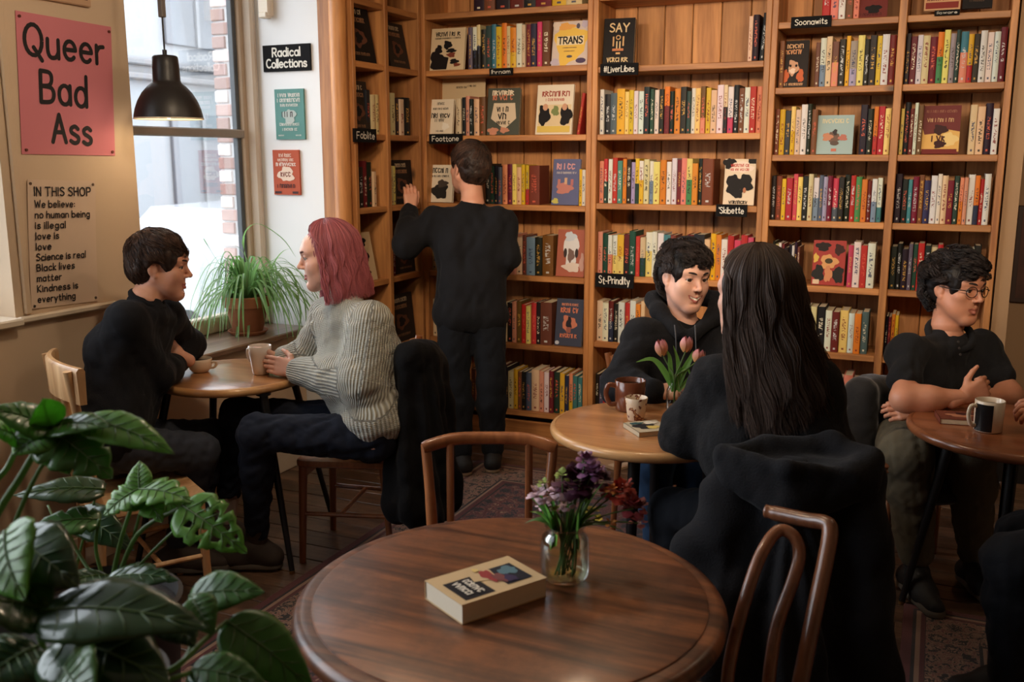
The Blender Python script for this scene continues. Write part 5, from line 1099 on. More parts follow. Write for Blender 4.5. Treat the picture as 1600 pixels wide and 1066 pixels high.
# --- flowers
def petal_ball(c, rad, n, m, parent, name='flower', seed=0, pl=.5, flat=1.0):
    rd = random.Random(seed); b = MB()
    for i in range(n):
        u = rd.uniform(-.5, 1); a = rd.uniform(0, 6.28); q = math.sqrt(max(0, 1-u*u)); d = np.array([q*math.cos(a), q*math.sin(a), u*flat]); t, e = frame(d)
        p0 = np.asarray(c)+d*rad*.35; L_ = rad*rd.uniform(.6, 1); w = L_*pl
        P = [p0, p0+d*L_*.5+t*w*.8+e*w*.2, p0+d*L_*.95+t*w*.35, p0+d*L_*1.05+e*.15*w, p0+d*L_*.95-t*w*.35, p0+d*L_*.5-t*w*.8+e*w*.2, p0+d*L_*.55+e*w*.35]
        b.add(P, [(0, 1, 6), (1, 2, 6), (2, 3, 6), (3, 4, 6), (4, 5, 6), (5, 0, 6)])
    return b.build(name, m, parent, smooth=True)
FL = {k: mat('petal_'+k, srgb(*c), .6, noise=.25, nscale=60) for k, c in dict(plum=(74, 28, 52), pale=(206, 176, 186), mauve=(132, 84, 122), red=(170, 56, 40), deep=(112, 28, 34), orange=(206, 130, 56), yellow=(206, 184, 60), lime=(150, 166, 84)).items()}
jp = atz(882, 903, .7508); D1 = (jp-C0)@FW
r = empty('flower_jar', jp); tag(r, 'glass jar of mixed purple and red flowers on the walnut table', 'flower vase')
prof = [(.04, 0), (.05, .004), (.054, .014), (.055, .03), (.055, .085), (.052, .098), (.044, .108), (.042, .112), (.043, .122), (.046, .125)]
b = MB(); b.lathe([(.001, 0)]+prof+[(.044, .1265)]+[(max(a-.003, .01), max(z, .008)) for a, z in prof[::-1]]+[(.001, .008)], 48, (0, 0, 0)); b.build('jar', M['jar_glass'], r, smooth=True, auto=50, local=True)
b = MB(); b.lathe([(.001, .0085)]+[(a-.0036, max(z, .009)) for a, z in prof[1:5]]+[(.051, .07), (.001, .07)], 40, (0, 0, 0)); b.build('water', thin_glass('vase_water', (.95, .965, .90, 1), .2), r, smooth=True, auto=50, local=True)
heads = [((852, 792), 'pale', .017, 10), ((843, 775), 'pale', .02, 22), ((870, 770), 'pale', .018, 20), ((885, 790), 'pale', .014, 14), ((868, 800), 'lime', .012, 10), ((897, 762), 'plum', .033, 46), ((905, 748), 'plum', .026, 34), ((925, 740), 'mauve', .022, 26), ((915, 722), 'mauve', .017, 20), ((912, 716), 'pale', .012, 14), ((935, 752), 'plum', .022, 26), ((965, 772), 'red', .026, 26), ((978, 762), 'red', .016, 14), ((955, 765), 'orange', .012, 8), ((990, 795), 'deep', .024, 24), ((997, 818), 'deep', .015, 12), ((878, 745), 'lime', .013, 12), ((905, 748), 'lime', .012, 10), ((850, 757), 'lime', .012, 9), ((925, 800), 'yellow', .014, 8), ((935, 815), 'yellow', .011, 6), ((954, 818), 'orange', .010, 6)]
for i, ((x, y), k, rd_, n) in enumerate(heads):
    p = at(x, y, D1+random.Random(i).uniform(-.04, .04)); s0 = jp+np.array([random.Random(i+9).uniform(-.025, .025), random.Random(i+5).uniform(-.025, .025), .012])
    nk = jp+(p-jp)*.3*np.array([1, 1, 0])+ZZ*.118; nk[:2] = jp[:2]+(nk[:2]-jp[:2])*min(1, .03/max(np.linalg.norm(nk[:2]-jp[:2]), 1e-6))
    b = MB(); P = crom([s0, (s0+nk)/2, nk, (nk+p)/2+ZZ*.008, p], 4); b.tube(P, .0018, 6); b.build('stem', M['stem'], r, smooth=True)
    petal_ball(p, rd_*1.25, n, FL[k], r, seed=i, pl=.75)
for i, (x, y, w) in enumerate(((822, 772, .012), (838, 765, .013), (820, 818, .018), (828, 800, .012), (862, 778, .010), (930, 770, .012), (945, 750, .008), (905, 800, .012), (975, 830, .013), (950, 790, .010), (890, 780, .012), (868, 805, .012), (918, 778, .011), (940, 805, .009))):
    p = at(x, y, D1+random.Random(i*3).uniform(-.05, .03)); nk = jp+ZZ*.115+norm((p-jp)*np.array([1, 1, 0]))*.03
    blade([nk-ZZ*.05, nk, (nk+p)/2+ZZ*.012, p], w, M['leaf_bright'] if i % 2 else M['leaf_mid'], r, n=4)
# tulips
tp = atz(1053, 640, .7508); D2 = (tp-C0)@FW
r = empty('tulip_vase', tp); tag(r, 'small glass bottle of pink and orange tulips', 'flower vase')
prof = [(.026, 0), (.031, .004), (.032, .05), (.03, .075), (.02, .1), (.018, .12), (.021, .135)]
b = MB(); b.lathe([(.001, 0)]+prof+[(.02, .1365)]+[(max(a-.0025, .008), max(z, .007)) for a, z in prof[::-1]]+[(.001, .007)], 40, (0, 0, 0)); b.build('bottle', M['jar_glass'], r, smooth=True, auto=50, local=True)
def tulipmat():
    m, N, L, p = newmat('tulip_petal'); tc = N.new('ShaderNodeTexCoord'); s_ = N.new('ShaderNodeSeparateXYZ'); L.new(tc.outputs['Generated'], s_.inputs[0])
    c = N.new('ShaderNodeValToRGB'); c.color_ramp.elements[0].color = srgb(216, 160, 96); c.color_ramp.elements[1].color = srgb(206, 128, 140); L.new(s_.outputs[2], c.inputs[0]); L.new(c.outputs[0], p.inputs['Base Color']); p.inputs['Roughness'].default_value = .5; return m
TM = tulipmat()
for i, (x, y, hh, tilt) in enumerate(((1036, 546, .062, -.25), (1071, 540, .058, .08), (1088, 556, .05, .3))):
    p = at(x, y+10, D2-.01*i); ax = norm(ZZ+RH*tilt); t_, e_ = frame(ax, RH)
    b = MB(); P = crom([tp+ZZ*.01, tp+ZZ*.12+RH*tilt*.01, (tp+ZZ*.12+p)/2, p], 6); b.tube(P, .0032, 8); b.build('stem', M['stem'], r, smooth=True)
    for k in range(6):
        b = MB(); a0 = k*math.pi/3+.2; rows = []
        for j in range(9):
            t = j/8; rr_ = .024*(math.sin(math.pi*(.12+.70*t))**.8)*(1 if k % 2 else .9); hw = .62*math.sin(math.pi*(.08+.9*t))**.7
            rows.append([p+ax*hh*t+(t_*math.cos(a0+q*hw)+e_*math.sin(a0+q*hw))*(rr_+.0012*(k % 2)) for q in (-1, -.5, 0, .5, 1)])
        b.add([v for q in rows for v in q], [(j*5+q, j*5+q+1, (j+1)*5+q+1, (j+1)*5+q) for j in range(8) for q in range(4)]); b.build('petal', TM, r, smooth=True)
for pts, w in ((((1052, 612), (1040, 585), (1020, 562), (994, 566)), .013), (((1055, 612), (1048, 580), (1046, 558), (1040, 545)), .009), (((1058, 610), (1066, 585), (1078, 562), (1083, 548)), .012), (((1056, 610), (1060, 580), (1058, 560), (1052, 540)), .009), (((1060, 612), (1080, 590), (1098, 575), (1106, 560)), .010), (((1050, 612), (1056, 590), (1072, 575), (1080, 590)), .009)):
    blade([at(x, y, D2-.015) for x, y in pts], w, M['leaf_bright'], r, n=5, up=norm(ZZ-FW*1.2))
# ------------------------------------------------------------------ implicit modelling for bodies, hair and cloth
def np_mesh(name, V, Q, mats, parent=None, mi=None, smooth=True, attr=None):
    me = bpy.data.meshes.new(name); V = np.asarray(V, np.float32); Q = np.asarray(Q, np.int32); k = Q.shape[1]
    me.vertices.add(len(V)); me.vertices.foreach_set('co', V.ravel()); me.loops.add(Q.size); me.loops.foreach_set('vertex_index', Q.ravel())
    me.polygons.add(len(Q)); me.polygons.foreach_set('loop_start', np.arange(0, Q.size, k, dtype=np.int32))
    for m in (mats if isinstance(mats, (list, tuple)) else [mats]): me.materials.append(m)
    if mi is not None: me.polygons.foreach_set('material_index', np.asarray(mi, np.int32))
    me.update(calc_edges=True); me.polygons.foreach_set('use_smooth', np.ones(len(Q), bool))
    if attr:
        for n, a in attr.items(): me.attributes.new(n, 'FLOAT', 'POINT').data.foreach_set('value', np.asarray(a, np.float32))
    o = bpy.data.objects.new(name, me); COL.objects.link(o)
    if parent is not None:
        o.parent = parent; o.matrix_parent_inverse = (Matrix.Translation(parent.location) @ parent.rotation_euler.to_matrix().to_4x4()).inverted()
    return o
def CO(a, ra, b, rb=None, k=.02, op='u'): return ('c', np.asarray(a, float), ra, np.asarray(b, float), ra if rb is None else rb, k, op)
def EL(c, r, R=None, k=.02, op='u'): return ('e', np.asarray(c, float), np.asarray(r if hasattr(r, '__len__') else (r, r, r), float), np.eye(3) if R is None else np.asarray(R, float), k, op)
def axes(x, y, z): return np.array([norm(x), norm(y), norm(z)])      # rows are the local axes
def sdf_mesh(prims, res, pad=.02):
    lo = np.array([1e9]*3); hi = -lo
    for p in prims:
        if p[-1] != 'u': continue
        if p[0] == 'c': L_, U_ = np.minimum(p[1]-p[2], p[3]-p[4]), np.maximum(p[1]+p[2], p[3]+p[4])
        else: e = np.sqrt(((p[3].T*p[2])**2).sum(1)); L_, U_ = p[1]-e, p[1]+e
        lo = np.minimum(lo, L_); hi = np.maximum(hi, U_)
    lo -= pad; hi += pad; n = np.ceil((hi-lo)/res).astype(int)+1
    f = np.full(n, 1e3, np.float32); ax = [lo[i]+res*np.arange(n[i]) for i in range(3)]
    for p in prims:
        k = p[-2]
        if p[0] == 'c': L_, U_ = np.minimum(p[1]-p[2], p[3]-p[4]), np.maximum(p[1]+p[2], p[3]+p[4])
        else: e = np.sqrt(((p[3].T*p[2])**2).sum(1)); L_, U_ = p[1]-e, p[1]+e
        m = k+3*res; i0 = np.clip(((L_-m-lo)/res).astype(int), 0, n-1); i1 = np.clip(((U_+m-lo)/res).astype(int)+2, 1, n)
        if (i1 <= i0).any(): continue
        sl = tuple(slice(a, b) for a, b in zip(i0, i1))
        X = ax[0][sl[0]][:, None, None]; Y = ax[1][sl[1]][None, :, None]; Z = ax[2][sl[2]][None, None, :]
        if p[0] == 'c':
            a, ra, b, rb = p[1:5]; ba = b-a; bb = max(ba@ba, 1e-12)
            px, py, pz = X-a[0], Y-a[1], Z-a[2]; t = np.clip((px*ba[0]+py*ba[1]+pz*ba[2])/bb, 0, 1)
            d = np.sqrt((px-t*ba[0])**2+(py-t*ba[1])**2+(pz-t*ba[2])**2)-(ra+(rb-ra)*t)
        else:
            c, r, R = p[1:4]; px, py, pz = X-c[0], Y-c[1], Z-c[2]; q = [(px*R[i][0]+py*R[i][1]+pz*R[i][2]) for i in range(3)]
            k0 = np.sqrt(sum((q[i]/r[i])**2 for i in range(3))); k1 = np.sqrt(sum((q[i]/r[i]**2)**2 for i in range(3)))+1e-9; d = k0*(k0-1)/k1
        d = d.astype(np.float32); g = f[sl]
        if p[-1] == 'u':
            h = np.clip(.5+.5*(g-d)/k, 0, 1); new = g*(1-h)+d*h-k*h*(1-h); new = np.where(g > 100, d, new)
        elif p[-1] == 's':
            h = np.clip(.5-.5*(g+d)/k, 0, 1); new = g*(1-h)-d*h+k*h*(1-h); new = np.where(g > 100, g, new)
        f[sl] = new
    return surfnets(f, lo, res)
def surfnets(f, lo, res):
    s = f < 0; c = np.zeros(tuple(np.array(f.shape)-1), np.int8)
    for dx in (0, 1):
        for dy in (0, 1):
            for dz in (0, 1): c += s[dx:dx+c.shape[0], dy:dy+c.shape[1], dz:dz+c.shape[2]]
    act = (c > 0) & (c < 8); I = np.argwhere(act); idx = np.full(act.shape, -1, np.int32); idx[act] = np.arange(len(I))
    acc = np.zeros((len(I), 3)); cnt = np.zeros(len(I)); cor = [(0, 0, 0), (1, 0, 0), (0, 1, 0), (1, 1, 0), (0, 0, 1), (1, 0, 1), (0, 1, 1), (1, 1, 1)]
    val = [f[I[:, 0]+a, I[:, 1]+b, I[:, 2]+d] for a, b, d in cor]
    for a in range(8):
        for b in range(a+1, 8):
            if sum(abs(cor[a][i]-cor[b][i]) for i in range(3)) != 1: continue
            m = (val[a] < 0) != (val[b] < 0)
            if not m.any(): continue
            t = val[a][m]/(val[a][m]-val[b][m]); A = np.array(cor[a], float); B = np.array(cor[b], float); acc[m] += A+(B-A)*t[:, None]; cnt[m] += 1
    V = lo+(I+acc/cnt[:, None])*res; Q = []
    for axn in range(3):
        o1, o2 = [(1, 2), (2, 0), (0, 1)][axn]; a = [slice(None)]*3; b = [slice(None)]*3; a[axn] = slice(0, -1); b[axn] = slice(1, None)
        sa, sb = s[tuple(a)], s[tuple(b)]; E = np.argwhere(sa != sb)
        E = E[(E[:, o1] > 0) & (E[:, o2] > 0) & (E[:, o1] < f.shape[o1]-1) & (E[:, o2] < f.shape[o2]-1)]
        if not len(E): continue
        fl = sa[E[:, 0], E[:, 1], E[:, 2]]
        def cell(d1, d2): e = E.copy(); e[:, o1] -= d1; e[:, o2] -= d2; return idx[e[:, 0], e[:, 1], e[:, 2]]
        q = np.stack([cell(1, 1), cell(0, 1), cell(0, 0), cell(1, 0)], 1); q[~fl] = q[~fl][:, ::-1]; Q.append(q)
    Q = np.concatenate(Q); Q = Q[(Q >= 0).all(1)]
    return V, Q
def vnormals(V, Q):
    n = np.cross(V[Q[:, 2]]-V[Q[:, 0]], V[Q[:, 3]]-V[Q[:, 1]]); N_ = np.zeros_like(V)
    for j in range(4): np.add.at(N_, Q[:, j], n)
    return N_/(np.linalg.norm(N_, axis=1, keepdims=True)+1e-12)
def relax(V, Q, it=2, lam=.5):
    for _ in range(it):
        A = np.zeros_like(V); C = np.zeros(len(V))
        for j in range(4):
            np.add.at(A, Q[:, j], V[Q[:, (j+1) % 4]]+V[Q[:, (j+3) % 4]]); np.add.at(C, Q[:, j], 2)
        V = V+(A/C[:, None]-V)*lam
    return V
def waves(P, scale, seed, octv=3):
    r = np.random.RandomState(seed); o = np.zeros(len(P)); a = 1.
    for k in range(octv):
        W1 = r.normal(size=(3, 3)); W2 = r.normal(size=(3, 3)); ph = r.uniform(0, 6.28, 3)
        q = P@W1*scale*(1.8**k); q2 = np.sin(P@W2*scale*.7*(1.8**k)+ph)
        o += a*np.sin(q+1.6*q2+ph).sum(1)/3; a *= .55
    return o
def ribcoord(V, bones):
    """angle round the nearest bone: ribs of a knit run along the bones"""
    best = np.full(len(V), 1e9); ang = np.zeros(len(V)); lon = np.zeros(len(V))
    for a, b, r in bones:
        a = np.asarray(a); b = np.asarray(b); ba = b-a; L_ = np.linalg.norm(ba); d = ba/L_; t = np.clip((V-a)@d, 0, L_); q = V-a-t[:, None]*d; dist = np.linalg.norm(q, axis=1)-r
        u, w = frame(d, (0.3, .5, .8)); th = np.arctan2(q@w, q@u)*r; m = dist < best; best[m] = dist[m]; ang[m] = th[m]; lon[m] = t[m]
    return ang, lon
def strands(paths, radii, tones, grad=0.):
    """paths (n,m,3) -> three-sided tapered tubes"""
    P = np.asarray(paths, float); n, m, _ = P.shape
    T = np.gradient(P, axis=1); T /= np.linalg.norm(T, axis=2, keepdims=True)+1e-9
    A = np.zeros_like(T); e = np.eye(3)[np.argmin(np.abs(T[:, 0]), axis=1)]; a = np.cross(T[:, 0], e)
    for i in range(m):
        a = a-T[:, i]*(a*T[:, i]).sum(1, keepdims=True); a /= np.linalg.norm(a, axis=1, keepdims=True)+1e-9; A[:, i] = a
    B = np.cross(T, A)
    taper = np.linspace(1, .25, m)[None, :, None]*np.asarray(radii)[:, None, None]
    V = np.stack([P+(A*math.cos(t)+B*math.sin(t))*taper for t in (0, 2.094, 4.189)], 2)        # n,m,3,3
    V = V.reshape(-1, 3); base = (np.arange(n)*m*3)[:, None, None]; i = np.arange(m-1)[None, :, None]*3; k = np.arange(3)[None, None, :]; k2 = (k+1) % 3
    Q = np.stack([base+i+k, base+i+k2, base+i+3+k2, base+i+3+k], -1).reshape(-1, 4)
    tn = np.asarray(tones)[:, None]+np.linspace(-.5, .5, m)[None, :]*grad
    return V, Q, np.clip(np.repeat(tn.ravel(), 3), 0, 1)
def join(parts):
    V = []; Q = []; n = 0
    for v, q in parts: V.append(v); Q.append(q+n); n += len(v)
    return np.concatenate(V), np.concatenate(Q)
def hairmat(name, dark, light, rough=.48):
    m, N, L, p = newmat(name); a = N.new('ShaderNodeAttribute'); a.attribute_name = 'tone'; c = N.new('ShaderNodeValToRGB'); c.color_ramp.elements[0].color = dark; c.color_ramp.elements[1].color = light
    L.new(a.outputs['Fac'], c.inputs[0]); L.new(c.outputs[0], p.inputs['Base Color']); p.inputs['Roughness'].default_value = rough; p.inputs['Specular IOR Level'].default_value = .3; return m
def skinmat(name, c, blush):
    m, N, L, p = newmat(name); tc = N.new('ShaderNodeTexCoord'); n = N.new('ShaderNodeTexNoise'); n.inputs['Scale'].default_value = 14; n.inputs['Detail'].default_value = 6; L.new(tc.outputs['Object'], n.inputs['Vector'])
    mx = N.new('ShaderNodeMix'); mx.data_type = 'RGBA'; mx.inputs[6].default_value = c; mx.inputs[7].default_value = blush; L.new(n.outputs['Fac'], mx.inputs[0]); L.new(mx.outputs[2], p.inputs['Base Color'])
    p.inputs['Roughness'].default_value = .48; p.inputs['Subsurface Weight'].default_value = .12; p.inputs['Subsurface Radius'].default_value = (.010, .004, .002); p.inputs['Subsurface Scale'].default_value = 1.
    return m
# ------------------------------------------------------------------ head
def head_prims(neck, smile=0., jaw=1., nose=1.):
    P = [EL((0, -.014, .036), (.0755, .094, .086)), EL((0, .028, -.03), (.062, .066, .078), k=.03), EL((0, .050, -.062), (.035, .039, .041), k=.024)]
    for s in (-1, 1):
        P += [CO((s*.055*jaw, .0, -.042), .024, (s*.018*jaw, .068, -.098), .019, k=.025), EL((s*.044, .058, -.016), (.021, .022, .02), k=.022), EL((s*.031, .039, -.060), (.027, .030, .034), k=.03), CO((s*.012, .086, .034), .010, (s*.045, .070, .034), .010, k=.014)]
        if smile > .2: P += [EL((s*.038, .064, -.032), (.018, .015, .017), k=.03)]
    P += [EL((0, .076, -.104), (.021, .017, .016), k=.02), CO((0, .058, -.098), .02, (0, 0, -.085), .045, k=.03), EL((0, .056, .045), (.052, .034, .042), k=.035)]
    # eye sockets, lids
    for s in (-1, 1):
        P += [EL((s*.0325, .103, .013), (.019, .0155, .0125), k=.012, op='s')]
    for s in (-1, 1):
        P += [EL((s*.032, .0775, .0185), (.0168, .0132, .0075), k=.004), EL((s*.032, .0765, .0005), (.0155, .012, .0062), k=.004)]
    # nose
    P += [CO((0, .084, .022), .0075, (0, .112*nose, -.020), .0088, k=.012), EL((0, .112*nose, -.0225), (.0098, .0095, .0085), k=.006)]
    for s in (-1, 1): P += [EL((s*.0115, .1005, -.0265), (.0072, .0095, .0068), k=.006)]
    for s in (-1, 1): P += [EL((s*.006, .106, -.0335), (.0032, .0048, .003), k=.003, op='s')]
    P += [EL((0, .094, -.044), (.0035, .006, .010), k=.004, op='s')]
    # lips
    mw = .026+.006*max(0, smile-.5)*2; zc = lambda x: -.0635+smile*.0145*(x/mw)**2; yl = lambda x: .0945-.018*(x/.026)**2
    for s in (-1, 1):
        P += [CO((s*.003, yl(.003)+.0005, zc(.003)+.0052), .0052, (s*mw*.96, yl(mw*.96), zc(mw*.96)+.001), .0022, k=.004), CO((0, yl(0), zc(0)-.0075), .0068, (s*mw*.93, yl(mw*.93), zc(mw*.93)-.001), .0024, k=.004)]
        P += [CO((0, yl(0)+.007, zc(0)-.0005), .0014+.0022*max(0, smile-.6), (s*mw, yl(mw)+.004, zc(mw)), .0012, k=.003, op='s')]
    P += [EL((0, .0925, -.0835), (.016, .005, .004), k=.008, op='s')]
    # ears
    for s in (-1, 1):
        Ra = axes((1, s*.28, 0), (-s*.28, 1, .12), (0, -.12, 1))
        P += [EL((s*.0785, -.010, -.001), (.0075, .0185, .031), Ra, k=.006), EL((s*.075, .001, -.029), (.007, .008, .010), k=.006), EL((s*.0875, -.004, .001), (.006, .0095, .0165), Ra, k=.005, op='s')]
    nb = np.asarray(neck, float); top = np.array([0, -.022, -.06])
    P += [CO(top, .050, top+(nb-top)*.55, .047, k=.03), CO(top+(nb-top)*.55, .048, nb, .06, k=.02)]
    return P, zc, mw
HEADRES = .0027
def make_head(c, Fd, Up, s, neck_w, smile=0., jaw=1., nose=1.):
    Fd = norm(Fd); R_ = norm(np.cross(Fd, Up)); U_ = np.cross(R_, Fd); B = np.array([R_, Fd, U_])*s
    toW = lambda P: np.asarray(c)+np.asarray(P)@B
    nl = (np.asarray(neck_w)-np.asarray(c))@np.linalg.inv(B)
    P, zc, mw = head_prims(nl, smile, jaw, nose); V, Q = sdf_mesh(P, HEADRES, .01); V = relax(V, Q, 1, .35)
    fc = V[Q].mean(1); x, y, z = fc.T; q = np.abs(x)
    edge = np.sqrt(np.clip(1-(q/mw/1.02)**2, 0, 1))
    lip = (q < mw*1.02) & (y > .066) & (z > zc(x)-.0128*edge) & (z < zc(x)+.0082*edge)
    mi = np.where(lip, 1, 0)
    if smile > .7:
        teeth = (q < mw*.84) & (y > .066) & (np.abs(z-zc(x)-.0003) < .0042*np.sqrt(np.clip(1-(q/mw/.84)**2, 0, 1))); mi = np.where(teeth, 2, mi)
    return dict(c=np.asarray(c, float), B=B, toW=toW, V=toW(V), Q=Q, mi=mi, s=s, Vl=V, smile=smile)
M['eye_white'] = mat('eye_white', srgb(214, 206, 200), .15); M['iris'] = mat('iris', srgb(58, 40, 28), .1); M['lash'] = mat('lash', srgb(30, 22, 19), .8); M['teeth'] = mat('teeth', srgb(226, 216, 200), .3)
def face_parts(h, root, brow, look=(0, 1, 0), lash=.0011):
    W = h['toW']; s = h['s']
    for sg in (-1, 1):
        e = np.array([sg*.0318, .0768, .0092]); n = 14; d = norm(look); a, b_ = frame(d); vs = []; fs = []; ms = []
        for i in range(n+1):
            t = math.pi*i/n
            for k in range(16): p = 2*math.pi*k/16; vs.append(e+.0132*(d*math.cos(t)+(a*math.cos(p)+b_*math.sin(p))*math.sin(t)))
        for i in range(n):
            for k in range(16): fs.append((i*16+k, i*16+(k+1) % 16, (i+1)*16+(k+1) % 16, (i+1)*16+k)); ms.append(1 if i < 3 else 0)
        np_mesh('eye', W(np.array(vs)), fs, [M['eye_white'], M['iris']], root, ms)
        b = MB(); P = [np.array([sg*(.0325+t*.0165), .0912-.0075*t*t-(.006*max(0, t)), .0128-.0045*t*t]) for t in np.linspace(-1, 1, 9)]
        b.tube([W(p) for p in P], [lash*s*q for q in (.5, .8, 1, 1.1, 1.2, 1.2, 1.1, 1, .6)], 6); b.build('eyelash', M['lash'], root, smooth=True)
        b = MB(); P = [np.array([sg*x, y, z]) for x, y, z in ((.013, .0985, .0325), (.022, .0975, .0355), (.034, .0925, .0375), (.044, .0845, .0365), (.052, .0745, .032))]
        b.tube([W(p) for p in crom(P, 4)], list(np.interp(np.linspace(0, 1, 17), [0, .3, .7, 1], [.003, .0042, .0036, .0015])*s), 8); b.build('eyebrow', brow, root, smooth=True)
# ------------------------------------------------------------------ hands
def hand_mesh(wrist, ydir, back, thumb_side, s=1., curl=((.3, .5, .4),)*4, spread=.0, thumb=((.55, .75, -.25), (.25, .95, -.2)), res=.0028):
    y = norm(ydir); z = norm(np.asarray(back)-y*(np.asarray(back)@y)); x = np.cross(y, z)*thumb_side; B = np.array([x, y, z])*s; w = np.asarray(wrist)
    P = []; L_ = [.076, .083, .078, .062]; bx = [.030, .0105, -.0095, -.028]
    P.append(CO((0, -.05, 0), .027, (0, .005, 0), .025, k=.02))
    for i in range(4):
        b0 = np.array([bx[i], .086-.004*abs(i-1.2), 0.]); P.append(CO((bx[i]*.55, .008, 0), .0165, b0, .0118, k=.012))
        a = 0; p = b0; sd = spread*(1.5-i)
        for j, (fr, r0, r1) in enumerate(((.47, .0098, .0086), (.30, .0088, .0078), (.25, .0078, .0062))):
            a += curl[min(i, len(curl)-1)][j]; d = np.array([math.sin(sd), math.cos(a)*math.cos(sd), -math.sin(a)]); q = p+d*L_[i]*fr; P.append(CO(p, r0, q, r1, k=.003)); p = q
    t0 = np.array([.018, .02, -.008]); t1 = t0+norm(thumb[0])*.042; t2 = t1+norm(thumb[1])*.034; t3 = t2+norm(np.asarray(thumb[1])+np.array([-.15, .1, 0]))*.026
    P += [CO(t0, .016, t1, .0125, k=.012), CO(t1, .0115, t2, .0098, k=.004), CO(t2, .0098, t3, .0072, k=.003)]
    V, Q = sdf_mesh(P, res, .008); V = relax(V, Q, 1, .3)
    V = w+V@B
    if thumb_side < 0: Q = Q[:, ::-1]
    return V, Q
# ------------------------------------------------------------------ hair
def cap_prims(vol=.012, front=.0, nape=-.075, ear=1.):
    P = [EL((0, -.017, .038), (.078+vol, .098+vol, .089+vol)), EL((0, -.055, -.01), (.066+vol*.7, .058+vol*.7, .07), k=.03)]
    P += [EL((0, .128, -.045-front), (.092, .098, .105), k=.012, op='s')]
    for s in (-1, 1): P += [EL((s*.098, .012, -.022), (.042, .040*ear, .048*ear), k=.01, op='s')]
    P += [EL((0, .02, nape-.15), (.25, .22, .15), k=.012, op='s')]
    return P
def short_hair(h, root, m, vol=.012, front=0., nape=-.075, n=5000, L=.055, lift=.3, curl=0., cr=7., crown=(0, -.06, .12), fwd=.25, seed=1, rad=.0010, grav=.2, fringe=.6, earlen=.5, earz=.022, facez=.045, K=170, clump=.8):
    r = np.random.RandomState(seed); V, Q = sdf_mesh(cap_prims(vol, front, nape), .0045, .01); N_ = vnormals(V, Q)
    V = V+N_*(waves(V, 70, seed)*.0026)[:, None]; tone0 = .15+.1*waves(V, 120, seed+1)
    out = (V*np.array([1, 1, 1])-np.array([0, -.017, .03])); good = (N_*out).sum(1) > 0
    ids = np.where(good)[0]; ids = ids[r.randint(0, len(ids), n)]; p = V[ids]-N_[ids]*.001; nn = N_[ids]
    ce = np.array([0, -.017, .038]); rr_ = np.array([.078, .098, .089])+vol+.001
    m_ = 8; paths = [p]; d0 = p-np.asarray(crown); d0 = d0-(d0*nn).sum(1, keepdims=True)*nn; d0 /= np.linalg.norm(d0, axis=1, keepdims=True)+1e-6
    cl = np.stack([waves(p, 55, seed+k) for k in (11, 12, 13)], 1); d0 = d0+np.array([0, fwd, 0])+cl*.35+r.normal(size=d0.shape)*.10; Ls = L*r.uniform(.6, 1.15, (n, 1))*np.where(p[:, 1:2] > .045, fringe, 1.)*np.where((np.abs(p[:, :1]) > .052) & (p[:, 2:3] < .055) & (p[:, 1:2] > -.05), earlen, 1.)
    gi = r.choice(n, K, replace=False); near = np.argmin(((p[:, None, :]-p[None, gi, :])**2).sum(2), 1); lf = (lift*r.uniform(.3, 1.7, K))[near][:, None]
    for i in range(1, m_):
        t = i/(m_-1); q = paths[-1]; nrm = (q-ce)/rr_**2; nrm /= np.linalg.norm(nrm, axis=1, keepdims=True)+1e-6
        d = d0-(d0*nrm).sum(1, keepdims=True)*nrm; d /= np.linalg.norm(d, axis=1, keepdims=True)+1e-6
        d = d+nrm*lf*(1-1.6*t)+np.array([0, 0, -grav])*t; d /= np.linalg.norm(d, axis=1, keepdims=True)+1e-6; q2 = q+d*Ls/(m_-1)
        kk = np.sqrt((((q2-ce)/rr_)**2).sum(1, keepdims=True)); q2 = np.where(kk < 1.0, ce+(q2-ce)/kk*1.005, q2); paths.append(q2)
    if curl:
        ph = r.uniform(0, 6.28, K)[near][:, None]+r.uniform(-.3, .3, (n, 1))
        for i in range(1, m_):
            t = i/(m_-1); q = paths[i]; nrm = (q-ce)/rr_**2; nrm /= np.linalg.norm(nrm, axis=1, keepdims=True)+1e-6; tg = np.cross(nrm, d0); tg /= np.linalg.norm(tg, axis=1, keepdims=True)+1e-6
            paths[i] = q+curl*min(1, t*2)*(np.cos(ph+cr*t)*nrm*.7+np.sin(ph+cr*t)*tg)+nrm*curl*.6
    PT = np.stack(paths, 1); G = PT[gi[near]]; tt = np.linspace(0, 1, m_)[None, :, None]*clump; PT = PT*(1-tt)+(G+(PT[:, :1]-G[:, :1])*(1-.55*np.linspace(0, 1, m_)[None, :, None]))*tt
    kt = r.normal(0, .16, K)[near]
    x_, y_, z_ = np.abs(PT[:, 2:, 0]), PT[:, 2:, 1], PT[:, 2:, 2]
    ok = ~(((x_ > .058) & (y_ > -.032) & (y_ < .05) & (z_ < earz)).any(1) | ((y_ > .045) & (z_ < facez)).any(1)); PT = PT[ok]; kt = kt[ok]; n = len(PT)
    SV, SQ, st = strands(PT, r.uniform(.7, 1.4, n)*rad, kt+np.clip(r.normal(.42, .18, n), 0, 1), .35)
    VV, QQ = join([(V, Q), (SV, SQ)]); return np_mesh('hair', h['toW'](VV), QQ, m, root, attr={'tone': np.concatenate([np.clip(tone0, 0, 1), st])})
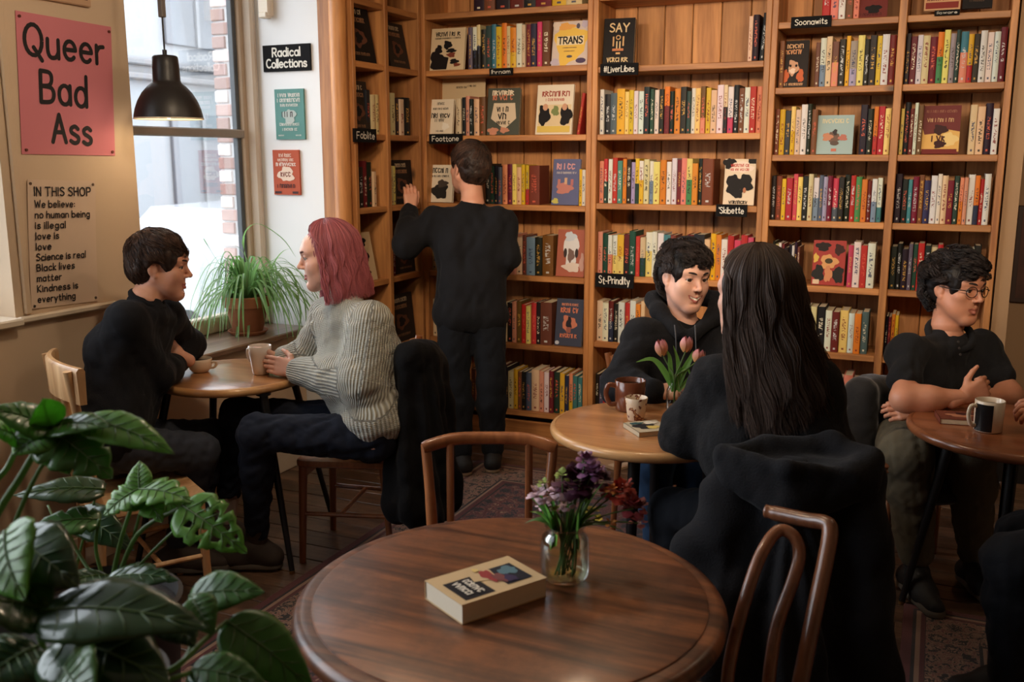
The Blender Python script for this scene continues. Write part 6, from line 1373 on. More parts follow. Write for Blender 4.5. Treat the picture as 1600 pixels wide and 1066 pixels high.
def long_hair(h, root, m, zend=-.17, part=.0, phimin=62, n=4200, wave=.006, wl=60., flare=.1, thick=.02, seed=1, rad=.0013, rxs=(.084, .106, .096), drape=None, volume=None, tips=.03, grad=.3, captone=.34):
    """hair parted on top, swept off the face and hanging to zend (head coordinates)"""
    r = np.random.RandomState(seed); ce = np.array([0, -.017, .034]); m_ = 16; ns = 7; paths = []
    phi = r.uniform(0, math.pi, n); sg = r.choice([-1, 1], n); lay = .15+.85*r.uniform(0, 1, n)**.6
    off = lay*thick
    for i in range(m_):
        if i < ns:
            t = i/(ns-1); th = math.radians(8)+t*math.radians(84); pm = math.radians(phimin)*min(1, t*1.25)**.7
            f = np.maximum(phi, pm+(phi*.12)*(phi < pm)); R_ = np.array(rxs)[None, :]+off[:, None]
            p = np.stack([R_[:, 0]*math.sin(th)*np.sin(f)*sg+part*(1-t), R_[:, 1]*math.sin(th)*np.cos(f), R_[:, 2]*math.cos(th)*np.ones(n)], 1)+ce; last = p; fl = f
        else:
            t = (i-ns+1)/(m_-ns); ze = zend+tips*(r.uniform(-1, 1, n) if i == ns else 0) if i == ns else ze_
            if i == ns: ze_ = ze
            z = last[:, 2]*(1-t)+ze_*t; g = 1+flare*math.sin(t*1.6); p = np.stack([last[:, 0]*g, last[:, 1]*(1+flare*.6*t), z], 1)
            if drape is not None: p = drape(p, t, phi, sg, lay)
        w = wave*min(1, max(0, (i-2)/6)); ph = sg*phi*9+lay*2.
        ps = sg*fl; amp = w*(.6+.5*np.sin(sg*phi*22+lay*5)); tg_ = np.sin(p[:, 2]*wl+ph)*amp; rd_ = (.5+.5*np.cos(p[:, 2]*wl+ph+1.))*amp
        p = p+np.stack([np.cos(ps)*tg_+np.sin(ps)*rd_, -np.sin(ps)*tg_+np.cos(ps)*rd_, np.zeros(n)], 1)
        paths.append(p)
    SV, SQ, st = strands(np.stack(paths, 1), r.uniform(.7, 1.4, n)*rad, np.clip(.25+.35*lay+r.normal(0, .16, n), 0, 1), grad)
    P = [EL(ce, np.array(rxs)-.001), EL((0, .125, -.05), (.07, .085, .112), k=.012, op='s')]
    V, Q = sdf_mesh((volume or [])+P if False else [P[0]]+(volume or [])+[P[1]], .005, .01); N_ = vnormals(V, Q); V = V+N_*(np.sin(np.arctan2(V[:, 0], -V[:, 1])*40+waves(V, 20, 3)*2)*.002)[:, None]
    VV, QQ = join([(V, Q), (SV, SQ)]); tn = np.concatenate([np.full(len(V), captone), st])
    return np_mesh('hair', h['toW'](VV), QQ, m, root, attr={'tone': tn})
# ------------------------------------------------------------------ people
M['skin_a'] = skinmat('skin_a', srgb(216, 164, 136), srgb(204, 138, 112)); M['skin_b'] = skinmat('skin_b', srgb(224, 178, 154), srgb(214, 156, 134)); M['skin_c'] = skinmat('skin_c', srgb(206, 148, 116), srgb(190, 122, 94))
M['lip'] = mat('lips', srgb(176, 100, 88), .42); M['lip_d'] = mat('lips_dark', srgb(168, 100, 82), .42)
def cloth(name, col, rough=.95, sheen=.04, bump=.35, bscale=260, var=.15):
    return mat(name, srgb(*col), rough, spec=.2, noise=var, nscale=6, bump=bump, bscale=bscale, sheen=sheen)
M['black_knit'] = cloth('black_knit', (25, 25, 28)); M['black_cotton'] = cloth('black_cotton', (19, 19, 21)); M['hoodie'] = cloth('black_hoodie', (27, 27, 30), bump=.5, bscale=180); M['charcoal_wool'] = cloth('charcoal_wool', (29, 29, 31), bump=.6, bscale=140)
M['tee'] = cloth('black_tee', (30, 30, 32), sheen=.04); M['jeans_dark'] = cloth('dark_jeans', (34, 38, 50), sheen=.03, bscale=420); M['jeans_grey'] = cloth('grey_jeans', (54, 57, 66), bscale=420); M['jeans_black'] = cloth('black_jeans', (23, 25, 30), sheen=.03, bscale=420); M['jeans_blue'] = cloth('blue_jeans', (42, 62, 88), bscale=420); M['olive'] = cloth('olive_chino', (98, 90, 74), sheen=.03, bscale=380)
M['sock'] = cloth('pale_sock', (170, 148, 136)); M['sock_d'] = cloth('brown_sock', (74, 62, 54)); M['shoe'] = mat('shoe_suede', srgb(62, 52, 46), .85, noise=.25, nscale=30); M['sole'] = mat('shoe_sole', srgb(92, 84, 74), .8); M['shoe_k'] = mat('shoe_black', srgb(26, 24, 24), .7); M['sole_p'] = mat('shoe_sole_pale', srgb(150, 128, 104), .8)
def knitmat():
    m, N, L, p = newmat('ribbed_knit'); p.inputs['Roughness'].default_value = .95; p.inputs['Sheen Weight'].default_value = .4; p.inputs['Specular IOR Level'].default_value = .2
    a = N.new('ShaderNodeAttribute'); a.attribute_name = 'rib'; b = N.new('ShaderNodeAttribute'); b.attribute_name = 'along'
    def mth(op, x, y=None):
        n = N.new('ShaderNodeMath'); n.operation = op
        for i, v in enumerate((x, y)):
            if v is None: continue
            if isinstance(v, (int, float)): n.inputs[i].default_value = v
            else: L.new(v, n.inputs[i])
        return n.outputs[0]
    r1 = mth('ADD', mth('MULTIPLY', mth('SINE', mth('MULTIPLY', a.outputs['Fac'], 2*math.pi/.0115)), .5), .5)
    st = mth('ADD', mth('MULTIPLY', mth('SINE', mth('MULTIPLY', b.outputs['Fac'], 2*math.pi/.007)), .5), .5)
    hgt = mth('ADD', r1, mth('MULTIPLY', st, .35))
    c = N.new('ShaderNodeValToRGB'); c.color_ramp.elements[0].color = srgb(140, 136, 120); c.color_ramp.elements[1].color = srgb(204, 204, 193); c.color_ramp.elements[1].position = .85; L.new(mth('MULTIPLY', hgt, .8), c.inputs[0]); L.new(c.outputs[0], p.inputs['Base Color'])
    bp = N.new('ShaderNodeBump'); bp.inputs['Strength'].default_value = .9; bp.inputs['Distance'].default_value = .006; L.new(hgt, bp.inputs['Height']); L.new(bp.outputs[0], p.inputs['Normal']); return m
M['knit'] = knitmat()
def torso_prims(J, sc=1., inf=0., r_sh=.062, flank=.098, belly=.1, k=.06, hem=0., nk=.012):
    sl, sr, hl, hr = J['sl'], J['sr'], J['hl'], J['hr']; c0 = J.get('ch', (sl+sr)/2); hl = hl+(c0-(hl+hr)/2)*hem; hr = hr+(c0-(J['hl']+hr)/2)*hem; mid = (sl+sr)/2; hm = (hl+hr)/2; up = norm(mid-hm); lat = norm(sr-sl); nb = J['nb']
    ch = mid-up*.10*sc
    if 'ch' in J: ch = J['ch']
    r = lambda q: q*sc+inf
    P = [CO(sl, r(r_sh), sr, r(r_sh), k=k), CO(mid, r(.075), nb-up*nk, r(.052), k=k), EL(hm, r(.12), k=k)]
    for sd in (-1, 1):
        h_ = hr if sd > 0 else hl; s_ = sr if sd > 0 else sl
        c_ = ch+lat*sd*.075*sc; w_ = (hm*.55+ch*.45)+lat*sd*.055*sc
        P += [CO(s_-up*.03-lat*sd*.03*sc, r(.07), c_, r(flank), k=k), CO(c_, r(flank), w_, r(belly), k=k), CO(w_, r(belly), h_, r(.112), k=k)]
    return P
def arm_prims(J, sd, sc=1., inf=0., r=(.056, .05, .047, .032), k=.045, upto=1.):
    s, e, w = J['s'+sd], J['e'+sd], J['w'+sd]; q = [a*sc+inf for a in r]; P = [CO(s, q[0], s+(e-s)*min(1, upto), q[0]+(q[1]-q[0])*min(1, upto), k=k)]
    if upto >= 1: P += [CO(e, q[2]*1.05, e+(w-e)*.4, q[2], k=k), CO(e+(w-e)*.4, q[2], w, q[3], k=k)]
    return P
def leg_prims(J, sd, sc=1., inf=0., r=(.092, .07, .064, .056, .043), k=.03, end=1.):
    h, kn, a = J['h'+sd], J['k'+sd], J['a'+sd]; q = [x*sc+inf for x in r]; c = kn+(a-kn)*.3
    return [CO(h, q[0], kn, q[1], k=k), CO(kn, q[1], c, q[3]*1.12, k=k), CO(c, q[3]*1.12, kn+(a-kn)*end, q[3]+(q[4]-q[3])*end, k=k)]
def garment(name, prims, m, root, res=.0085, fold=.004, fs=28, seed=1, bones=None, sub=True, extra=None):
    V, Q = sdf_mesh(prims, res, .03); N_ = vnormals(V, Q); f = waves(V, fs, seed, 3); V = V+N_*((f-np.abs(f)*.3)*fold)[:, None]
    if extra is not None: V = extra(V, N_)
    V = relax(V, Q, 1, .4); at_ = None
    if bones: a, l = ribcoord(V, bones); at_ = {'rib': a, 'along': l}
    return np_mesh(name, V, Q, m, root, attr=at_)
def shoe(root, ankle, toe, sc=1., up=M['shoe'], so=M['sole'], fz=0.012):
    a = np.array([ankle[0], ankle[1], 0]); t = np.array([toe[0], toe[1], 0]); d = norm(t-a); L_ = .2*sc; l = np.array([-d[1], d[0], 0])
    he = a-d*.055*sc; z = lambda q: np.array([0, 0, q])
    P = [CO(he+z(.055), .038*sc, a+z(.10), .044*sc, k=.03), CO(he+z(.05), .038*sc, he+d*L_*.75+z(.046), .040*sc, k=.03), CO(he+d*L_*.6+z(.05), .040*sc, he+d*L_*1.18+z(.038), .033*sc, k=.03), CO(a+z(.10)+d*.02, .04*sc, he+d*L_*.7+z(.06), .036*sc, k=.03)]
    V, Q = sdf_mesh(P, .005, .01); V[:, 2] = np.maximum(V[:, 2], .02); V[:, 2] = np.maximum(V[:, 2], fz); o = np_mesh('shoe', V, Q, up, root)
    P = [CO(he+z(.018), .040*sc, he+d*L_*.6+z(.018), .041*sc, k=.02), CO(he+d*L_*.6+z(.018), .043*sc, he+d*L_*1.18+z(.018), .037*sc, k=.02)]
    V, Q = sdf_mesh(P, .005, .01); V[:, 2] = np.clip(V[:, 2], fz, .036); np_mesh('sole', V, Q, so, o); return o
def person(label, J, head, hands, skin, lip, core_r=None, inf_core=-.012, res=.009, arms=True, sc=1.):
    base = (J['hl']+J['hr'])/2
    root_loc = np.array([base[0], base[1], 0.])
    P = torso_prims(J, sc, -.032, r_sh=.07)+[q for sd in 'lr' for q in leg_prims(J, sd, sc, inf_core)]
    P += [CO(J['nb']+ZZ*.01, .056, J['nb']-ZZ*.06, .064, k=.05)]
    for sd in 'lr': P += arm_prims(J, sd, sc, -.008 if core_r is None else 0., r=core_r or (.056, .05, .045, .030))
    V, Q = sdf_mesh(P, res, .02); parts = [(V, Q)]; mis = [np.zeros(len(Q), int)]
    if head: parts.append((head['V'], head['Q'])); mis.append(head['mi'])
    for hv, hq in hands: parts.append((hv, hq)); mis.append(np.zeros(len(hq), int))
    VV, QQ = join(parts); o = np_mesh('person', VV-root_loc, QQ, [skin, lip, M['teeth']], None, np.concatenate(mis)); o.location = Vector(root_loc)
    tag(o, label, 'person'); return o
def JJ(**k): return {n: at(*p) for n, p in k.items()}
HB1 = hairmat('hair_darkbrown', srgb(26, 19, 17), srgb(104, 74, 58)); HB2 = hairmat('hair_black', srgb(15, 12, 12), srgb(58, 46, 42)); HB3 = hairmat('hair_brown_long', srgb(20, 15, 14), srgb(86, 66, 55)); HP = hairmat('hair_pink', srgb(92, 38, 46), srgb(206, 118, 122))
def collar(root, m, c, ax, r, th=.011, sx=1., hint=(0, 0, 1), name='collar'):
    a, b_ = frame(norm(ax), hint); b = MB(); P = [np.asarray(c)+(a*math.cos(t)*r*sx+b_*math.sin(t)*r) for t in np.linspace(0, 2*math.pi, 25)]; b.tube(P, th, 8, caps=False, flat=1.0); return b.build(name, m, root, smooth=True)
# ---------- person at the window table, dark sweater
J = JJ(hr=(172, 702, 3.60), hl=(188, 690, 3.86), sr=(196, 500, 3.62), sl=(258, 490, 3.94), nb=(226, 470, 3.78), er=(246, 590, 3.80), el=(298, 540, 4.2), wr=(282, 562, 4.10), wl=(266, 556, 4.06), kr=(312, 706, 3.80), kl=(330, 684, 4.10), ar=(276, 852, 3.93), al=(300, 838, 4.15))
J['ch'] = at(200, 545, 3.77)
hd = make_head(at(250, 416, 3.80), RH*.97+FH*.12-ZZ*.13, ZZ*.97+RH*.13, 1.04, J['nb'], smile=.62, jaw=.95)
hn = [hand_mesh(at(278, 554, 4.02), -RH*.75+ZZ*.55-FH*.25, -FH*.8+ZZ*.3+RH*.2, 1, 1.0, ((.2, .5, .4),)*4)]
p1 = person('person in a black sweater leaning on crossed arms at the window table', J, hd, hn, M['skin_a'], M['lip'])
face_parts(hd, p1, mat('brow_a', srgb(58, 42, 34), .8), look=(0, 1, -.05)); short_hair(hd, p1, HB1, vol=.017, front=-.010, nape=-.06, L=.055, fwd=.35, seed=3, crown=(0, -.07, .11), fringe=.55, lift=.5, K=150, clump=.92)
sw = torso_prims(J, 1.0, .004, flank=.105, belly=.108, hem=.1, k=.065, r_sh=.058)+[q for sd in 'rl' for q in arm_prims(J, sd, 1, .006, r=(.058, .054, .05, .04), k=.035)]
garment('sweater', sw, M['black_knit'], p1, fold=.006, fs=24, seed=4); collar(p1, M['black_knit'], J['nb']+np.array([0, 0, .004])+RH*.012, norm(ZZ*.8+RH*.45), .066, .013)
garment('jeans', [EL((J['hr']+J['hl'])/2, .128, k=.05)]+[q for sd in 'rl' for q in leg_prims(J, sd, 1, .004, end=.93)], M['jeans_grey'], p1, fold=.007, fs=34, seed=5)
shoe(p1, J['ar'], at(335, 870, 3.95)); shoe(p1, J['al'], at(352, 850, 4.17))
# ---------- pink-haired person in a ribbed pullover
J = JJ(hl=(588, 684, 3.82), hr=(576, 664, 4.06), sl=(580, 506, 3.82), sr=(512, 496, 4.08), nb=(541, 470, 3.95), el=(566, 600, 3.78), er=(482, 562, 4.16), wl=(468, 580, 4.01), wr=(446, 562, 4.12), kl=(402, 676, 3.80), kr=(372, 648, 4.08), al=(402, 852, 3.97), ar=(352, 826, 4.22))
J['ch'] = at(566, 560, 3.94)
hd = make_head(at(511, 402, 3.95), -RH*.97-FH*.26-ZZ*.13, ZZ*.98-RH*.10, 1.04, J['nb'], smile=.42, jaw=.9, nose=1.0)
mugc = np.array([mugP[0], mugP[1], zl+.062])
hn = [hand_mesh(at(461, 578, 4.015), norm((mugc-FH*.062+RH*.02)-at(461, 578, 4.015)), -FH*.9+ZZ*.25, 1, 1.0, ((.05, .3, .4), (.08, .32, .4), (.12, .35, .4), (.18, .4, .4)), thumb=((.75, .5, -.3), (.4, .85, -.35))),
      hand_mesh(at(440, 563, 4.10), norm((mugc+FH*.055)-at(440, 563, 4.10)), FH*.9+ZZ*.3, -1, 1.0, ((.1, .5, .5),)*4, thumb=((.75, .5, -.3), (.4, .85, -.35)))]
p2 = person('pink-haired person in a grey ribbed sweater holding the tall mug', J, hd, hn, M['skin_b'], M['lip'])
face_parts(hd, p2, mat('brow_b', srgb(88, 54, 48), .8), look=(0, 1, -.15))
long_hair(hd, p2, HP, zend=-.155, phimin=64, wave=.008, wl=62, flare=.16, thick=.024, seed=2, n=6500, rad=.0009, grad=.7, volume=[CO((s*.055, -.03, -.03), .03, (s*.072, -.035, -.112), .028, k=.03) for s in (-1, 1)]+[CO((0, -.06, -.02), .05, (0, -.08, -.11), .052, k=.04)], tips=.022)
sw = torso_prims(J, 1.0, .014, flank=.112, belly=.118, k=.06, hem=.24)+arm_prims(J, 'l', 1, .012, r=(.074, .082, .074, .046), k=.035)+arm_prims(J, 'r', 1, .01, r=(.07, .072, .066, .044), k=.035)
bones = [(J['sl'], J['el'], .08), (J['el'], J['wl'], .07), (J['sr'], J['er'], .08), (J['er'], J['wr'], .07), ((J['hl']+J['hr'])/2-ZZ*.05, J['nb'], .17)]
def bag(V, N_): # sleeves balloon above the cuffs
    return V
garment('sweater', sw, M['knit'], p2, res=.008, fold=.006, fs=24, seed=7, bones=bones)
for sd in 'lr':
    d = norm(J['w'+sd]-J['e'+sd]); a = J['w'+sd]-d*.05; b_ = J['w'+sd]+d*.02; V, Q = sdf_mesh([CO(a, .044, b_, .038)], .006, .02); r_, l_ = ribcoord(V, [(a, b_, .04)]); np_mesh('cuff', V, Q, M['knit'], p2, attr={'rib': r_, 'along': l_})
c_ = collar(p2, M['black_knit'], J['nb']+ZZ*.012, norm(ZZ*.9-RH*.3), .066, .014)
V = np.zeros((0, 3)); bpy.data.objects.remove(c_)
cc_ = J['nb']+ZZ*.008; V, Q = sdf_mesh([CO(cc_-ZZ*.02, .074, cc_+ZZ*.012-RH*.006, .066)], .006, .02); r_, l_ = ribcoord(V, [(cc_-ZZ*.1, cc_+ZZ*.1, .07)]); np_mesh('collar', V, Q, M['knit'], p2, attr={'rib': r_, 'along': l_})
garment('jeans', [EL((J['hr']+J['hl'])/2, .13, k=.05)]+leg_prims(J, 'l', 1, .003, end=.86)+leg_prims(J, 'r', 1, .003, end=.66), M['jeans_dark'], p2, fold=.007, fs=34, seed=8)
for sd, e_, m_ in (('l', .84, M['sock_d']), ('r', .64, M['sock'])):
    a = J['k'+sd]+(J['a'+sd]-J['k'+sd])*e_; V, Q = sdf_mesh([CO(a, .043, J['a'+sd], .042)], .007, .02); np_mesh('sock', V, Q, m_, p2)
shoe(p2, J['al'], at(320, 882, 4.0), 1.1); shoe(p2, J['ar'], at(300, 850, 4.25), 1.05)
# ---------- person standing at the shelves
J = JJ(hl=(710, 490, 5.2), hr=(762, 490, 5.2), sl=(680, 345, 5.22), sr=(784, 347, 5.2), nb=(738, 318, 5.22), el=(636, 384, 5.18), er=(793, 402, 5.16), wl=(640, 330, 5.36), wr=(770, 424, 5.38), kl=(712, 600, 5.2), kr=(768, 600, 5.2), al=(722, 708, 5.18), ar=(770, 704, 5.23))
J['ch'] = at(735, 385, 5.2)
hd = make_head(at(733, 263, 5.24), FH*.80-RH*.60+ZZ*.02, ZZ, 1.12, J['nb'])
hn = [hand_mesh(at(641, 328, 5.37), norm(ZZ*.95+FH*.25), -FH*.8+RH*.3, 1, 1.02, ((.25, .45, .4),)*4)]
p3 = person('person in black with back turned reaching up to the bookshelf', J, hd, hn, M['skin_a'], M['lip'])
short_hair(hd, p3, HB1, vol=.012, nape=-.085, L=.05, fwd=.15, seed=9, crown=(0, -.075, .095))
face_parts(hd, p3, mat('brow_c', srgb(40, 30, 26), .8))
sw = torso_prims(J, 1.0, .008, flank=.108, belly=.112)+[q for sd in 'rl' for q in arm_prims(J, sd, 1, .008, r=(.066, .06, .056, .043))]
garment('sweater', sw, M['black_knit'], p3, fold=.009, fs=20, seed=10); collar(p3, M['black_knit'], J['nb']-ZZ*.02, norm(ZZ+FH*.25), .062, .011)
garment('jeans', [EL((J['hr']+J['hl'])/2, .125, k=.05)]+[q for sd in 'rl' for q in leg_prims(J, sd, 1, .004, r=(.098, .072, .066, .066, .056), end=.97)], M['jeans_black'], p3, fold=.005, fs=34, seed=11)
shoe(p3, J['al'], J['al']+FH*.3-RH*.08, 1.05, M['shoe_k'], M['sole_p']); shoe(p3, J['ar'], J['ar']+FH*.3, 1.05, M['shoe_k'], M['sole_p'])
# ---------- smiling person in a hoodie
J = JJ(hr=(1020, 690, 4.10), hl=(1090, 690, 4.14), sr=(1003, 530, 4.0), sl=(1118, 530, 4.1), nb=(1068, 506, 4.04), er=(968, 606, 3.86), el=(1160, 610, 3.9), wr=(1018, 614, 3.72), wl=(1095, 628, 3.7), kr=(1022, 730, 3.72), kl=(1086, 724, 3.76), ar=(1030, 900, 3.85), al=(1085, 895, 3.88))
J['ch'] = at(1060, 590, 4.06)
hd = make_head(at(1070, 434, 3.98), -FH*.93+RH*.38-ZZ*.10, ZZ+RH*.06, 1.07, J['nb'], smile=1.0, jaw=.98)
hn = [hand_mesh(at(1022, 613, 3.71), RH*.97-FH*.1+ZZ*.08, ZZ*.75-FH*.6, -1, 1.0, ((.6, .9, .7), (.65, .95, .7), (.7, 1, .7), (.75, 1, .7)), thumb=((.5, .8, -.3), (-.1, .95, -.3)))]
p4 = person('smiling person with short dark hair in a black hoodie', J, hd, hn, M['skin_b'], M['lip'])
face_parts(hd, p4, mat('brow_d', srgb(40, 28, 24), .8), look=(.28, 1, -.05)); short_hair(hd, p4, HB2, vol=.017, front=-.010, nape=-.06, L=.062, lift=.6, curl=.009, cr=6, K=130, clump=.9, fwd=.35, seed=12, fringe=.55, grav=.2, facez=.05)
sw = torso_prims(J, 1.0, .012, flank=.11, belly=.118)+[q for sd in 'rl' for q in arm_prims(J, sd, 1, .012, r=(.068, .062, .056, .044))]
garment('hoodie', sw, M['hoodie'], p4, fold=.007, fs=22, seed=13)
nb = J['nb']; hP = [CO(at(1030, 487, 4.03), .034, at(1022, 470, 4.10), .034, k=.03), CO(at(1022, 468, 4.10), .036, at(1070, 458, 4.17), .04, k=.03), CO(at(1070, 458, 4.17), .04, at(1120, 470, 4.12), .036, k=.03), CO(at(1120, 472, 4.1), .034, at(1116, 495, 4.02), .034, k=.03), CO(at(1030, 487, 4.02), .033, at(1062, 522, 3.93), .028, k=.03), CO(at(1116, 495, 4.02), .033, at(1082, 524, 3.93), .028, k=.03)]
garment('hood', hP, M['hoodie'], p4, res=.0065, fold=.004, seed=14)
for x0, x1 in ((1054, 1056), (1086, 1087)):
    b = MB(); b.tube(crom([at(x0, 508, 3.90), at(x1, 530, 3.885), at(x1+1, 560, 3.90)], 5), .0028, 8); b.build('drawstring', mat('grey_cord', srgb(76, 76, 80), .8), p4, smooth=True)
garment('jeans', [EL((J['hr']+J['hl'])/2, .128, k=.05)]+[q for sd in 'rl' for q in leg_prims(J, sd, 1, .004, end=.95)], M['jeans_blue'], p4, fold=.0045, seed=15)
shoe(p4, J['ar'], J['ar']-FH*.3, 1.05, M['shoe_k'], M['sole_p']); shoe(p4, J['al'], J['al']-FH*.3, 1.05, M['shoe_k'], M['sole_p'])
# ---------- long-haired person seen from behind
J = JJ(hl=(1180, 806, 2.98), hr=(1280, 806, 2.92), sl=(1120, 598, 3.04), sr=(1272, 606, 2.96), nb=(1196, 560, 3.0), el=(1068, 676, 3.10), er=(1296, 712, 2.98), wl=(1104, 664, 3.36), wr=(1220, 700, 3.3), kl=(1050, 800, 3.28), kr=(1150, 796, 3.46), al=(1060, 960, 3.26), ar=(1140, 940, 3.45))
J['ch'] = at(1200, 690, 2.98)
hd = make_head(at(1176, 466, 3.02), FH*.80-RH*.60-ZZ*.04, ZZ, 1.12, J['nb'])
p5 = person('long-haired person in black with back to the camera at the oak table', J, hd, [], M['skin_b'], M['lip'])
def dr5(p, t, phi, sg, lay):
    q = p.copy(); k = max(0, (t-.35))/.65; q[:, 1] -= .05*k+.03*t; q[:, 0] *= 1+.25*k; return q
long_hair(hd, p5, HB3, zend=-.30, phimin=80, n=8000, wave=.011, wl=34, flare=.22, thick=.026, seed=4, rad=.0011, rxs=(.088, .108, .098), drape=dr5, volume=[CO((s*.045, -.04, -.05), .042, (s*.075, -.07, -.2), .036, k=.05) for s in (-1, 1)]+[CO((0, -.06, -.03), .055, (0, -.11, -.20), .06, k=.06)], tips=.07)
sw = torso_prims(J, 1.02, .012, flank=.118, belly=.125)+[q for sd in 'rl' for q in arm_prims(J, sd, 1, .012, r=(.07, .066, .058, .046))]
garment('cardigan', sw, M['charcoal_wool'], p5, fold=.006, fs=22, seed=16)
hP = [CO(at(1128, 585, 3.04), .022, at(1168, 622, 2.90), .034, k=.04), CO(at(1168, 622, 2.9), .034, at(1225, 632, 2.87), .036, k=.04), CO(at(1225, 632, 2.87), .036, at(1268, 598, 2.94), .026, k=.04)]
garment('hood', hP, M['charcoal_wool'], p5, fold=.005, seed=17)
garment('trousers', [EL((J['hr']+J['hl'])/2, .135, k=.05)]+[q for sd in 'rl' for q in leg_prims(J, sd, 1.05, .004, end=.95)], M['jeans_black'], p5, fold=.006, seed=18)
shoe(p5, J['al'], J['al']+FH*.2-RH*.2, 1.05, M['shoe_k'], M['sole']); shoe(p5, J['ar'], J['ar']+FH*.25, 1.05, M['shoe_k'], M['sole'])
# ---------- person with glasses
J = JJ(hr=(1408, 690, 3.96), hl=(1482, 690, 4.04), sr=(1416, 551, 3.80), sl=(1536, 544, 4.0), nb=(1480, 508, 3.9), er=(1412, 624, 3.60), el=(1578, 618, 3.84), wr=(1508, 620, 3.58), wl=(1436, 642, 3.60), kr=(1416, 712, 3.60), kl=(1512, 712, 3.66), ar=(1432, 868, 3.72), al=(1525, 868, 3.78))
J['ch'] = at(1466, 610, 3.92)
hd = make_head(at(1494, 452, 3.86), -FH*.91+RH*.42-ZZ*.06, ZZ+RH*.05, 1.07, J['nb'], smile=.2, jaw=.98)
hn = [hand_mesh(at(1506, 620, 3.58), RH*.9+ZZ*.38+FH*.05, -FH*.9+ZZ*.2, -1, 1.0, ((.75, 1.0, .7), (.8, 1.05, .7), (.85, 1.1, .7), (.9, 1.1, .7)), thumb=((.8, .55, -.1), (.55, .85, -.05))),
      hand_mesh(at(1438, 642, 3.60), -RH*.98-ZZ*.02, -FH*.8+ZZ*.45, 1, .95, ((.3, .7, .6), (.35, .75, .6), (.4, .8, .6), (.5, .8, .6)), thumb=((.55, .8, -.3), (.1, .95, -.3)))]
p6 = person('person with glasses and curly dark hair in a black short-sleeved top', J, hd, hn, M['skin_c'], M['lip_d'], core_r=(.048, .042, .040, .026), res=.007)
face_parts(hd, p6, mat('brow_e', srgb(40, 28, 22), .8), look=(.1, 1, 0)); short_hair(hd, p6, HB2, vol=.017, front=-.012, nape=-.07, L=.062, lift=.8, curl=.014, cr=8.0, fwd=.1, seed=19, rad=.0015, fringe=.5, n=5500, K=120, clump=.9)
gl = MB(); W_ = hd['toW']
for sg in (-1, 1):
    gl.tube([W_((sg*.034+.0225*math.cos(t), .1035-.006*(sg*.034+.0225*math.cos(t))**2/.0009*.5, .0065+.0195*math.sin(t))) for t in np.linspace(0, 2*math.pi, 29)], .0017, 8, caps=False)
    gl.tube(crom([W_(q) for q in ((sg*.056, .097, .011), (sg*.072, .08, .012), (sg*.081, .03, .010), (sg*.082, -.01, .012))], 5), .0019, 8)
gl.tube(crom([W_(q) for q in ((-.0125, .1035, .012), (0, .1065, .0145), (.0125, .1035, .012))], 5), .0016, 8)
gl.build('glasses', mat('tortoise_frame', srgb(30, 24, 22), .25), p6, smooth=True)
sw = torso_prims(J, 1.0, .008, r_sh=.05, flank=.106, belly=.11, nk=.055)+[q for sd in 'rl' for q in arm_prims(J, sd, 1, .013, r=(.05, .054, .05, .04), upto=.62)]
garment('polo_top', sw, M['tee'], p6, fold=.009, fs=20, seed=20); collar(p6, M['tee'], J['nb']-ZZ*.034-FH*.02+RH*.006, norm(ZZ*.80-FH*.6), .086, .015)
for k in range(3):
    q = at(1497+k*1.5, 534+k*10, 3.69+k*.004); b = MB(); b.tube([q, q-FH*.004], .0045, 10); b.build('button', mat('button', srgb(60, 56, 54), .4), p6)
garment('trousers', [EL((J['hr']+J['hl'])/2, .13, k=.05)]+[q for sd in 'rl' for q in leg_prims(J, sd, 1.05, .008, r=(.098, .082, .072, .066, .056), end=.95)], M['olive'], p6, fold=.0065, fs=30, seed=21)
shoe(p6, J['ar'], J['ar']-FH*.25, 1.05, M['shoe_k'], M['sole']); shoe(p6, J['al'], J['al']-FH*.25, 1.05, M['shoe_k'], M['sole'])
# ---------- person mostly outside the frame on the right
J = JJ(hl=(1720, 848, 2.62), hr=(1744, 834, 2.9), sl=(1730, 560, 2.70), sr=(1740, 550, 3.05), nb=(1735, 520, 2.88), el=(1690, 650, 2.80), er=(1660, 610, 3.2), wl=(1660, 640, 3.0), wr=(1648, 632, 3.3), kl=(1582, 878, 2.62), kr=(1600, 840, 2.95), al=(1575, 1080, 2.72), ar=(1600, 1000, 3.0))
J['ch'] = at(1735, 660, 2.84)
hd = make_head(at(1735, 450, 2.86), -RH*.95+FH*.2, ZZ, 1.1, J['nb'])
hn = [hand_mesh(J['wr'], -RH*.9-FH*.1, ZZ*.8-FH*.5, -1, 1., ((.5, .8, .6),)*4)]
p7 = person('person at the right edge of whom a knee and sleeve show', J, hd, hn, M['skin_c'], M['lip_d'])
short_hair(hd, p7, HB2, n=2500, seed=30)
sw = torso_prims(J, 1.0, .008)+[q for sd in 'rl' for q in arm_prims(J, sd, 1, .01, r=(.066, .06, .056, .043))]
garment('sweater', sw, M['black_knit'], p7, fold=.005, seed=31)
garment('jeans', [EL((J['hr']+J['hl'])/2, .128, k=.05)]+[q for sd in 'rl' for q in leg_prims(J, sd, 1, .006, end=.95)], M['jeans_black'], p7, fold=.005, fs=34, seed=32)
shoe(p7, J['al'], J['al']-RH*.3, 1.05, M['shoe_k'], M['sole']); shoe(p7, J['ar'], J['ar']-RH*.3, 1.05, M['shoe_k'], M['sole'])
q7 = (J['hl']+J['hr'])/2; chair('wooden chair at the right edge under the person partly out of frame', q7+RH*.02, -RH, 'plain', M['chair_dark'], .45, .84)
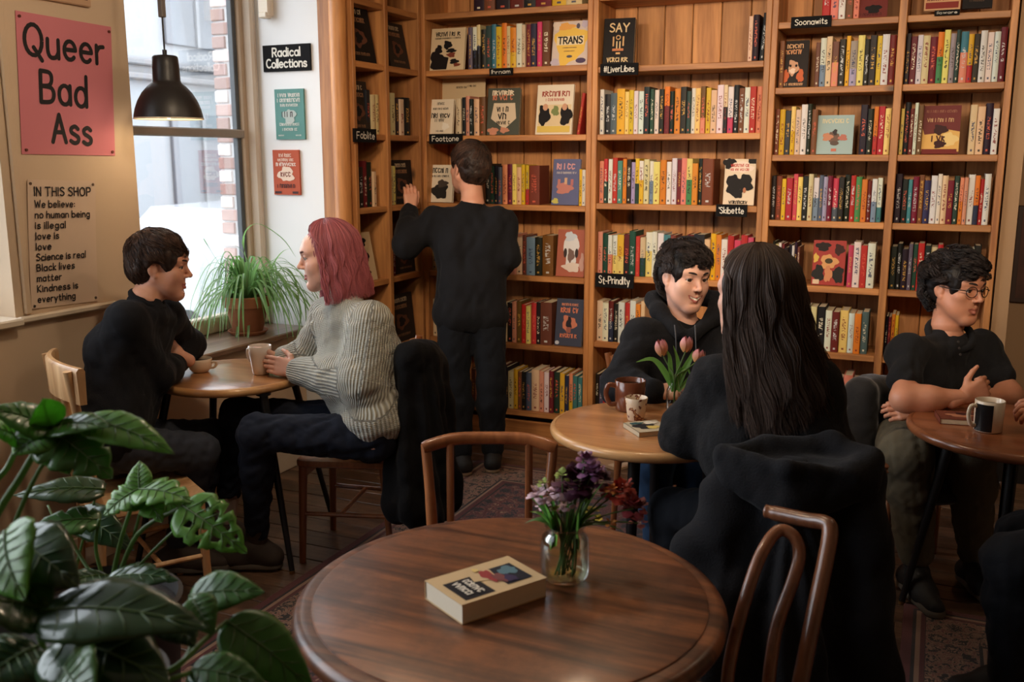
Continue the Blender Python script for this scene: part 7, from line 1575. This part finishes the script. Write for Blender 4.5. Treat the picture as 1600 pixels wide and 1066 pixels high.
# ------------------------------------------------------------------ coats on chairs, upholstered chair
P = [CO(at(640, 556, 3.78), .05, at(668, 548, 4.0), .055, k=.06), CO(at(640, 560, 3.80), .055, at(632, 800, 3.84), .07, k=.06), CO(at(665, 560, 3.86), .06, at(672, 800, 3.86), .075, k=.06), CO(at(680, 575, 3.98), .06, at(700, 780, 3.96), .055, k=.06), CO(at(622, 640, 3.86), .03, at(616, 780, 3.88), .04, k=.05)]
def drape(V, N_):
    a = np.arctan2(V[:, 1]-V[:, 1].mean(), V[:, 0]-V[:, 0].mean()); t = np.clip((V[:, 2].max()-V[:, 2])/.5, 0, 1); V = V+N_*(.016*t*np.sin(a*9+V[:, 2]*6))[:, None]; V[:, 2] = np.maximum(V[:, 2], .16); return V
o = garment('draped_coat', P, M['black_cotton'], None, res=.009, fold=.008, fs=16, seed=40, extra=drape); tag(o, 'black coat hung over the chair behind the pink-haired person', 'coat')
P = [CO(at(1140, 770, 2.72), .07, at(1105, 1090, 2.62), .10, k=.07), CO(at(1240, 760, 2.68), .08, at(1230, 1110, 2.6), .11, k=.08), CO(at(1340, 760, 2.70), .075, at(1352, 1090, 2.62), .095, k=.07), CO(at(1135, 760, 2.74), .06, at(1340, 745, 2.74), .065, k=.06), CO(at(1085, 860, 2.72), .06, at(1060, 1060, 2.68), .06, k=.06)]
jk = garment('hooded_jacket', P, M['hoodie'], None, res=.0095, fold=.010, fs=14, seed=41, extra=drape); tag(jk, 'black hooded jacket draped over the chair in front', 'jacket')
P = [CO(at(1128, 708, 2.70), .022, at(1200, 698, 2.76), .03, k=.03), CO(at(1200, 698, 2.76), .03, at(1300, 694, 2.76), .034, k=.03), CO(at(1300, 694, 2.76), .034, at(1362, 715, 2.68), .026, k=.03), CO(at(1362, 715, 2.68), .026, at(1330, 742, 2.6), .022, k=.03), CO(at(1330, 742, 2.6), .022, at(1230, 732, 2.57), .022, k=.03), CO(at(1230, 732, 2.57), .022, at(1128, 708, 2.68), .020, k=.03),
     CO(at(1150, 745, 2.68), .05, at(1220, 785, 2.6), .04, k=.06), CO(at(1345, 755, 2.66), .05, at(1240, 790, 2.60), .05, k=.06), EL(at(1245, 745, 2.68), (.2, .09, .05), np.array([RH, FH, ZZ]), k=.05)]
garment('hood', P, M['hoodie'], jk, res=.0065, fold=.004, fs=22, seed=42)
ch = bpy.data.objects['upholstered_chair']
P = [CO(at(1345, 615, 3.96), .07, at(1340, 790, 3.96), .07, k=.05), CO(at(1355, 612, 4.05), .07, at(1420, 612, 4.2), .07, k=.05), CO(at(1360, 620, 4.05), .07, at(1360, 790, 4.05), .07, k=.05), CO(at(1420, 615, 4.2), .07, at(1420, 780, 4.2), .07, k=.05)]
garment('backrest', P, M['uphol'], ch, fold=.003, seed=43)
sc6 = at(1430, 760, 3.9); V, Q = sdf_mesh([EL((sc6[0], sc6[1], .40), (.25, .25, .07), k=.05)], .01, .02); V[:, 2] = np.clip(V[:, 2], .36, .455); np_mesh('seat', V, Q, M['uphol'], ch)
for sx in (-1, 1):
    for sy in (-1, 1):
        b = MB(); q = sc6+RH*.18*sx+FH*.18*sy; b.tube([(q[0], q[1], .37), (q[0]+.0, q[1], 0)], [.018, .013], 10); b.build('leg', M['chair_dark'], ch, smooth=True)
